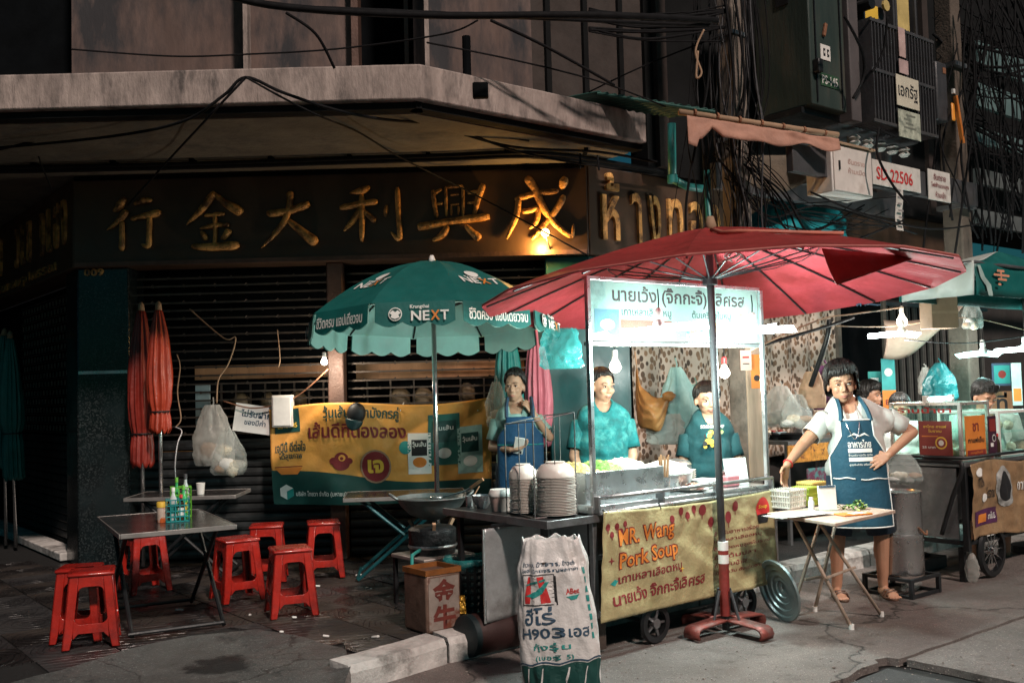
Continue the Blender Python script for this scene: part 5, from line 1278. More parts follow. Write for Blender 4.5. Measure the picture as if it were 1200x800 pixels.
# ================================================================ PEOPLE
def blob(b, voxel, smooth=4, name='body'):
    me = b.mesh(name); o = bpy.data.objects.new(name, me); COL.objects.link(o)
    md = o.modifiers.new('r', 'REMESH'); md.mode = 'VOXEL'; md.voxel_size = voxel; md.use_smooth_shade = True
    ms = o.modifiers.new('s', 'SMOOTH'); ms.factor = .5; ms.iterations = smooth
    dg = bpy.context.evaluated_depsgraph_get()
    out = bpy.data.meshes.new_from_object(o.evaluated_get(dg), depsgraph=dg)
    bpy.data.objects.remove(o); bpy.data.meshes.remove(me); out.name = name
    return out
def hand(b, wr, d, n, side, curl=.5, s=1.0):
    """Palm, four fingers of different lengths with two bends, and a thumb from the side of the palm. d: finger direction, n: palm normal."""
    wr, d, n = V(wr), V(d).normalized(), V(n).normalized(); n = (n - d * n.dot(d)).normalized(); t = d.cross(n) * side
    for k in (-1.4, -.45, .45, 1.4): b.cap(wr + d * .012 * s + t * k * .010 * s, .014 * s, wr + d * .075 * s + t * k * .019 * s, .0125 * s, 8)
    for k, L in zip((1.45, .5, -.48, -1.4), (.066, .074, .070, .054)):
        p = wr + d * .082 * s + t * k * .0195 * s; dd = (d + t * k * .10).normalized(); r = .0088 * s
        for q, f in ((0, .45), (1, .32), (2, .23)):
            dd = (dd + n * curl * (.35 + .3 * q)).normalized(); e = p + dd * L * f * s; b.cap(p, r, e, r * .92, 8); p = e; r *= .92
    p = wr + d * .022 * s + t * .024 * s; dd = (d * .6 + t * .8 + n * .25).normalized()
    for L, r in ((.036, .0125), (.028, .0105), (.022, .0095)):
        e = p + dd * L * s; b.cap(p, r * s, e, r * .9 * s, 8); p = e; dd = (dd + d * .35 + n * .2 * curl).normalized()
def person(label, loc, rz, H, j, skin, top, hair='short', yaw=0, nod=0, roll=0, wid=1.0, bottoms=None, group='people at the food stalls', hd=1.0, voxel=.0065, sleeve=.5, headx=0, top_len=.50, shoes=None, heady=0, hairm=None, hz=-.025, face=(1, 1, 1)):
    """j: joints in metres (x to the picture's right, -y to the camera): sR sL eR eL wR wL, hands hR hL = (direction, palm normal, curl)."""
    t = thing('person', label, 'person', loc, rz, group)
    s = H / 1.6
    hip, knee, ank, sho, nk, hc = .80 * s, .43 * s, .075 * s, 1.28 * s, 1.345 * s, 1.478 * s + hz
    HM = Matrix.Translation((headx, heady - .005, hc)) @ Matrix.Rotation(yaw, 4, 'Z') @ Matrix.Rotation(roll, 4, 'Y') @ Matrix.Rotation(nod, 4, 'X') @ Matrix.Scale(hd * s, 4) @ Matrix.Diagonal((*face, 1))
    b = B()
    hb = B()
    hb.ball((0, .012, .032), (.077, .095, .094), 20, 14)
    hb.ball((0, -.022, -.035), (.062, .068, .080), 18, 12)
    hb.ball((0, -.045, -.088), (.030, .030, .024), 12, 8)
    for q in (-1, 1):
        hb.ball((q * .036, -.064, -.026), (.026, .022, .026), 10, 8)
        hb.ball((q * .079, .008, -.015), (.012, .022, .032), 8, 8)
        hb.ball((q * .032, -.080, .026), (.026, .010, .009), 8, 6)
        hb.ball((q * .011, -.094, -.034), (.010, .010, .008), 8, 6)
    hb.cap((0, -.082, .012), .009, (0, -.102, -.026), .0125, 8)
    hb.ball((0, -.084, -.060), (.024, .012, .009), 10, 6); hb.ball((0, -.080, -.073), (.020, .012, .010), 10, 6)
    b.add([HM @ v for v in hb.v], hb.f)
    sR, sL = V(j['sR']), V(j['sL'])
    b.cap((headx, heady + .012, hc - .05 * s), .053 * wid ** .5 * s, (headx * .5 + (sR.x + sL.x) / 4, .018, sho + .01), .062 * wid ** .5 * s)
    tx = (sR.x + sL.x) / 2
    for q_, s_ in ((-1, sR), (1, sL)): b.cap((headx * .7 + tx * .3 + q_ * .02, .02, sho + .03 * s), .05 * s, (s_.x - q_ * .03, .02, s_.z + .005), .045 * s)
    b.cap((sR.x + .04, .01, sR.z - .01), .055 * s, (sL.x - .04, .01, sL.z - .01), .055 * s)
    b.ball((tx * .8, .0, 1.17 * s), (.155 * wid * s, .10 * wid * s, .15 * s)); b.ball((tx * .4, -.01, 1.0 * s), (.145 * wid * s, .11 * wid * s, .16 * s)); b.ball((0, .0, .84 * s), (.165 * wid * s, .12 * wid * s, .14 * s))
    for q, S_, E_, W_, Hn in ((-1, 'sR', 'eR', 'wR', 'hR'), (1, 'sL', 'eL', 'wL', 'hL')):
        a, e, wv = V(j[S_]), V(j[E_]), V(j[W_]); k = wid ** .6 * s
        b.cap(a, .050 * k, e, .038 * k); b.cap(e, .039 * k, wv, .025 * k); 
        d, n, cu = j[Hn]; hand(b, wv, d, n, q * -1, cu, 1.04 * s)
        fx = j.get('fx', .115) * q
        b.cap((q * .085 * wid, 0, hip), .085 * wid ** .7 * s, (fx * .95, -.01, knee), .054 * wid ** .6 * s); b.cap((fx * .95, -.01, knee), .053 * wid ** .6 * s, (fx, .02, ank), .034 * s)
        b.ball((fx * .97, .022, .30 * s), (.048 * wid ** .5 * s, .052 * wid ** .5 * s, .10 * s))
        b.cap((fx, .035, .035), .033 * s, (fx * 1.12, -.105, .026), .027 * s); b.ball((fx * 1.1, -.09, .028), (.042 * s, .05 * s, .022 * s))
        for m_ in range(5): b.cap((fx * 1.1 + (m_ - 2) * .017, -.13, .018), .011, (fx * 1.12 + (m_ - 2) * .018, -.158 + .006 * abs(m_ - 1.5), .014), .009, 6)
    for v in b.v: v.z = max(v.z, .012)
    put('body', blob(b, voxel, 3), skin, t, smooth=True)
    # face
    hm = hairm or M_hair
    M_eye = mat('eye white', (.45, .42, .40), .25, 0, 0, 5, 0); M_iris = mat('dark iris', (.02, .012, .008), .15, 0, 0, 5, 0); M_lip = mat('lip', (.42, .15, .12), .45, 0, .1, 20, 0)
    for q in (-1, 1):
        e = B().ball((q * .033, -.0835, .006), (.0125, .007, .0048), 12, 8); put_h(e, 'eye', M_eye, t, HM)
        e = B().ball((q * .033, -.0895, .006), (.0062, .004, .0060), 10, 6); put_h(e, 'iris', M_iris, t, HM)
        e = B().tube([(q * .017, -.089, .012), (q * .033, -.0925, .0145), (q * .050, -.083, .010)], [.0010, .0016, .0009], 6); put_h(e, 'eyelid', M_iris, t, HM)
        e = B().tube([(q * .016, -.094, .030), (q * .034, -.0935, .0355), (q * .055, -.080, .030)], [.0018, .0026, .0010], 6); put_h(e, 'eyebrow', hm, t, HM)
    e = B().tube([(-.024, -.084, -.066), (-.010, -.094, -.0625), (0, -.0955, -.0640), (.010, -.094, -.0625), (.024, -.084, -.066)], [.0012, .0030, .0028, .0030, .0012], 8); put_h(e, 'upper_lip', M_lip, t, HM)
    e = B().tube([(-.022, -.084, -.068), (0, -.0945, -.0725), (.022, -.084, -.068)], [.0012, .0040, .0012], 8); put_h(e, 'lower_lip', M_lip, t, HM)
    # hair
    h = B(); h.ball((0, .022, .048), (.088, .102, .096), 20, 14); h.ball((0, .05, .0), (.080, .072, .085), 16, 12)
    cut = None
    if hair == 'bun': h.ball((0, .09, .115), (.036, .036, .034)); h.ball((0, .10, .02), (.06, .03, .06))
    if hair == 'mop':
        h.ball((0, .015, .055), (.098, .112, .098), 20, 14)
        for q in (-1, 1): h.ball((q * .080, .012, .0), (.024, .048, .072)); h.ball((q * .072, .04, -.05), (.024, .04, .045))
        for k in range(9):
            x = -.066 + .0165 * k; h.cap((x * .8, -.06, .108), .024, (x + .014, -.088 + abs(x) * .35, .070 + .016 * math.sin(k * 1.3 + 1)), .009, 8)
    if hair == 'tied':
        for q in (-1, 1): h.ball((q * .074, .012, .02), (.016, .05, .05))
        h.ball((0, .10, -.02), (.05, .035, .06))
    if hair == 'short':
        for q in (-1, 1): h.ball((q * .072, .015, .02), (.016, .045, .040))
        for k in range(7): x = -.05 + .0167 * k; h.cap((x, -.05, .105), .022, (x * 1.1, -.080 + abs(x) * .3, .070 + .006 * math.sin(k * 3)), .012, 8)
    hv = []
    hm_me = blob(h, .0055, 2, 'hair')
    bm = bmesh.new(); bm.from_mesh(hm_me)
    fr_, tm_, er_, bk_ = dict(mop=(.058, .020, -.045, -.10), bun=(.090, .05, .014, -.085), tied=(.088, .045, .012, -.085), short=(.070, .028, .006, -.075))[hair]
    def hairline(co):
        ph = abs(math.degrees(math.atan2(co.x, -(co.y - .01))))
        ks = ((0, fr_), (38, fr_ - .004), (62, tm_), (80, er_), (112, er_ - .02), (135, bk_), (181, bk_ - .01))
        for (a0, z0), (a1, z1) in zip(ks, ks[1:]):
            if ph <= a1: z = z0 + (z1 - z0) * (ph - a0) / (a1 - a0); break
        if hair == 'mop' and ph < 60: z += .28 * co.x * (1 - ph / 60) + .006
        return z + .010 * noise.noise(V((ph * .09, 3.3, 0))) + (.012 * abs(noise.noise(V((ph * .25, 9, 0)))) if hair in ('mop', 'short') else 0)
    bmesh.ops.delete(bm, geom=[v for v in bm.verts if v.co.z < hairline(v.co)], context='VERTS')
    for v in bm.verts:
        v.co += v.normal * (.004 * noise.noise(V((v.co.x * 90, v.co.y * 90, v.co.z * 14))) + .001)
        v.co = HM @ v.co
    bm.to_mesh(hm_me); bm.free(); put('hair', hm_me, hm, t, smooth=True)
    lk = B(); hr = random.Random(int(H * 1000)); ce, rx_ = (V((0, .015, .055)), V((.101, .115, .101))) if hair == 'mop' else (V((0, .022, .048)), V((.0905, .1045, .0985)))
    for k in range(150):
        az = 2 * math.pi * (k + hr.random() * .8) / 150; pts = []; wob_ = hr.uniform(-.35, .35); lift = hr.uniform(.985, 1.035); t0_ = hr.uniform(2, 40)
        for a_ in range(7):
            po = math.radians(t0_ + 16.5 * a_); z_ = ce.z + rx_.z * math.cos(po) * lift; az_ = az + wob_ * a_ / 6
            p_ = V((ce.x + rx_.x * math.sin(po) * math.sin(az_) * lift, ce.y - rx_.y * math.sin(po) * math.cos(az_) * lift, z_))
            if p_.z < hairline(p_) - hr.uniform(.0, .012): break
            pts.append(HM @ p_)
        if len(pts) > 2: lk.tube(pts, [.0045] * (len(pts) - 1) + [.0012], 5)
    lk.build('hair_strands', mat('black hair strand', (.013, .011, .010), .5, 0, .5, 30, 0), t, smooth=True, kind='stuff')
    # top: torso shell with open sleeves
    if top:
        c = B(); gI = .014
        for q_, s_ in ((-1, sR), (1, sL)): c.cap((headx * .7 + tx * .3 + q_ * .03, .02, sho + .015 * s), .05 * s + gI * .6, (s_.x - q_ * .03, .02, s_.z + .005), .045 * s + gI)
        c.cap((sR.x + .035, .012, sR.z - .012), .066 * s + gI, (sL.x - .035, .012, sL.z - .012), .066 * s + gI, 16)
        c.ball((tx * .8, .0, 1.16 * s), (.165 * wid * s + gI, .11 * wid * s + gI, .17 * s), 18, 12); c.ball((tx * .4, -.01, .99 * s), (.16 * wid * s + gI, .122 * wid * s + gI, .20 * s), 18, 12); c.ball((0, 0, .84 * s), (.175 * wid * s + gI, .13 * wid * s + gI, .17 * s), 18, 12)
        me = blob(c, .011, 5, 'shirt')
        bm = bmesh.new(); bm.from_mesh(me)
        bmesh.ops.bisect_plane(bm, geom=bm.verts[:] + bm.edges[:] + bm.faces[:], plane_co=(0, 0, top_len * H), plane_no=(0, 0, -1), clear_outer=True)
        nc = V((headx * .6 + tx * .4, -.035, sho + .035 * s))
        kill = [v for v in bm.verts if ((v.co.x - nc.x) / (.060 * s)) ** 2 + ((v.co.y - nc.y) / .075) ** 2 < 1 and v.co.z > sho - .045 * s]
        bmesh.ops.delete(bm, geom=kill, context='VERTS')
        for v in [v for v in bm.verts if any(e.is_boundary for e in v.link_edges) and v.co.z > sho - .10 * s]:
            q_ = math.sqrt(((v.co.x - nc.x) / (.060 * s)) ** 2 + ((v.co.y - nc.y) / .075) ** 2) or 1
            v.co.x = nc.x + (v.co.x - nc.x) / q_; v.co.y = nc.y + (v.co.y - nc.y) / q_
        for v in bm.verts: v.co += v.normal * (.010 * noise.noise(V((v.co.x * 7, v.co.y * 7, v.co.z * 11))) + .009 * (1 - 2.5 * abs(noise.noise(V((v.co.x * 6 + v.co.z * 5, v.co.y * 6, v.co.z * 5 - v.co.x * 4))))))
        bm.to_mesh(me); bm.free()
        so = put('shirt', me, top, t, smooth=True, solid=.004)
        for S_, E_ in (('sR', 'eR'), ('sL', 'eL')):
            a, e = V(j[S_]), V(j[E_]); d = (e - a)
            L = sleeve
            pts = [a - d.normalized() * .02, a, a + d * L * .5, a + d * L]; k = wid ** .6 * s
            bb = B().tube(pts, [.066 * k, .069 * k, .064 * k, .066 * k], 18, cap=False)
            for v in bb.v: v += (v - a).normalized() * .008 * noise.noise(v * 22)
            bb.build('sleeve', top, so, smooth=True, solid=.004)
    if bottoms:
        kind, m, zl = bottoms
        c = B(); c.ball((0, 0, .84 * s), (.172 * wid * s, .128 * wid * s, .16 * s), 16, 12)
        me = blob(c, .012, 4, 'shorts'); o = put('shorts', me, m, t, smooth=True)
        for q in (-1, 1):
            fx = j.get('fx', .115) * q; a = V((q * .085 * wid, 0, hip)); kn = V((fx * .95, -.01, knee)); f = (hip - zl) / (hip - knee); e = a + (kn - a) * f
            B().tube([a + V((0, 0, .05)), a, a.lerp(e, .5), e], [.10 * wid ** .7 * s, .104 * wid ** .7 * s, .095 * wid ** .7 * s, .088 * wid ** .7 * s], 18, cap=False).build('trouser_leg', m, o, smooth=True, solid=.004)
    if shoes:
        for q in (-1, 1):
            fx = j.get('fx', .115) * q
            sd = B().prism([(fx * 1.05 + .048 * math.cos(a) * (1.05 if math.sin(a) < 0 else .85), -.05 + .125 * math.sin(a)) for a in [2 * math.pi * k / 20 for k in range(20)]], .0, .016).build('sandal', shoes, t, bevel=.004)
            for z0, y0 in ((.05, -.10), (.055, -.06)): B().tube([(fx * 1.05 - .046, y0, .012), (fx * 1.05 - .03, y0 - .005, z0), (fx * 1.05 + .03, y0 - .005, z0), (fx * 1.05 + .046, y0, .012)], .007, 6).build('strap', shoes, sd)
    return t, HM
def put_h(b, name, m, t, HM):
    b.v = [HM @ v for v in b.v]; return b.build(name, m, t, smooth=True)
# --- vendor in the navy apron behind the folding table
vq = P(1001, 500, 6.74)
V0 = (vq.x, 6.74, 0)
KP = 6.74 / F
def L1(px, py, y): 
    p = P(px, py, 6.74 + y) - V(V0); return p
vend, vHM = person('stocky vendor in white t-shirt and navy printed apron, hand on hip, behind the small table', V0, R(0), 1.60,
    dict(sR=L1(966, 492, .02), sL=L1(1041, 490, .02), eR=L1(940, 522, -.06), wR=L1(922, 545, -.22), eL=L1(1069, 506, .02), wL=L1(1041, 533, -.17),
         hR=((-.35, -.35, -1), (.6, -.5, .2), .35), hL=((-1, -.25, -.45), (.1, .9, -.2), .22), fx=.155),
    M_skin, M_shirtw, 'mop', yaw=R(-10), nod=R(7), roll=R(-3), wid=1.06, hz=-.055, bottoms=('shorts', M_denim, .42), hd=1.10, face=(1.0, 1, .98), voxel=.0055, sleeve=.62, headx=-.085, heady=-.03, shoes=mat('brown sandal', (.10, .05, .03), .6))
# apron shaped over the belly
AR = lambda z: (.215, .185) if z < 1.0 else (.215 - .02 * (z - 1.0) / .25, .185 - .03 * (z - 1.0) / .25)
def apr(u, v, off=0):
    z = 1.185 - .70 * v
    hwid = .105 + .02 * v if v < .15 else min(.188, .108 + (v - .15) * .42)
    x = (u - .5) * 2 * hwid; rx, ry = AR(z)
    cx = -.045 + .035 * v
    y = -ry * math.sqrt(max(.05, 1 - (x / (rx + .03)) ** 2)) - .012 - off + .010 * noise.noise(V((x * 6, 1, z * 4))) - .03 * max(0, v - .5)
    return V((x + cx, y - .006, z))
ap = B().grid(lambda u, v: apr(u, v), 30, 40).build('apron', M_apron_b, vend, smooth=True, solid=.004)
B().tube([apr(0, v / 40, .004) for v in range(41)] + [apr(u / 10, 1, .004) for u in range(1, 11)] + [apr(1, v / 40, .004) for v in range(39, -1, -1)], .0045, 6).build('white_piping', M_white, ap)
B().tube([apr(u / 10, 0, .004) for u in range(11)], .0055, 6).build('white_piping', M_white, ap)
for x in (0, 1):
    p = apr(.03 + .94 * x, 0.01, .006)
    q2 = V((-.125 + .15 * x, -.05, 1.325))
    B().tube(spline([p, p.lerp(q2, .5) + V((0, -.03, .0)), q2, q2 + V((.01, .08, .0))], 4), .016, 4).build('apron_strap', M_apron_b, ap)
for u0, u1 in ((.03, .36), (.46, .97)):
    B().tube([apr(u0 + (u1 - u0) * k / 8, .54 + .03 * u0 + .006 * math.sin(k), .006) for k in range(9)], .0045, 6).build('pocket_hem', M_white, ap)
def apf(off=.006): return lambda x, y, z=0: apr_xy(x, y, off)
def apr_xy(x, z, off):
    v = (1.185 - z) / .70; hwid = .105 + .02 * v if v < .15 else min(.188, .108 + (v - .15) * .42)
    return apr(.5 + (x) / (2 * hwid), v, off)
lettering('อาหารไทย', ap, M_ink_w, apf(), .155, .052, -.0, 1.03, .02, maxedge=.02)
decal('printed_wave', [(-.075, 1.075), (-.03, 1.10), (.0, 1.085), (.04, 1.10), (.075, 1.075), (.04, 1.088), (.0, 1.074), (-.03, 1.088)], ap, M_ink_w, apf(), .02)
for z, w_ in ((.972, .16), (.915, .16)): decal('printed_bar', rect(-.08, z, -.08 + w_, z + .026), ap, M_ink_w, apf(), .02)
lettering('ร้านอร่อยทุกมื้อ ทุกวัน', ap, M_ink_w, apf(), .16, .018, 0, .955, .01, maxedge=.02); lettering('สูตรต้นตำรับ เครื่องครบ', ap, M_ink_w, apf(), .16, .018, 0, .893, .01, maxedge=.02)
B().tube(spline([V((-.125, -.09, 1.29)), V((-.11, -.185, 1.15)), V((-.07, -.215, 1.06)), V((-.03, -.19, 1.16)), V((-.02, -.09, 1.29))], 5), .0025, 5).build('necklace', M_chrome, vend)
wrp = L1(922, 545, -.22)
B().lathe([(.030, -.006), (.033, 0), (.030, .006)], 16, c=wrp + (L1(940, 522, -.06) - wrp) * .08, M=((L1(940, 522, -.06) - wrp).to_track_quat('Z', 'Y').to_matrix().to_4x4()), cap=False).build('red_bracelet', M_ink_red, vend, smooth=True, solid=.003)
# --- woman with the phone
pq = P(606, 500, 7.25); pz = PAVE
def L2(px, py, y): return P(px, py, 7.25 + y) - V((pq.x, 7.25, pz))
pv_, pHM = person('young woman in mint t-shirt and blue apron holding a phone, hand raised to her neck', (pq.x, 7.25, pz), 0, 1.50,
    dict(sR=L2(584, 496, .02), sL=L2(629, 494, .02), eR=L2(577, 524, .0), wR=L2(599, 527, -.2), eL=L2(644, 512, -.02), wL=L2(627, 488, -.09),
         hR=((1, -.2, .35), (-.1, -.5, .9), .55), hL=((-.5, -.1, .9), (-.6, .5, -.3), .6), fx=.10),
    M_skin2, M_shirtt, 'bun', yaw=R(-14), nod=R(3), wid=.88, hz=-.04, face=(.90, 1, 1.0), bottoms=('trousers', M_denim, .46), sleeve=.72, headx=-.01)
def ap2(u, v, off=0):
    z = 1.13 - .62 * v; hwid = (.10 if v < .1 else min(.165, .10 + (v - .1) * .5)); x = (u - .5) * 2 * hwid
    return V((x + .02, -.135 * math.sqrt(max(.1, 1 - (x / .21) ** 2)) - .03 - off + .006 * noise.noise(V((x * 7, 2, z * 5))), z))
a2 = B().grid(ap2, 20, 24).build('apron', mat('blue apron cloth', (.008, .06, .14), .8, 0, .12, 8, .3, 20), pv_, smooth=True, solid=.004)
for u in (0.03, .97): B().tube([ap2(u, .01, .004), ap2(u, .0, .0) + V((.0, .03, .07)), ap2(u, 0) + V((-.02 * (u - .5), .11, .135))], .014, 4).build('apron_strap', M_ink_n, a2)
B().tube([ap2(k / 10, .32, .004) for k in range(11)], .004, 5).build('apron_tie', M_ink_t, a2)
ph = thing('phone', 'phone held in the right hand of the young woman in the blue apron', 'phone', P(608, 522, 7.02), R(15), tilt=Matrix.Rotation(R(-55), 4, 'X') @ Matrix.Rotation(R(20), 4, 'Y'))
B().box((0, 0, 0), (.07, .14, .008)).build('case', M_white, ph, bevel=.003); B().box((0, 0, .0045), (.062, .13, .001)).build('screen', M_ink_k, ph); B().box((.018, .05, -.0048), (.016, .022, .003)).build('camera_bump', M_ink_k, ph, bevel=.001)
# --- woman in the tie dye shirt
tq_ = P(707, 500, 6.88)
def L3(px, py, y): return P(px, py, 6.88 + y) - V((tq_.x, 6.88, PAVE))
person('woman in a teal tie dye t-shirt looking aside behind the food tray', (tq_.x, 6.88, PAVE), R(0), 1.49,
    dict(sR=L3(680, 497, .02), sL=L3(733, 496, .02), eR=L3(673, 535, -.02), wR=L3(683, 560, -.14), eL=L3(741, 533, -.02), wL=L3(735, 562, -.13),
         hR=((.3, -.6, -.5), (.3, -.2, -.9), .4), hL=((-.3, -.6, -.5), (-.3, -.2, -.9), .4)),
    M_skin2, M_tie, 'tied', yaw=R(30), nod=R(6), wid=1.12, hz=-.05, hd=1.02, face=(1.02, 1, .96), bottoms=('trousers', M_denim, .46), sleeve=.78)
# --- boy
bq_ = P(830, 500, 7.0)
def L4(px, py, y): return P(px, py, 7.0 + y) - V((bq_.x, 7.0, PAVE))
boy, bHM = person('boy in a dark teal printed t-shirt behind the cart, beside the umbrella post', (bq_.x, 7.0, PAVE), R(0), 1.37,
    dict(sR=L4(806, 514, .02), sL=L4(856, 513, .02), eR=L4(800, 545, -.02), wR=L4(808, 568, -.12), eL=L4(865, 543, -.02), wL=L4(860, 566, -.12),
         hR=((.3, -.6, -.5), (.3, -.2, -.9), .4), hL=((-.3, -.6, -.5), (-.3, -.2, -.9), .4), fx=.09),
    M_skin2, M_boyt, 'short', yaw=R(6), nod=R(8), wid=1.08, hz=-.05, face=(1.08, 1, .93), bottoms=('shorts', M_denim, .42), sleeve=.72, hd=1.13)
def byf(x, y, z=0): return V((x - .005, -.155 - .02 * math.cos(x * 9), y))
bs_ = [c for c in boy.children if c.name.startswith('shirt')][0]
lettering('SCHOOL CAMP', bs_, M_ink_w, byf, .16, .022, 0, 1.035, .02)
for k in range(16): decal('shirt_print', disc(random.uniform(-.06, .06), .95 + random.uniform(-.055, .055), random.uniform(.012, .022), None, 7), bs_, random.choice((M_ink_y, M_gr, M_ink_t, M_ink_k)), lambda x, y, z, q=k: byf(x, y) + V((0, -.001 * q, 0)))
# --- people further right
def back_person(label, px, py_eye, d, H, hair, yaw, nod, top, wid=1.05, skin=M_skin, hm=None):
    q = P(px, 500, d); z0 = 0.0
    sx = .19 * wid; zs = 1.27 * H / 1.6
    person(label, (q.x, d, P(px, py_eye, d).z - 1.47 * H / 1.6), R(0), H, dict(sR=(-sx, .02, zs), sL=(sx, .02, zs), eR=(-sx - .06, -.03, zs - .26), wR=(-sx + .04, -.22, zs - .36), eL=(sx + .06, -.03, zs - .26), wL=(sx - .04, -.22, zs - .36),
        hR=((.4, -.8, -.2), (0, 0, -1), .4), hL=((-.4, -.8, -.2), (0, 0, -1), .4)), skin, top, hair, yaw=yaw, nod=nod, wid=wid, bottoms=('trousers', M_denim, .44), voxel=.0085, sleeve=.7, hairm=hm)
back_person('man in a white shirt looking down at the glass counter under the teal lamp', 1155, 462, 8.15, 1.58, 'short', R(14), R(24), M_white, 1.1)
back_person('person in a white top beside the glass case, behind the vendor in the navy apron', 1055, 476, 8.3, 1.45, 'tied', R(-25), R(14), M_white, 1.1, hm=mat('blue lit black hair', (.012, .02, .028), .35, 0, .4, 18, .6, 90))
back_person('dark haired person mostly hidden behind the head and shoulder of the apron vendor', 1022, 462, 9.1, 1.6, 'mop', R(40), R(0), mat('dull grey cloth', (.2, .18, .17), .85, 0, .1, 9, .3, 18), .95)

# ================================================================ TABLE BEFORE THE VENDOR
F_, L_, R_ = V((1.747, 5.51, 0)), V((1.51, 6.05, 0)), V((2.27, 6.01, 0))
ct = (L_ + R_) / 2
M_tt2 = mat('worn cream table top', (.45, .33, .26), .5, 0, .2, 8, .1, 40, (.5, .42, .36), .5, .7)
M_tl2 = mat('chipped beige tube', (.50, .38, .30), .5, .3, .25, 12, .1, 40, (.25, .14, .08), .55, .75)
vt = thing('folding_table', 'small cream folding table on crossed beige legs holding tubs and greens before the vendor', 'table', (ct.x, ct.y, 0), 0, 'folding tables')
tp = [F_, R_, L_ + R_ - F_ - V((-.02, .16, 0)), L_ + V((.0, .0, 0))]
ctr = V((ct.x, ct.y, 0))
B().prism([(p - ctr).xy for p in tp], .64, .66).build('table_top', M_tt2, vt, bevel=.004)
for a, c in (((927, 722), (985, 607)), ((998, 737), (928, 606)), ((1033, 722), (958, 606)), ((955, 716), (1012, 604))):
    g = G(*a); u_ = V((P(c[0], c[1], 6.0).x, g.y + (.1 if a[0] < 1000 else -.1), .635)); d = (u_ - g)
    B().tube([g - ctr + V((0, 0, .008)), u_ - ctr], .0115, 8).build('leg', M_tl2, vt, smooth=True)
    B().lathe([(.016, 0), (.016, .03)], 10, c=g - ctr).build('rubber_foot', M_white, vt)
B().tube([G(927, 722) - ctr + V((.10, .02, .22)), G(955, 716) - ctr + V((.06, -.02, .22))], .009, 8).build('cross_bar', M_tl2, vt)
B().tube([G(998, 737) - ctr + V((-.13, .0, .30)), G(1033, 722) - ctr + V((-.15, .0, .30))], .009, 8).build('cross_bar', M_tl2, vt)
def vt_at(px, py): g = G(px, py, .66); return (g.x, g.y, .661)
def crate(label, loc, rz, lx, ly, h, m, mi=None):
    t = thing('plastic_basket', label, 'basket', loc, rz, 'baskets on the vendor table')
    b = B()
    for k in range(4): 
        z = .01 + (h - .02) * k / 3; f = .9 + .1 * z / h
        for s in (-1, 1): b.beam((-lx / 2 * f, s * ly / 2 * f, z), (lx / 2 * f, s * ly / 2 * f, z), .008); b.beam((s * lx / 2 * f, -ly / 2 * f, z), (s * lx / 2 * f, ly / 2 * f, z), .008)
    for k in range(9):
        x = lx * (k / 8 - .5); y = ly * (k / 8 - .5)
        for s in (-1, 1): b.beam((x * .9, s * ly * .45, 0), (x, s * ly / 2, h), .006); b.beam((s * lx * .45, y * .9, 0), (s * lx / 2, y, h), .006)
    b.build('lattice', m, t)
    B().box((0, 0, h / 2 + .004), (lx * .9, ly * .9, h * .92)).build('contents', mi or M_bagw, t, bevel=.01)
    B().box((0, 0, .005), (lx * .9, ly * .9, .008)).build('base', m, t)
    return t
M_lime = mat('lime lattice plastic', (.42, .50, .06), .45); M_yel = mat('pale yellow plastic', (.70, .52, .16), .45); M_pail = mat('pale pail plastic', (.64, .62, .56), .4)
crate('pale square basket with an orange rim at the left of the vendor table', vt_at(924, 595), TH, .17, .15, .12, M_pail)
crate('lime green lattice basket between the pale basket and the bottle', vt_at(944, 592), TH + .1, .11, .12, .12, M_lime, mat('dull green fill', (.25, .3, .08), .6))
crate('yellow basket behind the white acrylic frame', (lambda v: (v[0], v[1] + .10, v[2]))(vt_at(957, 591)), TH, .14, .12, .14, M_yel, mat('yellow fill', (.6, .45, .15), .6))
q = vt_at(951, 598)
t = thing('sauce_bottle', 'small clear bottle with a white cap in front of the lime basket', 'bottle', q, 0)
B().lathe([(.018, 0), (.019, .05), (.012, .065)], 14).build('body', M_bcl, t, smooth=40); B().lathe([(.013, .065), (.013, .08)], 12).build('cap', M_white, t, smooth=40)
q = vt_at(970, 598)
t = thing('acrylic_frame', 'small upright white notice frame in the middle of the vendor table', 'frame', q, R(6))
B().box((0, 0, .075), (.115, .006, .15), Matrix.Rotation(R(-6), 4, 'X')).build('card', M_paper, t, bevel=.002); B().box((0, .01, .004), (.115, .05, .006)).build('foot', M_glass, t)
B().box((0, -.001, .144), (.10, .006, .012), Matrix.Rotation(R(-6), 4, 'X')).build('header', M_ink_n, t)
q = vt_at(930, 604)
t = thing('newspaper', 'sheets of newspaper lying along the near left edge of the vendor table', 'paper', q, R(-62))
for k in range(3): B().grid(lambda u, v: V(((u - .5) * .17 + .02 * k, (v - .5) * .34 + .015 * k, .003 + .004 * k + .004 * abs(noise.noise(V((u * 4, v * 5, k)))))), 8, 12).build('sheet', mat('newsprint', (.55, .53, .50), .9, 0, .25, 60, .05), t, solid=.001)
q = vt_at(1000, 597)
t = thing('leafy_greens', 'bunch of leafy green vegetables at the right end of the vendor table', 'vegetables', q, 0)
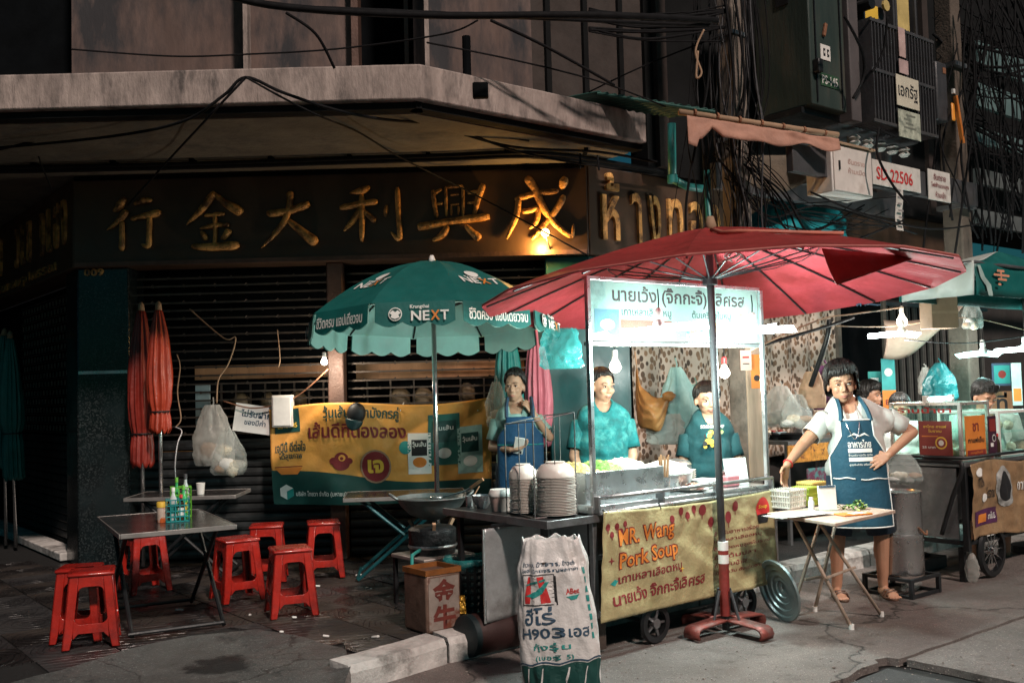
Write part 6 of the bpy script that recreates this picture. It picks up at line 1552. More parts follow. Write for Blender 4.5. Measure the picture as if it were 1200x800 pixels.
for k in range(46):
    a = random.uniform(0, 6.28); r = random.uniform(0, .075); c = V((r * math.cos(a) * 1.35, r * math.sin(a) * .7, .008 + random.uniform(0, .055) * (1 - r / .09)))
    M_ = Matrix.Translation(c) @ Matrix.Rotation(random.uniform(0, 6.28), 4, 'Z') @ Matrix.Rotation(random.uniform(-.9, .9), 4, 'X')
    L = random.uniform(.03, .05); vs = [M_ @ V(v) for v in ((0, 0, 0), (.011, L * .35, .004), (.009, L * .75, .003), (0, L, 0), (-.009, L * .75, .003), (-.011, L * .35, .004))]
    B().add(vs, [(0, 1, 2, 3), (0, 3, 4, 5)]).build('leaf', (M_gr, mat('pale leaf', (.28, .36, .10), .6), mat('dark leaf', (.05, .13, .03), .6))[k % 3], t)
q = vt_at(1000, 603)
t = thing('printed_tray', 'orange and white printed packet under the greens on the vendor table', 'packet', (q[0], q[1], q[2] + .0), R(20))
B().box((0, 0, .005), (.2, .10, .009)).build('packet', M_ink_o, t, bevel=.003); B().box((.02, -.01, .0102), (.1, .06, .001)).build('printed_panel', M_paper, t)
# pot lid leaning on the cart, rack with tote and foam boxes
q = P(913, 692, 6.1)
pl_ = thing('round_lid', 'large round steel pot lid leaning on edge against the right end of the cart', 'lid', (q.x, q.y, .185), R(-67), tilt=Matrix.Rotation(R(-78), 4, 'X'))
B().lathe([(.001, .03), (.05, .03), (.055, .022), (.085, .022), (.09, .014), (.125, .014), (.13, .005), (.16, .005), (.166, -.008), (.185, -.010), (.19, .0), (.18, .008)], 36, cap=False).build('lid', mat('dull aluminium', (.30, .36, .36), .42, .8, .2, 6, .1), pl_, smooth=30, solid=.003)
B().tube([(-.04, 0, .03), (-.03, 0, .06), (.03, 0, .06), (.04, 0, .03)], .007, 8).build('handle', M_dsteel, pl_)
rq_ = cw(CL_ + .12, .55, 0)
rk2 = thing('storage_rack', 'low steel rack with a red tote and white boxes beside the cart end', 'rack', (rq_.x, rq_.y, 0), TH)
b = B()
for x in (-.02, .42):
    for y in (-.2, .2): B().span((x - .012, y - .012, 0), (x + .012, y + .012, .5)).build('upright', M_steel, rk2)
for z in (.16, .44):
    b = B()
    for y in (-.2, .2): b.span((-.008, y - .01, z - .01), (.408, y + .01, z + .01))
    for k in range(6): b.span((.03 + .07 * k, -.19, z - .004), (.04 + .07 * k, .19, z + .004))
    b.build('shelf', M_steel, rk2)
def stow(name, label, cat, x, z, d, m, lid=None):
    t = thing(name, label, cat, MW[rk2.name] @ V((x, 0, z)), TH, 'boxes on the steel rack')
    B().box((0, 0, d[2] / 2), d).build('box', m, t, bevel=.012); B().box((0, 0, d[2] + .011), (d[0] + .012, d[1] + .012, .02)).build('lid', lid or m, t, bevel=.006)
    return t
stow('cooler_box', 'red plastic tote on the lower shelf of the steel rack', 'box', .14, .172, (.24, .3, .13), M_red)
stow('cooler_box', 'white foam box beside the red tote on the steel rack', 'box', .40, .172, (.16, .3, .2), M_foam)
stow('cooler_box', 'pale striped box on the upper shelf of the steel rack', 'box', .15, .452, (.26, .26, .10), M_pail, M_dred)

# ================================================================ BEHIND THE CARTS
WL = A1 + U * .44 + W * .06
def wall_at(px, off=-.02):        # a point of the right facade plane seen at picture column px
    r = ray(px, 455); a = A1 + U * .44 + W * (.1 + off); n = W
    k = a.dot(n) / V((r.x, r.y, 0)).dot(n); return V((r.x * k, r.y * k, 0))
def zat(px, py, p): return P(px, py, p.y).z
ca, cb = wall_at(742, -.12), wall_at(982, -.12)
cu = thing('curtain', 'hanging curtain printed all over with brown leaves behind the food cart', 'curtain', ca, TH)
cl_ = (cb - ca).length
B().grid(lambda u, v: V((u * cl_, .02 * math.sin(u * 60) + .01 * noise.noise(V((u * 9, v * 3, 0))), .75 + 1.62 * v)), 160, 12).build('cloth', M_leaf, cu, smooth=True, solid=.003)
B().tube([(-.05, 0, 2.38), (cl_ + .05, 0, 2.38)], .012, 8).build('rail', M_dsteel, cu)
# steel kitchen counter and shelves behind, with goods
kq = wall_at(905, -.75)
kt = thing('kitchen_counter', 'low steel counter with orange fronted shelf behind the vendor', 'counter', (kq.x, kq.y, 0), TH)
B().span((-.15, -.25, .93), (.95, .25, .96)).build('counter_top', M_dsteel, kt); B().span((-.15, -.245, .78), (.95, -.235, .925)).build('orange_front', mat('orange printed sheet', (.6, .25, .05), .5, 0, .35, 25, .05, 40, (.15, .05, .03), .55, .62), kt)
for x in (-.13, .93):
    for y in (-.22, .22): B().span((x - .015, y - .015, 0), (x + .015, y + .015, .93)).build('leg', M_dsteel, kt)
B().span((-.15, -.24, .30), (.95, .24, .32)).build('shelf', M_dsteel, kt)
B().span((.1, -.248, .40), (.55, -.238, .72)).build('printed_cloth', mat('purple printed cloth', (.18, .04, .08), .7, 0, .4, 20, .1, 40, (.1, .25, .25), .5, .6), kt)
KM = MW[kt.name]
t = thing('frying_pan', 'black iron pan on the counter left of the vendor', 'pan', KM @ V((.1, -.08, .962)), TH)
B().lathe([(.09, 0), (.14, .05), (.146, .052), (.135, .046), (.08, .008)], 26).build('pan', M_blackm, t, smooth=40); B().tube([(-.14, 0, .045), (-.3, -.05, .07)], .011, 8).build('handle', M_blackm, t)
t = thing('steel_canister', 'tall shiny steel canister at the left of the vendor', 'canister', KM @ V((.42, .02, .962)), TH)
B().lathe([(.10, 0), (.10, .26), (.103, .265), (.09, .27)], 26).build('body', M_steel, t, smooth=40); B().lathe([(.104, .265), (.09, .29), (.02, .30)], 26).build('lid', M_steel, t, smooth=40)
t = thing('steel_tray', 'steel tray of red and pale goods beside the black pan', 'tray', KM @ V((.12, .12, .962)), TH)
b = B().box((0, 0, .005), (.24, .14, .01)); 
for s in (-1, 1): b.box((s * .12, 0, .03), (.006, .14, .06)); b.box((0, s * .07, .03), (.234, .006, .06))
b.build('tray', M_steel, t)
for k in range(7): B().ball((random.uniform(-.1, .1), random.uniform(-.05, .05), .05), .028, 8, 6).build('goods', (M_red, M_pale, M_dred)[k % 3], t, smooth=True)
# hanging bags and cloths
def hung(name, label, cat, px, py0, py1, d, wpx, m, seed=0, puff=.06, taper=.35, group='bags hung behind the stalls', knot=True):
    c = P(px, py0, d); e = P(px, py1, d); h = c.z - e.z; wv = wpx * d / F / 2
    t = thing(name, label, cat, (c.x, d, e.z), 0, group)
    def fn(u, v):
        a = 2 * math.pi * u; pr = taper + (1 - taper) * min(1, ((1 - v) / .55)) ** .8; pr *= 1 if v > .08 else .8 + .2 * v / .08
        cv = V((math.cos(a), math.sin(a), 0)); n_ = noise.noise(V((cv.x * 1.6 + seed, cv.y * 1.6, v * 2.5))); n2 = 1 - 3 * abs(noise.noise(V((cv.x * 2.6 + seed, cv.y * 2.6, v * 4 + seed)))); n3 = 1 - 3 * abs(noise.noise(V((cv.x * 5 + seed, cv.y * 5, v * 9))))
        q = pr * (1 + .30 * n_ + .08 * n2 + .03 * n3)
        if 'cloth' in name: q *= 1 + .22 * math.sin(7 * a + 2.5 * n_ + seed) * min(1, 1.5 - v)
        return V((wv * q * math.cos(a), puff * q * math.sin(a), h * v))
    B().grid(fn, 64, 34).build('sheet', m, t, smooth=50)
    if 'bag' in name and m in (M_bag, M_bagw):
        for k in range(4):
            bb = B().ball((0, 0, 0), (wv * (.42 + .1 * (k % 2)), puff * .6, h * (.10 + .05 * (k % 3))), 16, 12); bb.v = [v * (1 + .22 * noise.noise(v * 34 + V((k, seed, 0)))) + V(((k - 1.5) * wv * .38, 0, h * (.14 + .10 * (k % 2)))) for v in bb.v]
            bb.build('contents', (M_paper, M_pale, M_bagw, M_card)[(k + seed) % 4], t, smooth=40)
    if knot: B().tube([(0, 0, h * .97), (.01, 0, h * 1.03), (0, .02, h * 1.12)], .006, 6).build('tie', m, t)
    return t, h, wv
M_obag = mat('ochre woven bag', (.42, .19, .06), .55, 0, .25, 8, .4, 14, (.5, .3, .12), .5, .7, transl=.2)
ob_ = thing('hanging_bag', 'ochre brown bag slung from a hook beside the leaf curtain', 'bag', P(764, 500, 7.7), 0, 'bags hung behind the stalls')
oo = P(764, 500, 7.7)
top_ = spline([P(746, 428, 7.8), P(749, 448, 7.72), P(757, 458, 7.66), (P(770, 466, 7.62)), P(783, 462, 7.7)], 8); bot_ = spline([P(745, 440, 7.8), P(747, 494, 7.72), P(758, 502, 7.6), P(774, 503, 7.6), P(784, 470, 7.7)], 8)
def swag(u, v):
    f = u * (len(top_) - 1); i = min(int(f), len(top_) - 2); t_ = f - i
    a = top_[i].lerp(top_[i + 1], t_); c = bot_[i].lerp(bot_[i + 1], t_); p = a.lerp(c, v)
    p.y -= .10 * math.sin(math.pi * v) * math.sin(math.pi * u) + .02 * (1 - 3 * abs(noise.noise(V((u * 4 + v * 2, v * 4, 1))))) ; return p - oo
B().grid(swag, 40, 20).build('sheet', M_obag, ob_, smooth=True, solid=.003)
bb = B().ball((0, 0, 0), (.05, .04, .035), 14, 10); bb.v = [v * (1 + .4 * noise.noise(v * 40)) + P(784, 464, 7.62) - oo for v in bb.v]; bb.build('knot', M_obag, ob_, smooth=True)
B().tube([P(746, 428, 7.8) - oo, P(744, 412, 7.9) - oo], .006, 6).build('tie', M_card, ob_)
hung('hanging_cloth', 'pale teal cloth hanging next to the ochre bag', 'cloth', 792, 430, 520, 7.8, 44, mat('pale teal cloth', (.28, .46, .44), .7, 0, .2, 8, .4, 14, transl=.2), 2, .05, .25)
hung('hanging_cloth', 'grey white sheet hanging low behind the noodle basin', 'cloth', 778, 485, 520, 7.7, 40, M_bagw, 3, .03, .8, knot=False)
hung('hanging_cloth', 'soft green grey bundle hanging left of the boy', 'cloth', 815, 450, 515, 7.9, 36, mat('green grey cloth', (.22, .34, .28), .7, 0, .2, 8, .4, 14, transl=.2), 4, .05, .35)
hung('hanging_bag', 'grey plastic bag hanging right of the timber post', 'bag', 915, 452, 500, 8.0, 42, M_bagw, 5, .08, .3)
hung('hanging_bag', 'tan paper bag hanging beside the vendor', 'bag', 952, 435, 478, 7.7, 30, M_card, 6, .05, .45)
hung('hanging_cloth', 'plum purple cloth hanging behind the vendor at her shoulder', 'cloth', 967, 428, 480, 7.9, 26, mat('plum cloth', (.12, .03, .10), .7), 7, .04, .4)
hung('hanging_bag', 'thin clear bag with a green label hanging by the steel counter', 'bag', 932, 462, 500, 7.6, 34, M_bag, 8, .05, .4)
hung('hanging_bag', 'clear teal bag hung beside the young woman with the phone', 'bag', 581, 447, 500, 7.55, 24, M_bag, 9, .05, .35)
hung('hanging_bag', 'big milky shopping bag hung on the shutter grille', 'bag', 249, 474, 545, 7.95, 42, M_bagw, 10, .08, .35)
hung('hanging_bag', 'smaller clear bag hanging right below the milky shopping bag', 'bag', 268, 505, 556, 7.9, 36, M_bag, 11, .07, .35)
hung('hanging_bag', 'large teal plastic bag hung from the left rim of the red umbrella', 'bag', 657, 385, 432, 5.75, 50, M_bagt, 12, .10, .7, knot=False)
hung('hanging_bag', 'dark teal bin bag hanging under the green awning', 'bag', 1101, 425, 470, 8.6, 36, mat('dark teal bin bag', (.01, .10, .11), .3, 0, .3, 8, .6, 14), 13, .08, .25)
hung('hanging_bag', 'white crumpled bag hanging left of the dark teal bin bag', 'bag', 1084, 430, 462, 8.65, 16, M_bagw, 14, .05, .4)
hung('hanging_bag', 'clear bag hanging under the cardboard box', 'bag', 1138, 352, 385, 8.0, 22, M_bag, 15, .05, .5)
# posters, notices, timber post dressing
def poster(label, px0, py0, px1, py1, d, m, inks=(), th=.006, group='notices and posters', cat='poster', rz=0, name='poster'):
    a, c = P(px0, py1, d), P(px1, py0, d); w_, h = abs(c.x - a.x), c.z - a.z
    t = thing(name, label, cat, ((a.x + c.x) / 2, d, a.z), rz, group)
    B().box((0, 0, h / 2), (w_, th, h)).build('sheet', m, t)
    f = lambda o: panel((0, -th / 2 - .0015 - o, 0), (1, 0, 0))
    for k, i in enumerate(inks):
        if i[0] == 'r': decal('printed_block', rect(i[2] * w_ - w_ / 2, i[3] * h, i[4] * w_ - w_ / 2, i[5] * h), t, i[1], f(.0005 * k))
        if i[0] == 'd': decal('printed_disc', disc(i[2] * w_ - w_ / 2, i[3] * h, i[4] * w_), t, i[1], f(.0005 * k))
        if i[0] == 't': lettering(i[2], t, i[1], f(.0005 * k), i[4] * w_, i[6] * h if len(i) > 6 else None, (i[3] - .5) * w_, i[5] * h, .02)
    return t
poster('orange plastic notice board hung to the right of the timber post', 880, 415, 893, 455, 7.4, M_ink_o, (('d', M_ink_k, .5, .3, .25),))
poster('pale pink notice slip pinned on the timber post', 868, 410, 880, 434, 7.32, mat('pale pink paper', (.68, .48, .42), .7), (('r', M_ink_red, .2, .6, .8, .7), ('r', M_ink_k, .2, .3, .8, .35)))
poster('narrow teal and orange poster beside the folding gate', 1035, 420, 1048, 484, 9.0, mat('teal poster', (.04, .32, .32), .5), (('r', M_ink_o, 0, 0, 1, .42), ('t', M_ink_r, 'ยา', .5, .6, .2), ('d', M_paper, .5, .75, .3)))
poster('yellow patterned poster on the wall behind the boy', 793, 450, 826, 482, 8.4, M_ink_y, (('d', M_dred, .25, .7, .14), ('d', M_ink_t, .6, .45, .16), ('d', M_paper, .8, .75, .1), ('d', M_ink_n, .35, .25, .12)))
poster('small framed picture in the dark under the green awning', 1163, 425, 1185, 452, 9.2, M_ink_n, (('r', M_ink_t, .1, .1, .9, .9), ('d', M_dred, .5, .5, .2)))
poster('dark timber shrine panel below the framed picture', 1163, 458, 1186, 500, 9.3, M_wood, (('t', M_ink_k, 'ที่', .5, .5, .7), ('t', M_ink_k, 'อาหาร', .5, .7, .4)))
poster('pale vertical banner at the right edge by the shrine panel', 1187, 425, 1196, 475, 9.0, mat('pale teal print', (.4, .55, .52), .5), (('r', M_ink_o, .1, .1, .9, .4),))
poster('small teal notice on the dark doorway left of the folding gate', 1018, 435, 1032, 460, 9.3, M_ink_t, (('r', M_paper, .2, .3, .8, .7),))
# shutter side: card, white box, cap
cd_ = poster('tilted white card with faint Thai handwriting hung on the grille', 272, 474, 322, 508, 8.0, M_paper, (('t', M_ink_n, 'ไม่รับฝาก', .5, .7, .68), ('t', M_ink_n, 'ของมีค่า', .5, .5, .38)), rz=0, name='paper_card', cat='card')
cd_.rotation_euler.y = R(9)
t = thing('junction_box', 'pale square electric box on the grille above the orange banner', 'box', P(332, 500, 7.95), 0)
B().box((0, 0, .125), (.165, .08, .255)).build('box', M_plate, t, bevel=.008); B().box((0, -.043, .125), (.14, .008, .23)).build('cover', M_white, t, bevel=.004)
t = thing('baseball_cap', 'black cap hanging on the top edge of the orange banner', 'cap', P(417, 487, 7.9), 0, tilt=Matrix.Rotation(R(12), 4, 'Y'))
B().ball((0, 0, .02), (.075, .05, .085), 20, 12, M=Matrix.Identity(4)).build('crown', M_ink_k, t, smooth=True)
B().grid(lambda u, v: V(((u - .5) * .14 * (1 - .35 * v * v), -.035 - .03 * math.cos((u - .5) * 3), -.03 - .085 * v * (1 - .5 * (u - .5) ** 2 * 4 * .5))), 12, 6).build('brim', mat('dark teal ink', (.004, .03, .035), .5), t, smooth=True, solid=.004); B().ball((0, -.03, .10), .008, 8, 6).build('button', M_ink_k, t)
# orange banner across the shutter
oa, ob = P(318, 590, 8.0), P(577, 578, 7.98)
OW, OH = ob.x - oa.x, P(318, 480, 8.0).z - oa.z
orb = thing('cloth_banner', 'wrinkled orange and green advertising banner tied across the shutter', 'banner', oa, 0)
def os_(x, z):
    k = x / OW; sag = .03 * math.sin(math.pi * k * 2) * (z / OH) + .055 * k * (z / OH) - .02 * math.sin(math.pi * k) * (1 - z / OH)
    f = abs(math.sin(x * 5.2 + 2.2 * z / OH)); wr = .034 * noise.noise(V((x * 2.4 + z * 1.5, 0, z * 2.2))) + .016 * (1 - 3 * abs(noise.noise(V((x * 2.2 - z * 2.6, 8, z * 1.8 + x))))) + .014 * noise.noise(V((x * 7 - z * 5, 4, z * 5))) - .012 * f * (z / OH) ** 2
    lft = .03 * (1 - z / OH) * max(0, 1 - k * 4)
    return V((x + lft, -.05 + wr, z + sag))
B().grid(lambda u, v: os_(u * OW, v * OH), 110, 44).build('sheet', M_orange, orb, smooth=True, solid=.002)
def of(o=0): return lambda x, z, y=0: os_(x, z) + V((0, -.005 - o, 0))
def ol(s, m, x0, x1, z0, z1, bold=.02, slant=0, o=.002): lettering(s, orb, m, of(o), (x1 - x0), z1 - z0, (x0 + x1) / 2, (z0 + z1) / 2, bold, slant, .03)
def ofrac(px, py): return ((px - 318) / (577 - 318) * OW, (590 - py) / 110 * OH)
wv_ = [(OW * k / 40, OH * (.36 - .18 * (k / 40) ** .8 + .02 * math.sin(k / 5))) for k in range(41)]
b = B().grid(lambda u, v: os_(u * OW * .999, v * OH * (.36 - .18 * u ** .8 + .02 * math.sin(u * 8))) + V((0, -.005, 0)), 90, 12).build('green_print', M_ink_g, orb, smooth=True)
for s, m, x0, y0, x1, y1, bo in (('วุ้นเส้น ตรามังกรคู่', M_ink_g, 382, 500, 470, 483, .02), ('เส้นดีที่ต้องลอง', M_ink_r, 364, 518, 478, 500, .022), ('เจปีนี้ ดีต่อใจ', M_ink_g, 324, 531, 360, 519, .02), ('ได้สุขภาพ', M_ink_g, 328, 541, 356, 531, .02), ('บริษัท ไทยวา จำกัด (มหาชน)', M_ink_w, 346, 582, 408, 575, .015)):
    X0, Z0 = ofrac(x0, y0); X1, Z1 = ofrac(x1, y1); ol(s, m, X0, X1, Z0, Z1, bo)
def od(poly, m, o=.002, nm='printed_shape'): decal(nm, poly, orb, m, of(o), .03)
x, z = ofrac(442, 549); od(disc(x, z, .125), M_card, .003); od(disc(x, z, .112), M_ink_r, .004); lettering('เจ', orb, M_ink_y, of(.006), .13, .10, x, z, .04, 0, .03)
x, z = ofrac(402, 541); [od(disc(x + dx, z + dz, r_, r_ * .8), M_ink_r, .002 + .0004 * q_) for q_, (dx, dz, r_) in enumerate(((-.06, -.015, .035), (.0, .005, .055), (.06, -.015, .03), (.0, -.03, .085 * .8)))]; od(disc(x + .005, z + .008, .028, .024), M_orange, .0045); od(disc(x + .003, z + .004, .014, .012), M_ink_r, .0055)
x0, z0 = ofrac(324, 509); x1, z1 = ofrac(354, 480); od(rect(x0, z0, x1, z1 - .02), M_ink_g); lettering('ตรามังกร', orb, M_ink_y, of(.005), .16, .05, (x0 + x1) / 2, z0 + .06, .02, 0, .03)
x, z = ofrac(337, 556); od([(x - .1, z + .05), (x + .13, z + .05), (x + .09, z), (x - .05, z)], M_ink_o); od(rect(x - .1, z + .055, x + .13, z + .062), M_dred)
x, z = ofrac(335, 576); od([(x, z + .06), (x + .055, z + .03), (x + .055, z - .03), (x, z - .06), (x - .055, z - .03), (x - .055, z + .03)], M_paper); od([(x, z + .005), (x + .055, z + .03), (x + .055, z - .03), (x, z - .06)], M_ink_t, .004)
for px0, py0, px1, py1, m, tx in ((480, 558, 507, 512, M_paper, M_ink_k), (504, 549, 541, 492, mat('dark green packet print', (.02, .12, .10), .5), M_ink_g), (538, 560, 567, 508, mat('pale teal packet print', (.32, .5, .46), .5), M_ink_g)):
    x0, z0 = ofrac(px0, py0); x1, z1 = ofrac(px1, py1); od(rect(x0, z0, x1, z1), m, .002, 'printed_packet'); od(rect(x0 + .03, z0 + (z1 - z0) * .45, x1 - .03, z1 - .05), tx, .004, 'printed_packet')
    lettering('วุ้นเส้น', orb, M_ink_w, of(.006), (x1 - x0) * .6, .05, (x0 + x1) / 2, z0 + (z1 - z0) * .72, .02, 0, .03)
    od(disc((x0 + x1) / 2, z0 + .09, .055, .04), M_ink_o if m is M_paper else M_paper, .004)
x, z = ofrac(477, 528); od(disc(x, z, .05), M_ink_t)
for px in (322, 392, 470, 560): 
    p = P(px, 478, 8.0) - oa; B().tube([p + V((0, -.06, -.02)), p + V((.01, .1, .04))], .005, 6).build('cord_tie', M_paper, orb)
# ================================================================ RIGHT CART WITH GLASS CASES
rc0 = P(1129, 540, 7.1); rc0.z = 0
rc = thing('snack_cart', 'second steel cart hung with a brown printed banner and carrying glass cases, at the right', 'food cart', rc0, TH)
RM = MW[rc.name]
def rw(x, y, z): return RM @ V((x, y, z))
RL, RD, RZ = 1.7, .62, .85
b = B()
for x in (0, RL):
    for y in (0, RD): b.span((x - .02, y - .02, .22), (x + .02, y + .02, RZ - .04))
for y in (0, RD): b.span((.02, y - .014, .26), (RL - .02, y + .014, .29))
for x in (0, RL): b.span((x - .014, .02, .26), (x + .014, RD - .02, .29))
b.build('frame', M_blackm, rc, bevel=.003)
B().span((-.02, -.02, RZ - .04), (RL + .02, RD + .02, RZ - .005)).build('counter', M_dsteel, rc, bevel=.005)
B().span((-.012, .05, .30), (-.004, RD - .05, RZ - .05)).build('side_sheet', M_dsteel, rc)
B().span((.05, RD - .02, .30), (RL, RD - .01, RZ - .05)).build('back_sheet', M_dsteel, rc)
B().tube(spline([(-.05, RD, RZ + .0), (-.05, .1, RZ + .0), (-.06, -.02, RZ - .03), (-.06, .06, RZ - .25), (-.05, .16, RZ - .52)], 5), .016, 8).build('push_handle', M_blackm, rc, smooth=True)
B().tube([(-.06, RD, RZ + .03), (-.06, -.04, RZ + .03), (RL, -.04, RZ + .03)], .012, 8).build('rail', M_blackm, rc, smooth=True)
wv = B().lathe([(.15, -.02), (.185, -.018), (.195, 0), (.185, .018), (.15, .02), (.15, -.02)], 30, c=(.30, -.02, .197), M=Matrix.Rotation(R(90), 4, 'X'), cap=False).build('wheel', M_blackm, rc, smooth=40)
bb = B().lathe([(.03, -.03), (.03, .03)], 12, c=(.30, -.02, .197), M=Matrix.Rotation(R(90), 4, 'X'))
for k in range(12): a = 2 * math.pi * k / 12; bb.beam((.30, -.02, .197), (.30 + .16 * math.cos(a), -.02, .197 + .16 * math.sin(a)), .006)
bb.build('spokes', M_chrome, wv)
wv = B().lathe([(.15, -.02), (.185, -.018), (.195, 0), (.185, .018), (.15, .02), (.15, -.02)], 30, c=(.30, RD + .02, .197), M=Matrix.Rotation(R(90), 4, 'X'), cap=False).build('wheel', M_blackm, rc, smooth=40)
for y in (0.05, RD - .05): B().span((.0, y - .02, .0), (.04, y + .02, .24)).build('leg', M_blackm, rc)
# banner on the right cart
rb = thing('vinyl_banner', 'crinkled brown banner with a cup print on the front of the second cart', 'banner', rw(0, -.03, .30), TH)
def rbs(x, z): return V((x, -.02 + .03 * noise.noise(V((x * 5, 1, z * 4))) + .014 * noise.noise(V((x * 13, 2, z * 12))), z + .02 * math.sin(x * 6)))
B().grid(lambda u, v: rbs(u * 1.6, v * .53), 90, 36).build('sheet', M_brownb, rb, smooth=True, solid=.002)
rbm = lambda x, z, y=0: rbs(x, z) + V((0, -.006, 0))
rbm2 = lambda x, z, y=0: rbs(x, z) + V((0, -.0075, 0))
decal('printed_cup', disc(.47, .34, .14, .15), rb, mat('cup print grey', (.28, .28, .27), .5, 0, .6, 18), rbm, .03); decal('printed_cup', disc(.47, .34, .10, .11), rb, M_ink_k, rbm2, .03)
lettering('กาแฟ', rb, M_ink_k, rbm2, .10, .10, .12, .40, .02, 0, .03); lettering('โบราณ', rb, M_ink_k, rbm2, .12, .08, .26, .30, .02, 0, .03)
decal('printed_box', rect(.04, .08, .36, .19), rb, mat('plum print', (.08, .02, .07), .5), rbm, .03); decal('printed_box', rect(.08, .10, .18, .16), rb, M_ink_o, rbm2, .03)
lettering('ชาเย็น 25', rb, M_paper, rbm2, .12, .05, .27, .135, .02, 0, .03); lettering('กาแฟสด ชาไทย', rb, M_paper, rbm2, .5, .09, .95, .36, .02, 0, .03)
decal('printed_burst', disc(.16, .27, .05, .03), rb, M_paper, rbm, .03); decal('printed_burst', disc(.1, .46, .06, .03), rb, M_paper, rbm, .03)
# glass cases
M_alu = mat('aluminium trim', (.62, .56, .52), .35, .6, .1, 8)
def case(label, x0, x1, y0, y1, h, mf, name='display_case'):
    t = thing(name, label, 'glass case', rw(x0, y0, RZ), TH, 'glass cases on the second cart')
    lx, ly = x1 - x0, y1 - y0; b = B()
    for x in (0, lx):
        for y in (0, ly): b.span((x - .012, y - .012, 0), (x + .012, y + .012, h))
    for z in (.012, h - .012):
        for y in (0, ly): b.span((.012, y - .011, z - .011), (lx - .012, y + .011, z + .011))
        for x in (0, lx): b.span((x - .011, .012, z - .011), (x + .011, ly - .012, z + .011))
    b.build('frame', mf, t, bevel=.002)
    for y in (0, ly): B().span((.012, y - .002, .02), (lx - .012, y + .002, h - .02)).build('pane', M_glass, t)
    for x in (0, lx): B().span((x - .002, .012, .02), (x + .002, ly - .012, h - .02)).build('pane', M_glass, t)
    B().span((.014, .014, h - .006), (lx - .014, ly - .014, h)).build('top_pane', M_glass, t)
    B().span((.014, .014, h * .5), (lx - .014, ly - .014, h * .5 + .006)).build('glass_shelf', M_glass, t)
    return t
cs = case('aluminium framed glass case with dark red and orange notices on the second cart', .02, .42, .02, .55, .42, M_alu)
decal('red_lettering', rect(0, 0, .001, .001), cs, M_ink_red, panel((-.004, .1, .38), -V((0, 1, 0))))
lettering('ร้านน้ำชา', cs, M_ink_red, panel((-.004, .27, .365), V((0, -1, 0))), .42, .045, 0, 0, .02)
B().tube([(.03, .27, .445), (.40, .27, .445)], .016, 10).build('tube_light', M_lampt, cs)
for x in (.03, .40): B().span((x - .02, .255, .42), (x + .02, .285, .47)).build('light_holder', M_white, cs)
for k in range(10): B().ball((random.uniform(.06, .36), random.uniform(.1, .45), .05), .035, 8, 6).build('bun', M_pale, cs, smooth=True)
cs2 = case('pale framed glass case of buns at the right edge of the picture', .62, 1.12, .04, .5, .34, M_white)
for k in range(12): B().ball((random.uniform(.06, .42), random.uniform(.08, .4), .05 + .17 * (k % 2)), .04, 8, 6).build('bun', M_pale, cs2, smooth=True)
def rc_poster(label, x, y, w_, h, z, m, inks, face='front', lean=0):
    rz = TH if face == 'front' else TH - R(90)
    t = thing('poster', label, 'poster', rw(x, y, z), rz, 'notices on the glass case')
    B().box((0, 0, h / 2), (w_, .005, h)).build('sheet', m, t)
    for k, i in enumerate(inks):
        f = panel((0, -.0045 - .0006 * k, 0), (1, 0, 0))
        if i[0] == 'd': decal('printed_disc', disc(i[2] * w_, i[3] * h, i[4] * w_), t, i[1], f)
        if i[0] == 'r': decal('printed_block', rect(i[2] * w_, i[3] * h, i[4] * w_, i[5] * h), t, i[1], f)
        if i[0] == 't': lettering(i[2], t, i[1], f, i[4] * w_, i[6] * h, i[3] * w_, i[5] * h, .02)
M_mar = mat('maroon notice', (.24, .03, .025), .45, 0, .1, 6, 0)
rc_poster('dark red notice with a yellow ring on the left face of the glass case', -.0, .20, .25, .27, RZ + .015, M_mar, (('t', M_ink_y, 'ชาไทย กาแฟ', 0, .7, .86, .08), ('t', M_ink_y, 'โบราณ', 0, .4, .74, .08), ('d', M_ink_y, .18, .42, .18), ('d', M_mar, .18, .42, .14), ('d', M_paper, .18, .42, .08), ('t', M_paper, '25 บาท', -.2, .4, .3, .06), ('r', M_ink_o, -.4, .58, .1, .61)), 'left')
rc_poster('bright orange notice with dark lettering on the front of the glass case', .19, .0, .29, .30, RZ + .02, M_ink_o, (('t', M_ink_r, 'ชา', 0, .3, .72, .2), ('t', M_ink_k, 'กาแฟเย็น', 0, .8, .42, .14), ('r', M_mar, -.45, .05, .45, .18), ('t', M_ink_o, 'เมนูวันนี้', 0, .6, .115, .07)))
rc_poster('black and maroon notice standing right of the orange one', .40, -.02, .12, .28, RZ + .03, mat('dark plum notice', (.05, .012, .03), .4), (('r', M_mar, -.4, .6, .4, .92), ('d', M_paper, .12, .42, .22), ('d', M_ink_k, .12, .42, .17), ('r', M_paper, -.35, .2, 0, .3)))
for k, (x, y, m, lab) in enumerate(((.50, .05, M_dred, 'red syrup bottle beside the black notice'), (.55, .08, M_bg, 'dark syrup bottle right of the red one'), (.59, .04, M_bg, 'second dark syrup bottle by the pale glass case'))):
    bottle(lab, rw(x, y, RZ), .022, .17, m, M_ink_red, group='bottles on the second cart')
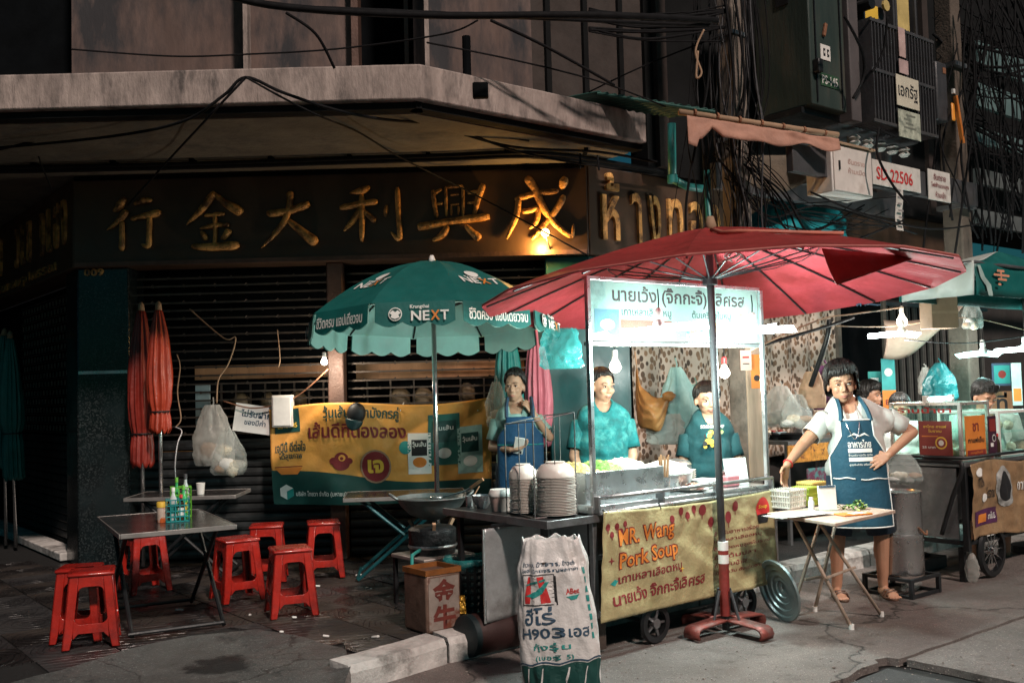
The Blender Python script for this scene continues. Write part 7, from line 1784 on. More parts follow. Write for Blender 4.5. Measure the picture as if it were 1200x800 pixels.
# steaming pot on its stand
sq_ = P(1057, 690, 6.85); sq_.z = 0
sd = thing('pot_stand', 'low black square iron stand under the tall steel pot', 'stand', sq_, TH)
b = B()
for x in (-.17, .17):
    for y in (-.17, .17): b.span((x - .014, y - .014, 0), (x + .014, y + .014, .13))
for z in (.012, .118):
    for s in (-1, 1): b.span((-.156, s * .17 - .012, z - .011), (.156, s * .17 + .012, z + .011)); b.span((s * .17 - .012, -.156, z - .011), (s * .17 + .012, .156, z + .011))
b.span((-.156, -.02, .108), (.156, .02, .128))
b.build('frame', M_blackm, sd, bevel=.003)
pt_ = thing('stock_pot', 'tall riveted steel stock pot with side handles on a black stand', 'pot', sq_ + V((0, 0, .131)), TH)
B().lathe([(.148, 0), (.152, .01), (.150, .24), (.156, .25), (.156, .27), (.150, .275), (.150, .54), (.158, .55), (.152, .555), (.143, .54)], 36).build('body', mat('stained pot steel', (.55, .55, .55), .25, .92, .2, 3, .10, 40, (.24, .19, .16), .52, .7), pt_, smooth=40)
for k in range(14): a = 2 * math.pi * k / 14; B().ball((.153 * math.cos(a), .153 * math.sin(a), .225), .006, 6, 4).build('rivet', M_dsteel, pt_)
for s in (-1, 1):
    B().tube([(s * .15, -.05, .40), (s * .18, -.04, .41), (s * .18, .04, .41), (s * .15, .05, .40)], .008, 8).build('handle', M_blackm, pt_)
B().tube(spline([(-.02, -.152, .32), (.03, -.175, .27), (.07, -.160, .29)], 4), .007, 6).build('latch', M_rust, pt_)
hung('hanging_bag', 'bundle of clear bags tied over the tall steel pot', 'bag', 1056, 530, 566, 6.80, 42, M_bag, 16, .10, .35, knot=False)
t = thing('water_bottle', 'clear crumpled bottle lying under the iron pot stand', 'bottle', sq_ + V((.06, -.02, .045)), TH, tilt=Matrix.Rotation(R(90), 4, 'Y'))
B().lathe([(.03, -.09), (.034, -.08), (.032, .05), (.013, .09), (.013, .11)], 14).build('body', M_bag, t, smooth=40)
q = G(1140, 682)
t = thing('plastic_bag', 'white crumpled bag slumped at the foot of the second cart', 'bag', (q.x, q.y, 0), 0)
B().ball((0, 0, .09), (.05, .05, .10), 16, 12); bb = B().ball((0, 0, .09), (.05, .05, .10), 18, 14); bb.v = [v * (1 + .25 * noise.noise(v * 25)) for v in bb.v]; bb.build('sheet', M_bagw, t, smooth=40)
q = G(1110, 672)
t = thing('gas_stove', 'low black gas stove glowing beside the second cart leg', 'stove', (q.x - .1, q.y + .25, 0), TH)
B().box((0, 0, .05), (.34, .26, .09)).build('body', M_dgrey, t, bevel=.008); B().lathe([(.07, .095), (.09, .11), (.06, .12)], 16).build('burner', M_blackm, t)
# market canopy over the second cart
k0 = P(1140, 305, 6.75)
mc = thing('market_canopy', 'green and white awning canopy with an orange cloud emblem over the second cart', 'canopy', (k0.x, k0.y, 0), TH)
KZ = k0.z; LX, LY = 1.9, .55
apx = V((LX / 2, LY / 2, KZ + .16))
cr = [V((0, 0, KZ)), V((LX, 0, KZ)), V((LX, LY, KZ)), V((0, LY, KZ))]
M_gcan = mat('green awning vinyl', (.008, .13, .12), .5, 0, .15, 5, .2, 20, transl=.12); M_wcan = mat('white awning vinyl', (.62, .66, .63), .5, 0, .1, 5, .2, 20, transl=.2)
for k in range(4):
    a, c = cr[k], cr[(k + 1) % 4]
    B().grid(lambda u, v: a.lerp(c, u).lerp(apx, v) - V((0, 0, .04 * math.sin(math.pi * v) * (1 - v))), 8, 8).build('roof_panel', (M_gcan, M_gcan, M_gcan, M_wcan)[k], mc, smooth=True, solid=.003)
    vp = B().grid(lambda u, v: a.lerp(c, u) - V((0, 0, .235 * v)) + V((.012 * math.sin(u * 17 + v * 2), -.012 * math.sin(u * 14 + v * 2), 0)), 24, 4).build('valance', (M_gcan, M_gcan, M_gcan, M_wcan)[k], mc, smooth=True, solid=.003)
    B().tube([a - V((0, 0, .01)), c - V((0, 0, .01))], .012, 8).build('edge_pole', M_dsteel, mc)
mf = lambda x, y, z=0: V((x, -.020 + .0 * x, KZ + y))
for x0, x1, z in ((.30, .40, -.055), (.25, .47, -.085), (.31, .43, -.115), (.31, .345, -.15)): decal('emblem_bar', [(x0, z - .008), (x1, z - .008), (x1 + .008, z), (x1, z + .008), (x0, z + .008), (x0 - .008, z)], mc, M_ink_o if False else mat('salmon ink', (.70, .30, .18), .6), mf)
decal('emblem_stem', rect(.345, -.12, .365, -.05), mc, mat('salmon ink', (.70, .30, .18), .6), lambda x, y, z=0: V((x, -.0195, KZ + y)))
decal('pale_curve', [(.02, -.03), (.06, -.03), (.12, -.11), (.2, -.16), (.22, -.235), (.16, -.235), (.13, -.17), (.06, -.12)], mc, mat('pale teal print', (.4, .55, .52), .5), mf)
B().tube([(LX * .97, LY * .9, .0), (LX * .97, LY * .9, KZ)], .022, 10).build('pole', M_dsteel, mc, smooth=True); B().lathe([(.2, 0), (.2, .06), (.03, .1)], 18, c=(LX * .97, LY * .9, 0)).build('base', M_dgrey, mc)
# cardboard box hung by the canopy, slack brown sheet, dark gate
q = P(1101, 385, 7.6)
t = thing('cardboard_box', 'brown cardboard box tied up under the awning by the red umbrella', 'box', q, TH - .5)
B().box((0, 0, .12), (.22, .16, .24)).build('box', M_card, t, bevel=.004); B().box((0, -.0815, .12), (.22, .002, .02)).build('tape', mat('tan tape', (.42, .28, .18), .4), t); B().box((.06, 0, .25), (.10, .15, .006), Matrix.Rotation(R(25), 4, 'Y')).build('flap', M_card, t)
t = thing('hanging_cloth', 'pale brown sheet slung loosely behind the hung lamp', 'cloth', P(1065, 470, 8.9), TH)
sa, sb_, sc_, sd_ = [P(*a) - P(1065, 470, 8.9) for a in ((1035, 375, 8.8), (1135, 350, 8.9), (1035, 420, 8.8), (1090, 395, 8.9))]
RI = Matrix.Rotation(-TH, 4, 'Z')
B().grid(lambda u, v: RI @ (sa.lerp(sb_, u).lerp(sc_.lerp(sd_, u), v) + V((0, -.08 * math.sin(math.pi * v), -.08 * math.sin(math.pi * u)))), 20, 8).build('sheet', mat('pale brown sheet', (.38, .28, .22), .7, 0, .15, 5, .3, 14, transl=.2), t, smooth=True, solid=.003)
ga = wall_at(1040, -.14)
gt = thing('folding_gate', 'dark accordion shop gate of narrow steel bars behind the second stall', 'gate', ga, TH)
gl = (wall_at(1160, -.14) - ga).length
gme = B().span((-.014, -.014, 0), (.014, .014, 2.2)).mesh('gate_bar')
rep('gate_bar', gme, mat('grey gate bar', (.16, .16, .15), .5, .4), gt, [Matrix.Translation((.075 * k, .02 * (k % 2), .1)) for k in range(int(gl / .075))])
for z in (.12, 1.1, 2.28): B().span((0, -.02, z - .02), (gl, .04, z + .02)).build('rail', M_dsteel, gt)
B().span((0, .06, .1), (gl, .07, 2.3)).build('dark_opening', M_black, gt)
dk = thing('doorway', 'dark open doorway beside the leaf curtain', 'doorway', wall_at(986, -.13), TH)
dl = (wall_at(1036, -.13) - wall_at(986, -.13)).length
B().span((0, 0, 0), (dl, .03, 2.3)).build('dark_opening', M_black, dk); B().span((-.06, -.03, 0), (0, .04, 2.36)).build('jamb', M_pole, dk); B().span((dl, -.03, 0), (dl + .06, .04, 2.36)).build('jamb', M_pole, dk)

# ================================================================ POLES, TRANSFORMER, STREET HARDWARE
p1 = P(873, 480, 7.5); p1.z = 0
u1 = thing('utility_pole', 'square concrete power pole wrapped in cables behind the food cart', 'utility pole', p1, TH)
B().beam((0, 0, 0), (0, 0, 7.5), .165, .165, .135).build('pole', M_pole, u1, bevel=.012)
B().span((-.084, -.100, .75), (.084, -.084, 1.95)).build('timber_facing', mat('pale lit timber', (.46, .34, .25), .75, 0, .3, 5, .3, 30, None, stretch=(2, 2, .2)), u1, bevel=.003)  # board added on the pole; its pale tone carries the strong lamplight
for z in (2.55, 3.3, 4.1): B().box((0, 0, z), (.175, .175, .03)).build('steel_strap', M_dsteel, u1)
B().box((0, -.102, 1.62), (.172, .004, .015)).build('wire_tie', M_blackm, u1)
p2 = V((4.10, 9.05, 0))
u2 = thing('utility_pole', 'second concrete power pole standing right of the transformer', 'utility pole', p2, TH)
B().beam((0, 0, 0), (0, 0, 8), .2, .2, .15).build('pole', mat('dark concrete pole', (.10, .078, .062), .9, 0, .3, 5, .4, 30), u2, bevel=.015)
for z in (3.0, 4.3): B().box((0, 0, z), (.25, .25, .04)).build('steel_strap', M_dsteel, u2)
# green switch cabinet
gb0 = P(952, 122, 7.6)
gb = thing('switch_cabinet', 'big grimy green steel cabinet with a small white number plate on the power pole', 'cabinet', gb0, TH)
B().span((0, 0, 0), (.47, .52, 1.6)).build('body', M_green, gb, bevel=.012)
for x in (.06, .40): B().span((x, -.012, .03), (x + .012, .0, 1.58)).build('door_seam', M_blackm, gb)
B().span((-.03, .08, -.05), (.50, .44, -.002)).build('bottom_tray', M_blackm, gb)
B().span((.13, -.007, .38), (.26, -.001, .50)).build('number_plate', M_white, gb)
for x in (.165, .215): B().span((x, -.0095, .41), (x + .025, -.0075, .47)).build('plate_print', M_ink_k, gb)
for x in (.172, .222): B().span((x, -.0115, .43), (x + .012, -.0098, .45)).build('plate_print', M_white, gb)
B().span((.12, -.006, .17), (.36, -.001, .27)).build('code_plate', mat('dark green code plate', (.03, .08, .04), .5), gb)
lettering('PS-145', gb, M_white, panel((.24, -.008, .22), (1, 0, 0)), .21, .07, 0, 0, .02)
B().box((.05, -.03, .3), (.06, .06, .11)).build('latch', M_blackm, gb, bevel=.01); B().box((.19, -.012, .62), (.03, .02, .11), Matrix.Rotation(R(18), 4, 'Y')).build('rusty_handle', M_rust, gb, bevel=.004)
for z in (.85, 1.15):
    B().span((-.007, .18, z), (-.001, .30, z + .14)).build('vent', M_blackm, gb)
# transformer
tr0 = P(1010, 148, 8.0)
tr = thing('transformer', 'dark grey ribbed power transformer mounted high between two poles', 'transformer', tr0, TH)
B().span((-.16, .10, .02), (1.06, .75, 1.65)).build('tank', M_dgrey, tr, bevel=.015)
B().span((-.16, -.02, .02), (-.02, .10, 1.65)).build('end_tank', mat('mauve grey enamel', (.10, .088, .09), .55, .1, .2, 4, .1), tr, bevel=.01)
fme = B().span((-.006, -.11, .0), (.006, .10, .86)).mesh('cooling_fin')
rep('cooling_fin', fme, M_dgrey, tr, [Matrix.Translation((.03 + .047 * k, 0, .02)) for k in range(21)])
for z in (.03, .45, .86): B().span((.0, -.114, z - .012), (1.0, -.102, z + .012)).build('fin_rail', M_dgrey, tr)
def tpl(x0, x1, z0, z1, m, y=-.125, nm='plate'): return B().span((x0, y - .004, z0), (x1, y + .004, z1)).build(nm, m, tr, bevel=.002)
tpl(.40, .50, .62, .87, mat('pink grime plate', (.48, .34, .32), .6), nm='plate'); tpl(.39, .53, .48, .60, mat('pale pink plate', (.42, .30, .29), .6), nm='plate')
tpl(.33, .68, .20, .46, mat('cream name plate', (.56, .52, .42), .6, 0, .1, 9)); lettering('เอกรัฐ', tr, M_ink_k, panel((.505, -.131, .33), (1, 0, 0)), .30, .15, 0, 0, .012)
tpl(.34, .68, -.06, .17, mat('faded data plate', (.40, .42, .34), .6, 0, .3, 20, .1, 40, (.2, .22, .18), .5, .6)); [B().span((.42 + .03 * (k % 2), -.1305, .02 + .035 * k), (.60 - .04 * (k % 3), -.1295, .035 + .035 * k)).build('faded_print', mat('faded print ink', (.16, .17, .14), .7), tr) for k in range(4)]
B().span((.20, .06, .90), (.42, .098, 1.10)).build('yellow_label', M_ink_y, tr); B().span((.72, .06, .92), (.92, .098, 1.30)).build('yellow_label', mat('old yellow board', (.55, .42, .16), .6), tr)
for x in (.16, .62, .66, .98): B().span((x - .015, .03, .88), (x + .015, .098, 1.6)).build('tank_rib', M_dgrey, tr)
B().lathe([(.05, 0), (.05, .18)], 14, M=Matrix.Rotation(R(90), 4, 'X'), c=(.1, .10, 1.02)).build('oil_valve', M_blackm, tr); B().tube([(.10, 0, 1.05), (.16, -.02, 1.2), (.22, 0, 1.6)], .03, 10).build('bushing_cable', M_blackm, tr, smooth=True)
B().lathe([(.05, 0), (.05, .02)], 8, M=Matrix.Rotation(R(90), 4, 'X'), c=(.52, .055, 1.13)).build('yellow_disc', mat('old yellow board', (.55, .42, .16), .6), tr)
for x in (.05, .3, .62, .88): B().tube([(x, .3, .02), (x, .3, -.20)], .03, 10).build('support_foot', M_dsteel, tr)
for k in range(5): B().lathe([(.03, 0), (.05, .02), (.03, .04), (.05, .06), (.03, .08)], 12, c=(.08 + .19 * k, .12, -.12)).build('insulator', M_plate, tr, smooth=40)
# platform beams and hung plates
pb0 = P(1022, 186, 7.82)
pb = thing('steel_platform', 'channel steel platform carrying the transformer between the two poles', 'platform', (pb0.x, pb0.y, pb0.z), TH)
for y in (.03, .75): B().span((-1.0, y, -.21), (1.75, y + .06, .0)).build('beam', M_dgrey, pb, bevel=.004)
for x in (-.5, .1, .7, 1.3): B().span((x, .09, -.06), (x + .08, .75, .0)).build('cross_beam', M_dgrey, pb)
s1 = thing('plate_sign', 'long white plate lettered SD 22506 in red under the transformer', 'sign', (pb0 - V((0, 0, .20))).to_tuple(), TH)
B().span((.0, 0, 0), (.72, .012, .2)).build('plate', M_plate, s1, bevel=.003)
lettering('SD 22506', s1, M_ink_red, panel((.32, -.004, .095), (1, 0, 0)), .54, .105, 0, 0, .012)
s2 = thing('plate_sign', 'small white plate with red handwriting right of the numbered plate', 'sign', (pb0 - V((0, 0, .235)) + U * .85).to_tuple(), TH)
B().span((.0, 0, 0), (.36, .012, .26)).build('plate', M_plate, s2, bevel=.003)
for k, (s, w_) in enumerate((('อันตราย', .2), ('ไฟฟ้าแรงสูง', .29), ('ห้ามเข้า', .16))): lettering(s, s2, M_ink_r, panel((.18, -.004, .20 - .075 * k), (1, 0, 0)), w_, .055, 0, 0, .006)
s3 = thing('hanging_strip', 'narrow printed white strip hanging below the numbered plate', 'sign', (P(1055, 270, 7.95)).to_tuple(), TH)
B().grid(lambda u, v: V(((u - .5) * .10, .01 * math.sin(v * 6), v * .38)), 4, 14).build('strip', M_plate, s3, solid=.002)
for k in range(6): B().span((-.035, -.016, .04 + .055 * k), (.035 - .02 * (k % 2), -.013, .055 + .055 * k)).build('printed_line', mat('faint grey ink', (.3, .27, .27), .6), s3)
# white meter box with its tattered awning
wb0 = P(976, 224, 7.45)
wb = thing('meter_box', 'white painted steel meter box with faded red print, hung beside the numbered plate', 'box', wb0, TH)
B().span((0, 0, 0), (.54, .23, .37)).build('body', M_white, wb, bevel=.008); B().span((.015, -.012, .012), (.525, -.001, .355)).build('door', mat('aged white door', (.66, .60, .56), .5, 0, .12, 5, .05, 40, (.48, .40, .36), .55, .8), wb, bevel=.004)
B().span((.07, -.022, .17), (.085, -.012, .24)).build('handle', M_ink_k, wb); B().span((-.02, -.03, .372), (.57, .25, .385)).build('lid', M_card, wb)
for s, z in (('อันตราย', .25), ('ห้ามเปิด', .18)): lettering(s, wb, mat('faded rose ink', (.50, .33, .29), .6), panel((.31, -.0135, z), (1, 0, 0)), .23, .045, 0, 0, .02)
aw = thing('tattered_awning', 'torn salmon cloth strip rolled on a bamboo pole from the corner to the meter box', 'awning', P(805, 135, 6.9), 0)
ax, ay_ = P(805, 134, 6.9), P(983, 162, 7.35)
def awf(u, v):
    p = ax.lerp(ay_, u); dr = .15 + .05 * noise.noise(V((u * 6, 0, 3))) - .06 * u + (.06 if u < .06 else 0) - (.07 * max(0, 1 - abs(u - .15) / .07))
    return p - V((0, .03 * v + .03 * noise.noise(V((u * 8, v * 2, 1))), dr * v)) - V(ax)
M_aw = mat('salmon tattered cloth', (.42, .22, .16), .8, 0, .2, 5, .4, 16, (.30, .14, .09), .5, .75)
B().grid(awf, 60, 8).build('cloth', M_aw, aw, smooth=True, solid=.003)
B().tube([V((-.05, .02, .03)), ay_ - ax + V((.0, .02, .035))], .022, 10).build('bamboo_pole', M_card, aw, smooth=True)
for k in range(7): p = (ay_ - ax) * (k / 7 + .05); B().lathe([(.026, -.008), (.026, .008)], 10, c=p + V((0, .02, .033)), M=(ay_ - ax).to_track_quat('Z', 'Y').to_matrix().to_4x4()).build('bamboo_node', M_rust, aw)
t = thing('hanging_cloth', 'dim brown sheet drooping under the tattered awning strip', 'cloth', P(905, 205, 7.6), 0)
B().grid(lambda u, v: P(868 + 78 * u, 182 + (28 + 16 * math.sin(u * 3)) * v, 7.65 + .2 * u) - P(905, 205, 7.6), 16, 6).build('sheet', mat('dim brown cloth', (.12, .095, .07), .85, 0, .25, 5, .3), t, smooth=True, solid=.003)
# drain pipes on the corner, teal tarpaulin, thin green awning edge, far isolator box
dp = thing('drain_pipe', 'teal green pipe running down the corner above the red umbrella', 'pipe', P(788, 210, 7.6), 0)
a, c = P(787, 145, 7.6) - P(788, 210, 7.6), V((0, 0, 0)); B().tube([a, c], .032, 14).build('pipe', mat('teal pvc', (.03, .22, .21), .4, 0, .2, 5), dp, smooth=True); B().lathe([(.04, -.03), (.04, .03)], 14, c=c).build('collar', mat('teal pvc', (.03, .22, .21), .4), dp, smooth=40); B().tube([c, V((.12, .05, -.05)), V((.25, .1, -.06))], .03, 12).build('elbow', mat('teal pvc', (.03, .22, .21), .4), dp, smooth=True)
dp = thing('drain_pipe', 'thin teal pipe dropping beside the cable bundle', 'pipe', P(832, 275, 7.35), 0)
B().tube([P(828, 200, 7.35) - P(832, 275, 7.35), V((0, 0, 0)), V((0, 0, -1.2))], .026, 12).build('pipe', mat('teal pvc', (.03, .22, .21), .4), dp, smooth=True); B().lathe([(.034, -.03), (.034, .03)], 12).build('collar', M_card, dp, smooth=40)
ge = thing('sheet_awning', 'thin green corrugated awning sheet at the end of the concrete canopy', 'awning', P(700, 108, 7.2), 0)
b0_ = P(700, 108, 7.2); g2 = P(838, 130, 7.0)
B().grid(lambda u, v: (g2 - b0_) * u + W * .4 * v + V((0, 0, .05 * v + .012 * math.sin(u * 90))), 120, 3).build('sheet', mat('green roofing', (.02, .09, .075), .6, .1, .25, 5), ge, smooth=True, solid=.004)
B().tube([V((0, 0, -.01)), g2 - b0_ + V((0, 0, -.01))], .012, 8).build('edge_tube', mat('green roofing', (.05, .20, .16), .5), ge)
tp_ = thing('tarpaulin', 'dark teal tarpaulin sagging behind the cable tangle above the red umbrella', 'tarpaulin', P(920, 290, 8.4), TH)
t0 = P(920, 290, 8.4)
B().grid(lambda u, v: Matrix.Rotation(-TH, 4, 'Z') @ (P(872 + 120 * u, 292 - (20 + 45 * math.sin(math.pi * (u * .8 + .1))) * v, 8.2 + .5 * v + .3 * u) - t0 + V((0, .08 * noise.noise(V((u * 5, v * 4, 0))), .05 * noise.noise(V((u * 6, v * 4, 3)))))), 28, 14).build('sheet', mat('dark teal tarp', (.012, .24, .28), .35, 0, .25, 4, .6, 10), tp_, smooth=True, solid=.004)
ib = thing('isolator_box', 'dark upright isolator box with an orange lever on the second pole', 'box', P(1100, 140, 8.5), TH)
B().span((0, 0, 0), (.18, .18, .52)).build('body', mat('charcoal enamel', (.05, .05, .055), .5, .2), ib, bevel=.015); B().beam((.21, -.05, .23), (.30, -.05, -.18), .03).build('lever', mat('orange lever paint', (.55, .17, .03), .5), ib); B().beam((.17, -.04, .16), (.16, -.05, .0), .045, .02).build('lever', mat('bright orange lever paint', (.75, .28, .03), .45), ib, bevel=.01)
B().box((.20, -.04, .27), (.03, .02, .04)).build('tag', M_white, ib); B().box((.13, -.004, .45), (.05, .004, .05)).build('badge', M_rust, ib)
B().span((-.16, .10, .05), (-.03, .2, .7)).build('rear_box', M_blackm, ib, bevel=.02)

# ================================================================ CABLES
def cable(pts, r=.008, m=None, label=None, group='power and phone cables', sag=0, name='overhead_cable'):
    w_ = []
    for p in pts: w_.append(P(*p))
    sp = spline(w_, 7)
    if sag:
        n = len(sp)
        for i in range(n): sp[i].z -= sag * math.sin(math.pi * i / (n - 1))
    o = B().tube(sp, r, 6).build(name, m or M_cable, smooth=True)
    return tag(o, label or 'thin black cable strung across the corner building front', 'cable', group)
cable([(-20, 175, 6.9), (130, 160, 6.6), (215, 142, 6.2), (262, 112, 6.14), (288, 91, 6.12), (330, 108, 6.13), (390, 128, 6.14), (450, 140, 6.4), (520, 145, 6.9)], .010, label='black cable peaking over the canopy edge and looping under it on both sides')
cable([(288, 91, 6.11), (268, 112, 6.12), (240, 142, 6.2), (200, 185, 7.2), (150, 240, 7.9)], .008, label='black cable falling from the canopy edge towards the first gold character')
cable([(287, 90, 6.10), (330, 114, 6.12), (372, 135, 6.14), (420, 155, 6.7), (470, 185, 7.3), (560, 230, 7.9), (690, 300, 7.6)], .007, label='long thin cable slanting down across the gold characters to the right')
cable([(-20, 180, 6.9), (60, 160, 6.9), (90, 145, 6.9), (180, 155, 7.1), (240, 180, 7.5)], .009, label='slack black cable under the left end of the canopy')
cable([(90, 145, 6.8), (230, 138, 6.9), (280, 145, 6.9), (400, 130, 6.9), (530, 150, 7.0), (620, 165, 7.2)], .009, label='cable tied along the underside of the canopy')
cable([(60, 220, 7.6), (45, 170, 7.2), (90, 140, 6.9)], .006, label='short drooping cable at the left canopy corner')
cable([(250, -10, 5.6), (330, 8, 5.7), (500, 18, 5.8), (700, 18, 6.0), (840, 24, 6.6)], .022, label='thick black cable crossing the top of the building front')
cable([(330, 8, 5.7), (480, 14, 5.8), (640, 22, 6.0), (830, 30, 6.6)], .012, label='thinner cable running just below the thick one at the top')
cable([(84, 58, 6.6), (200, 66, 6.6), (285, 64, 6.5), (400, 57, 6.5), (520, 40, 6.4), (560, 24, 6.3)], .006, label='thin cable slung across the upper wall panels')
cable([(335, 15, 5.8), (370, 40, 5.9), (392, 80, 6.05)], .009, label='curved cable dropping onto the canopy edge')
cable([(500, 50, 6.3), (600, 70, 6.5), (700, 95, 6.8), (780, 125, 7.0)], .006, label='thin cable slanting down the right upper wall')
cable([(575, 24, 6.3), (640, 55, 6.5), (720, 100, 6.8)], .010, label='double cable slanting from the thick cable to the green sheet awning')
cable([(690, 108, 7.1), (760, 75, 7.1), (850, 40, 7.2)], .006, label='thin cable rising to the concrete pole')
cable([(520, 150, 6.95), (600, 172, 7.2), (700, 178, 7.4), (770, 190, 7.6)], .010, label='cable bundle under the right canopy end')
cable([(530, 140, 6.9), (570, 165, 7.1), (640, 185, 7.3), (770, 205, 7.6)], .008, label='sagging cable below the right canopy end')
for k, (a, c) in enumerate((((680, 180), (680, 198)), ((700, 182), (702, 200)))): cable([(a[0], a[1], 7.4), (c[0], c[1], 7.4)], .008, label='short cable stub hanging under the right canopy soffit')
cable([(880, 410, 6.4), (960, 375, 6.9), (1000, 368, 7.2), (1058, 360, 7.9)], .006, M_card, 'pale string holding the hung lamp behind the vendor')
cable([(980, 382, 7.2), (1048, 382, 7.9), (1130, 372, 8.0), (1200, 386, 8.2)], .005, M_card, 'pale string crossing behind the cardboard box')
cable([(1060, 398, 7.9), (1130, 402, 8.1), (1200, 394, 8.3)], .005, M_cable2, 'thin wire between the right hand led lamps')
cable([(890, 405, 6.5), (960, 385, 7.2), (1000, 372, 7.6)], .012, label='dark wire from the cart sign towards the doorway')
cable([(950, 452, 7.6), (968, 400, 7.4), (972, 375, 7.4)], .02, M_blackm, 'dark slanting pole end beside the leaf curtain')
cable([(222, 362, 8.0), (262, 396, 7.98), (276, 396, 7.98), (268, 425, 7.96), (256, 445, 7.95), (254, 472, 7.95)], .006, M_card, 'pale cord hanging on the grille above the shopping bags')
cable([(325, 386, 8.0), (328, 420, 7.95), (326, 430, 7.95)], .005, M_card, 'short pale cord hung on the grille left of the brown post')
cable([(262, 470, 7.97), (300, 478, 7.95), (345, 466, 7.95), (385, 432, 7.9)], .006, M_rust, 'brown wire looping from the bulb to the white box')
cable([(207, 415, 7.9), (211, 430, 7.9), (208, 460, 7.9), (212, 490, 7.9), (206, 500, 7.9)], .005, M_card, 'wavy cord hanging beside the folded red umbrellas')
cable([(205, 500, 7.8), (213, 505, 7.8), (208, 520, 7.75), (205, 545, 7.7), (206, 562, 7.7)], .007, M_dsteel, 'chain hook hanging behind the lime caddy')
cable([(825, 35, 6.9), (815, 60, 6.9), (822, 85, 6.9), (816, 90, 6.9), (818, 60, 6.9)], .008, M_card, 'pale looped rope hanging left of the concrete pole')
cable([(990, 20, 7.3), (1010, 60, 7.6), (1012, 90, 7.7), (1000, 115, 7.6)], .012, label='thick cable from the green cabinet to the transformer')
cable([(1040, 20, 7.7), (1035, 60, 7.75), (1022, 85, 7.75)], .010, label='short thick cable over the cooling fins')
cable([(1030, 150, 7.7), (1028, 180, 7.6), (1045, 215, 7.6), (1065, 240, 7.6)], .010, label='cable curling down across the numbered plate')
cable([(950, 225, 7.3), (1010, 250, 7.5), (1090, 268, 7.8), (1150, 262, 8.4)], .008, label='cable sagging below the meter box and numbered plate')
# the tangle round the first pole and across to the right
rng = random.Random(11)
TL = 'black cable in the tangle hanging round the concrete power pole'
for k in range(38):
    x0 = rng.choice((rng.uniform(812, 846), rng.uniform(814, 846), rng.uniform(872, 894), rng.uniform(846, 872))); x1 = x0 + rng.uniform(-18, 30); x2 = x1 + rng.uniform(-20, 26); d = 7.28 + rng.uniform(-.12, .15)
    cable([(x0, rng.uniform(-40, 10), d), ((x0 + x1) / 2 + rng.uniform(-12, 12), 90, d - .02), (x1, 170 + rng.uniform(-15, 15), d - .05), (x2, 240 + rng.uniform(-20, 20), d), (x2 + rng.uniform(-10, 14), 300, d + .05)], rng.choice((.003, .004, .005, .007, .010)), rng.choice((M_cable, M_cable, M_cable2)), TL, 'cable tangle at the concrete pole')
for k in range(20):
    a = rng.uniform(835, 880); y0 = rng.uniform(165, 225); x2 = rng.uniform(960, 1080); d = 7.35 + rng.uniform(-.1, .2)
    cable([(a, y0, d), (a + 45, y0 + rng.uniform(20, 60), d + .05), ((a + x2) / 2, rng.uniform(235, 292), d + .2), (x2, rng.uniform(225, 280), d + .7)], rng.choice((.003, .005, .008)), M_cable, 'black cable in the sagging tangle between pole and meter box', 'cable tangle below the transformer')
for k in range(64):
    x0 = rng.uniform(1122, 1200); y0 = rng.uniform(-20, 60); d = rng.uniform(8.6, 9.6)
    x1 = x0 + rng.uniform(-25, 40); x2 = x1 + rng.uniform(-30, 40)
    cable([(x0, y0, d), (x1, y0 + rng.uniform(60, 110), d), (x2, y0 + rng.uniform(150, 220), d), (x2 + rng.uniform(-15, 30), rng.uniform(240, 300), d)], rng.choice((.004, .006, .010)), M_cable, 'black cable in the dark tangle hanging right of the second pole', 'cable tangle right of the second pole')
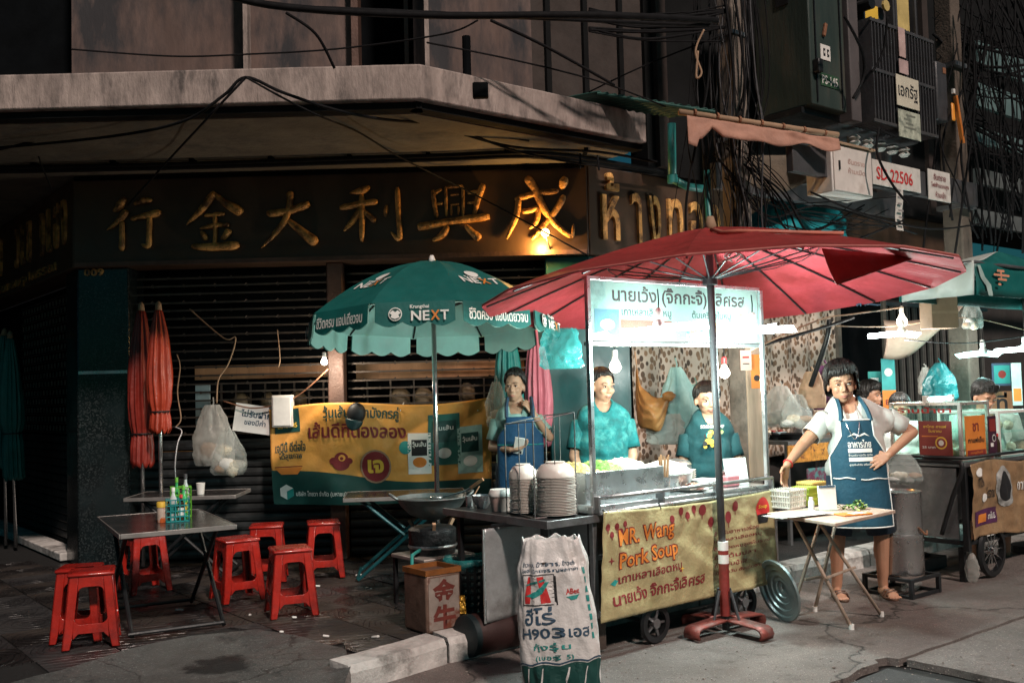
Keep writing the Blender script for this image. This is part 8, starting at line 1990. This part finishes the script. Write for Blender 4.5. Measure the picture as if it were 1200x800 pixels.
for k in range(22):
    y0 = rng.uniform(-20, 150)
    cable([(1100 + rng.uniform(-10, 20), y0, 9.0), (1150, y0 + rng.uniform(10, 50), 9.2), (1240, y0 + rng.uniform(20, 110), 9.8)], rng.choice((.004, .008, .014)), M_cable, 'black cable crossing in front of the lit louvres', 'cables before the louvres')
for k in range(10):
    y0 = 15 + rng.uniform(-12, 25)
    cable([(690, y0, 6.6), (760, y0 + rng.uniform(2, 14), 6.8), (850, y0 + rng.uniform(-8, 14), 7.2)], rng.choice((.006, .009)), M_cable, 'cable running from the building front to the concrete pole top', 'cables to the concrete pole')

# grit and crumbs on the ground
gr = B(); rg = random.Random(5)
for k in range(900):
    px, py = rg.uniform(0, 1200), 800 - abs(rg.gauss(0, 60))
    p = G(px, py, 0)
    on_p = (p - KA).dot(V((-.64, .77, 0))) > -.02 and p.x > -.9 or False
    if p.x < KA.x + .1: continue
    s = rg.uniform(.002, .006) * (2 if rg.random() < .06 else 1)
    if on_p: continue
    gr.ball((p.x, p.y, s * .5), (s, s * rg.uniform(.6, 1), s * .6), 5, 3)
gr.build('road_grit', mat('pale grit', (.26, .23, .21), .9, 0, .5, 60, 0), kind='stuff')
gr = B()
for k in range(160):
    px, py = rg.uniform(0, 520), rg.uniform(665, 760); p = G(px, py, PAVE)
    if (p - KA).dot(V((-.64, .77, 0))) < .1: continue
    s = rg.uniform(.0015, .005)
    gr.ball((p.x, p.y, PAVE + .006), (s, s * rg.uniform(.5, 1), s * .5), 5, 3)
gr.build('pavement_grit', mat('dim grit', (.12, .10, .09), .9), kind='stuff')

# the other side of the lane at the left, so that the night stays closed there too
lb = thing('lane_building', 'dark shophouse on the far side of the lane left of the gold shop', 'building', (-9.5, 14, 0))
lbd = V((-.35, 1, 0)).normalized()
wallbox(V((-8.6, 7.5, 0)), lbd, 26, -.5, 0, 9).build('wall', M_black, lb, world=True)
wallbox(V((-16.5, 30, 0)), V((1, .1, 0)), 16, .5, 0, 9).build('wall', M_black, lb, world=True)
for k in range(6): wallbox(V((-8.6, 7.5, 0)) + lbd * (1.2 + 3.4 * k), lbd, 2.4, .05, .1, 2.6, inset=-.07).build('shutter', M_slat, lb, world=True)
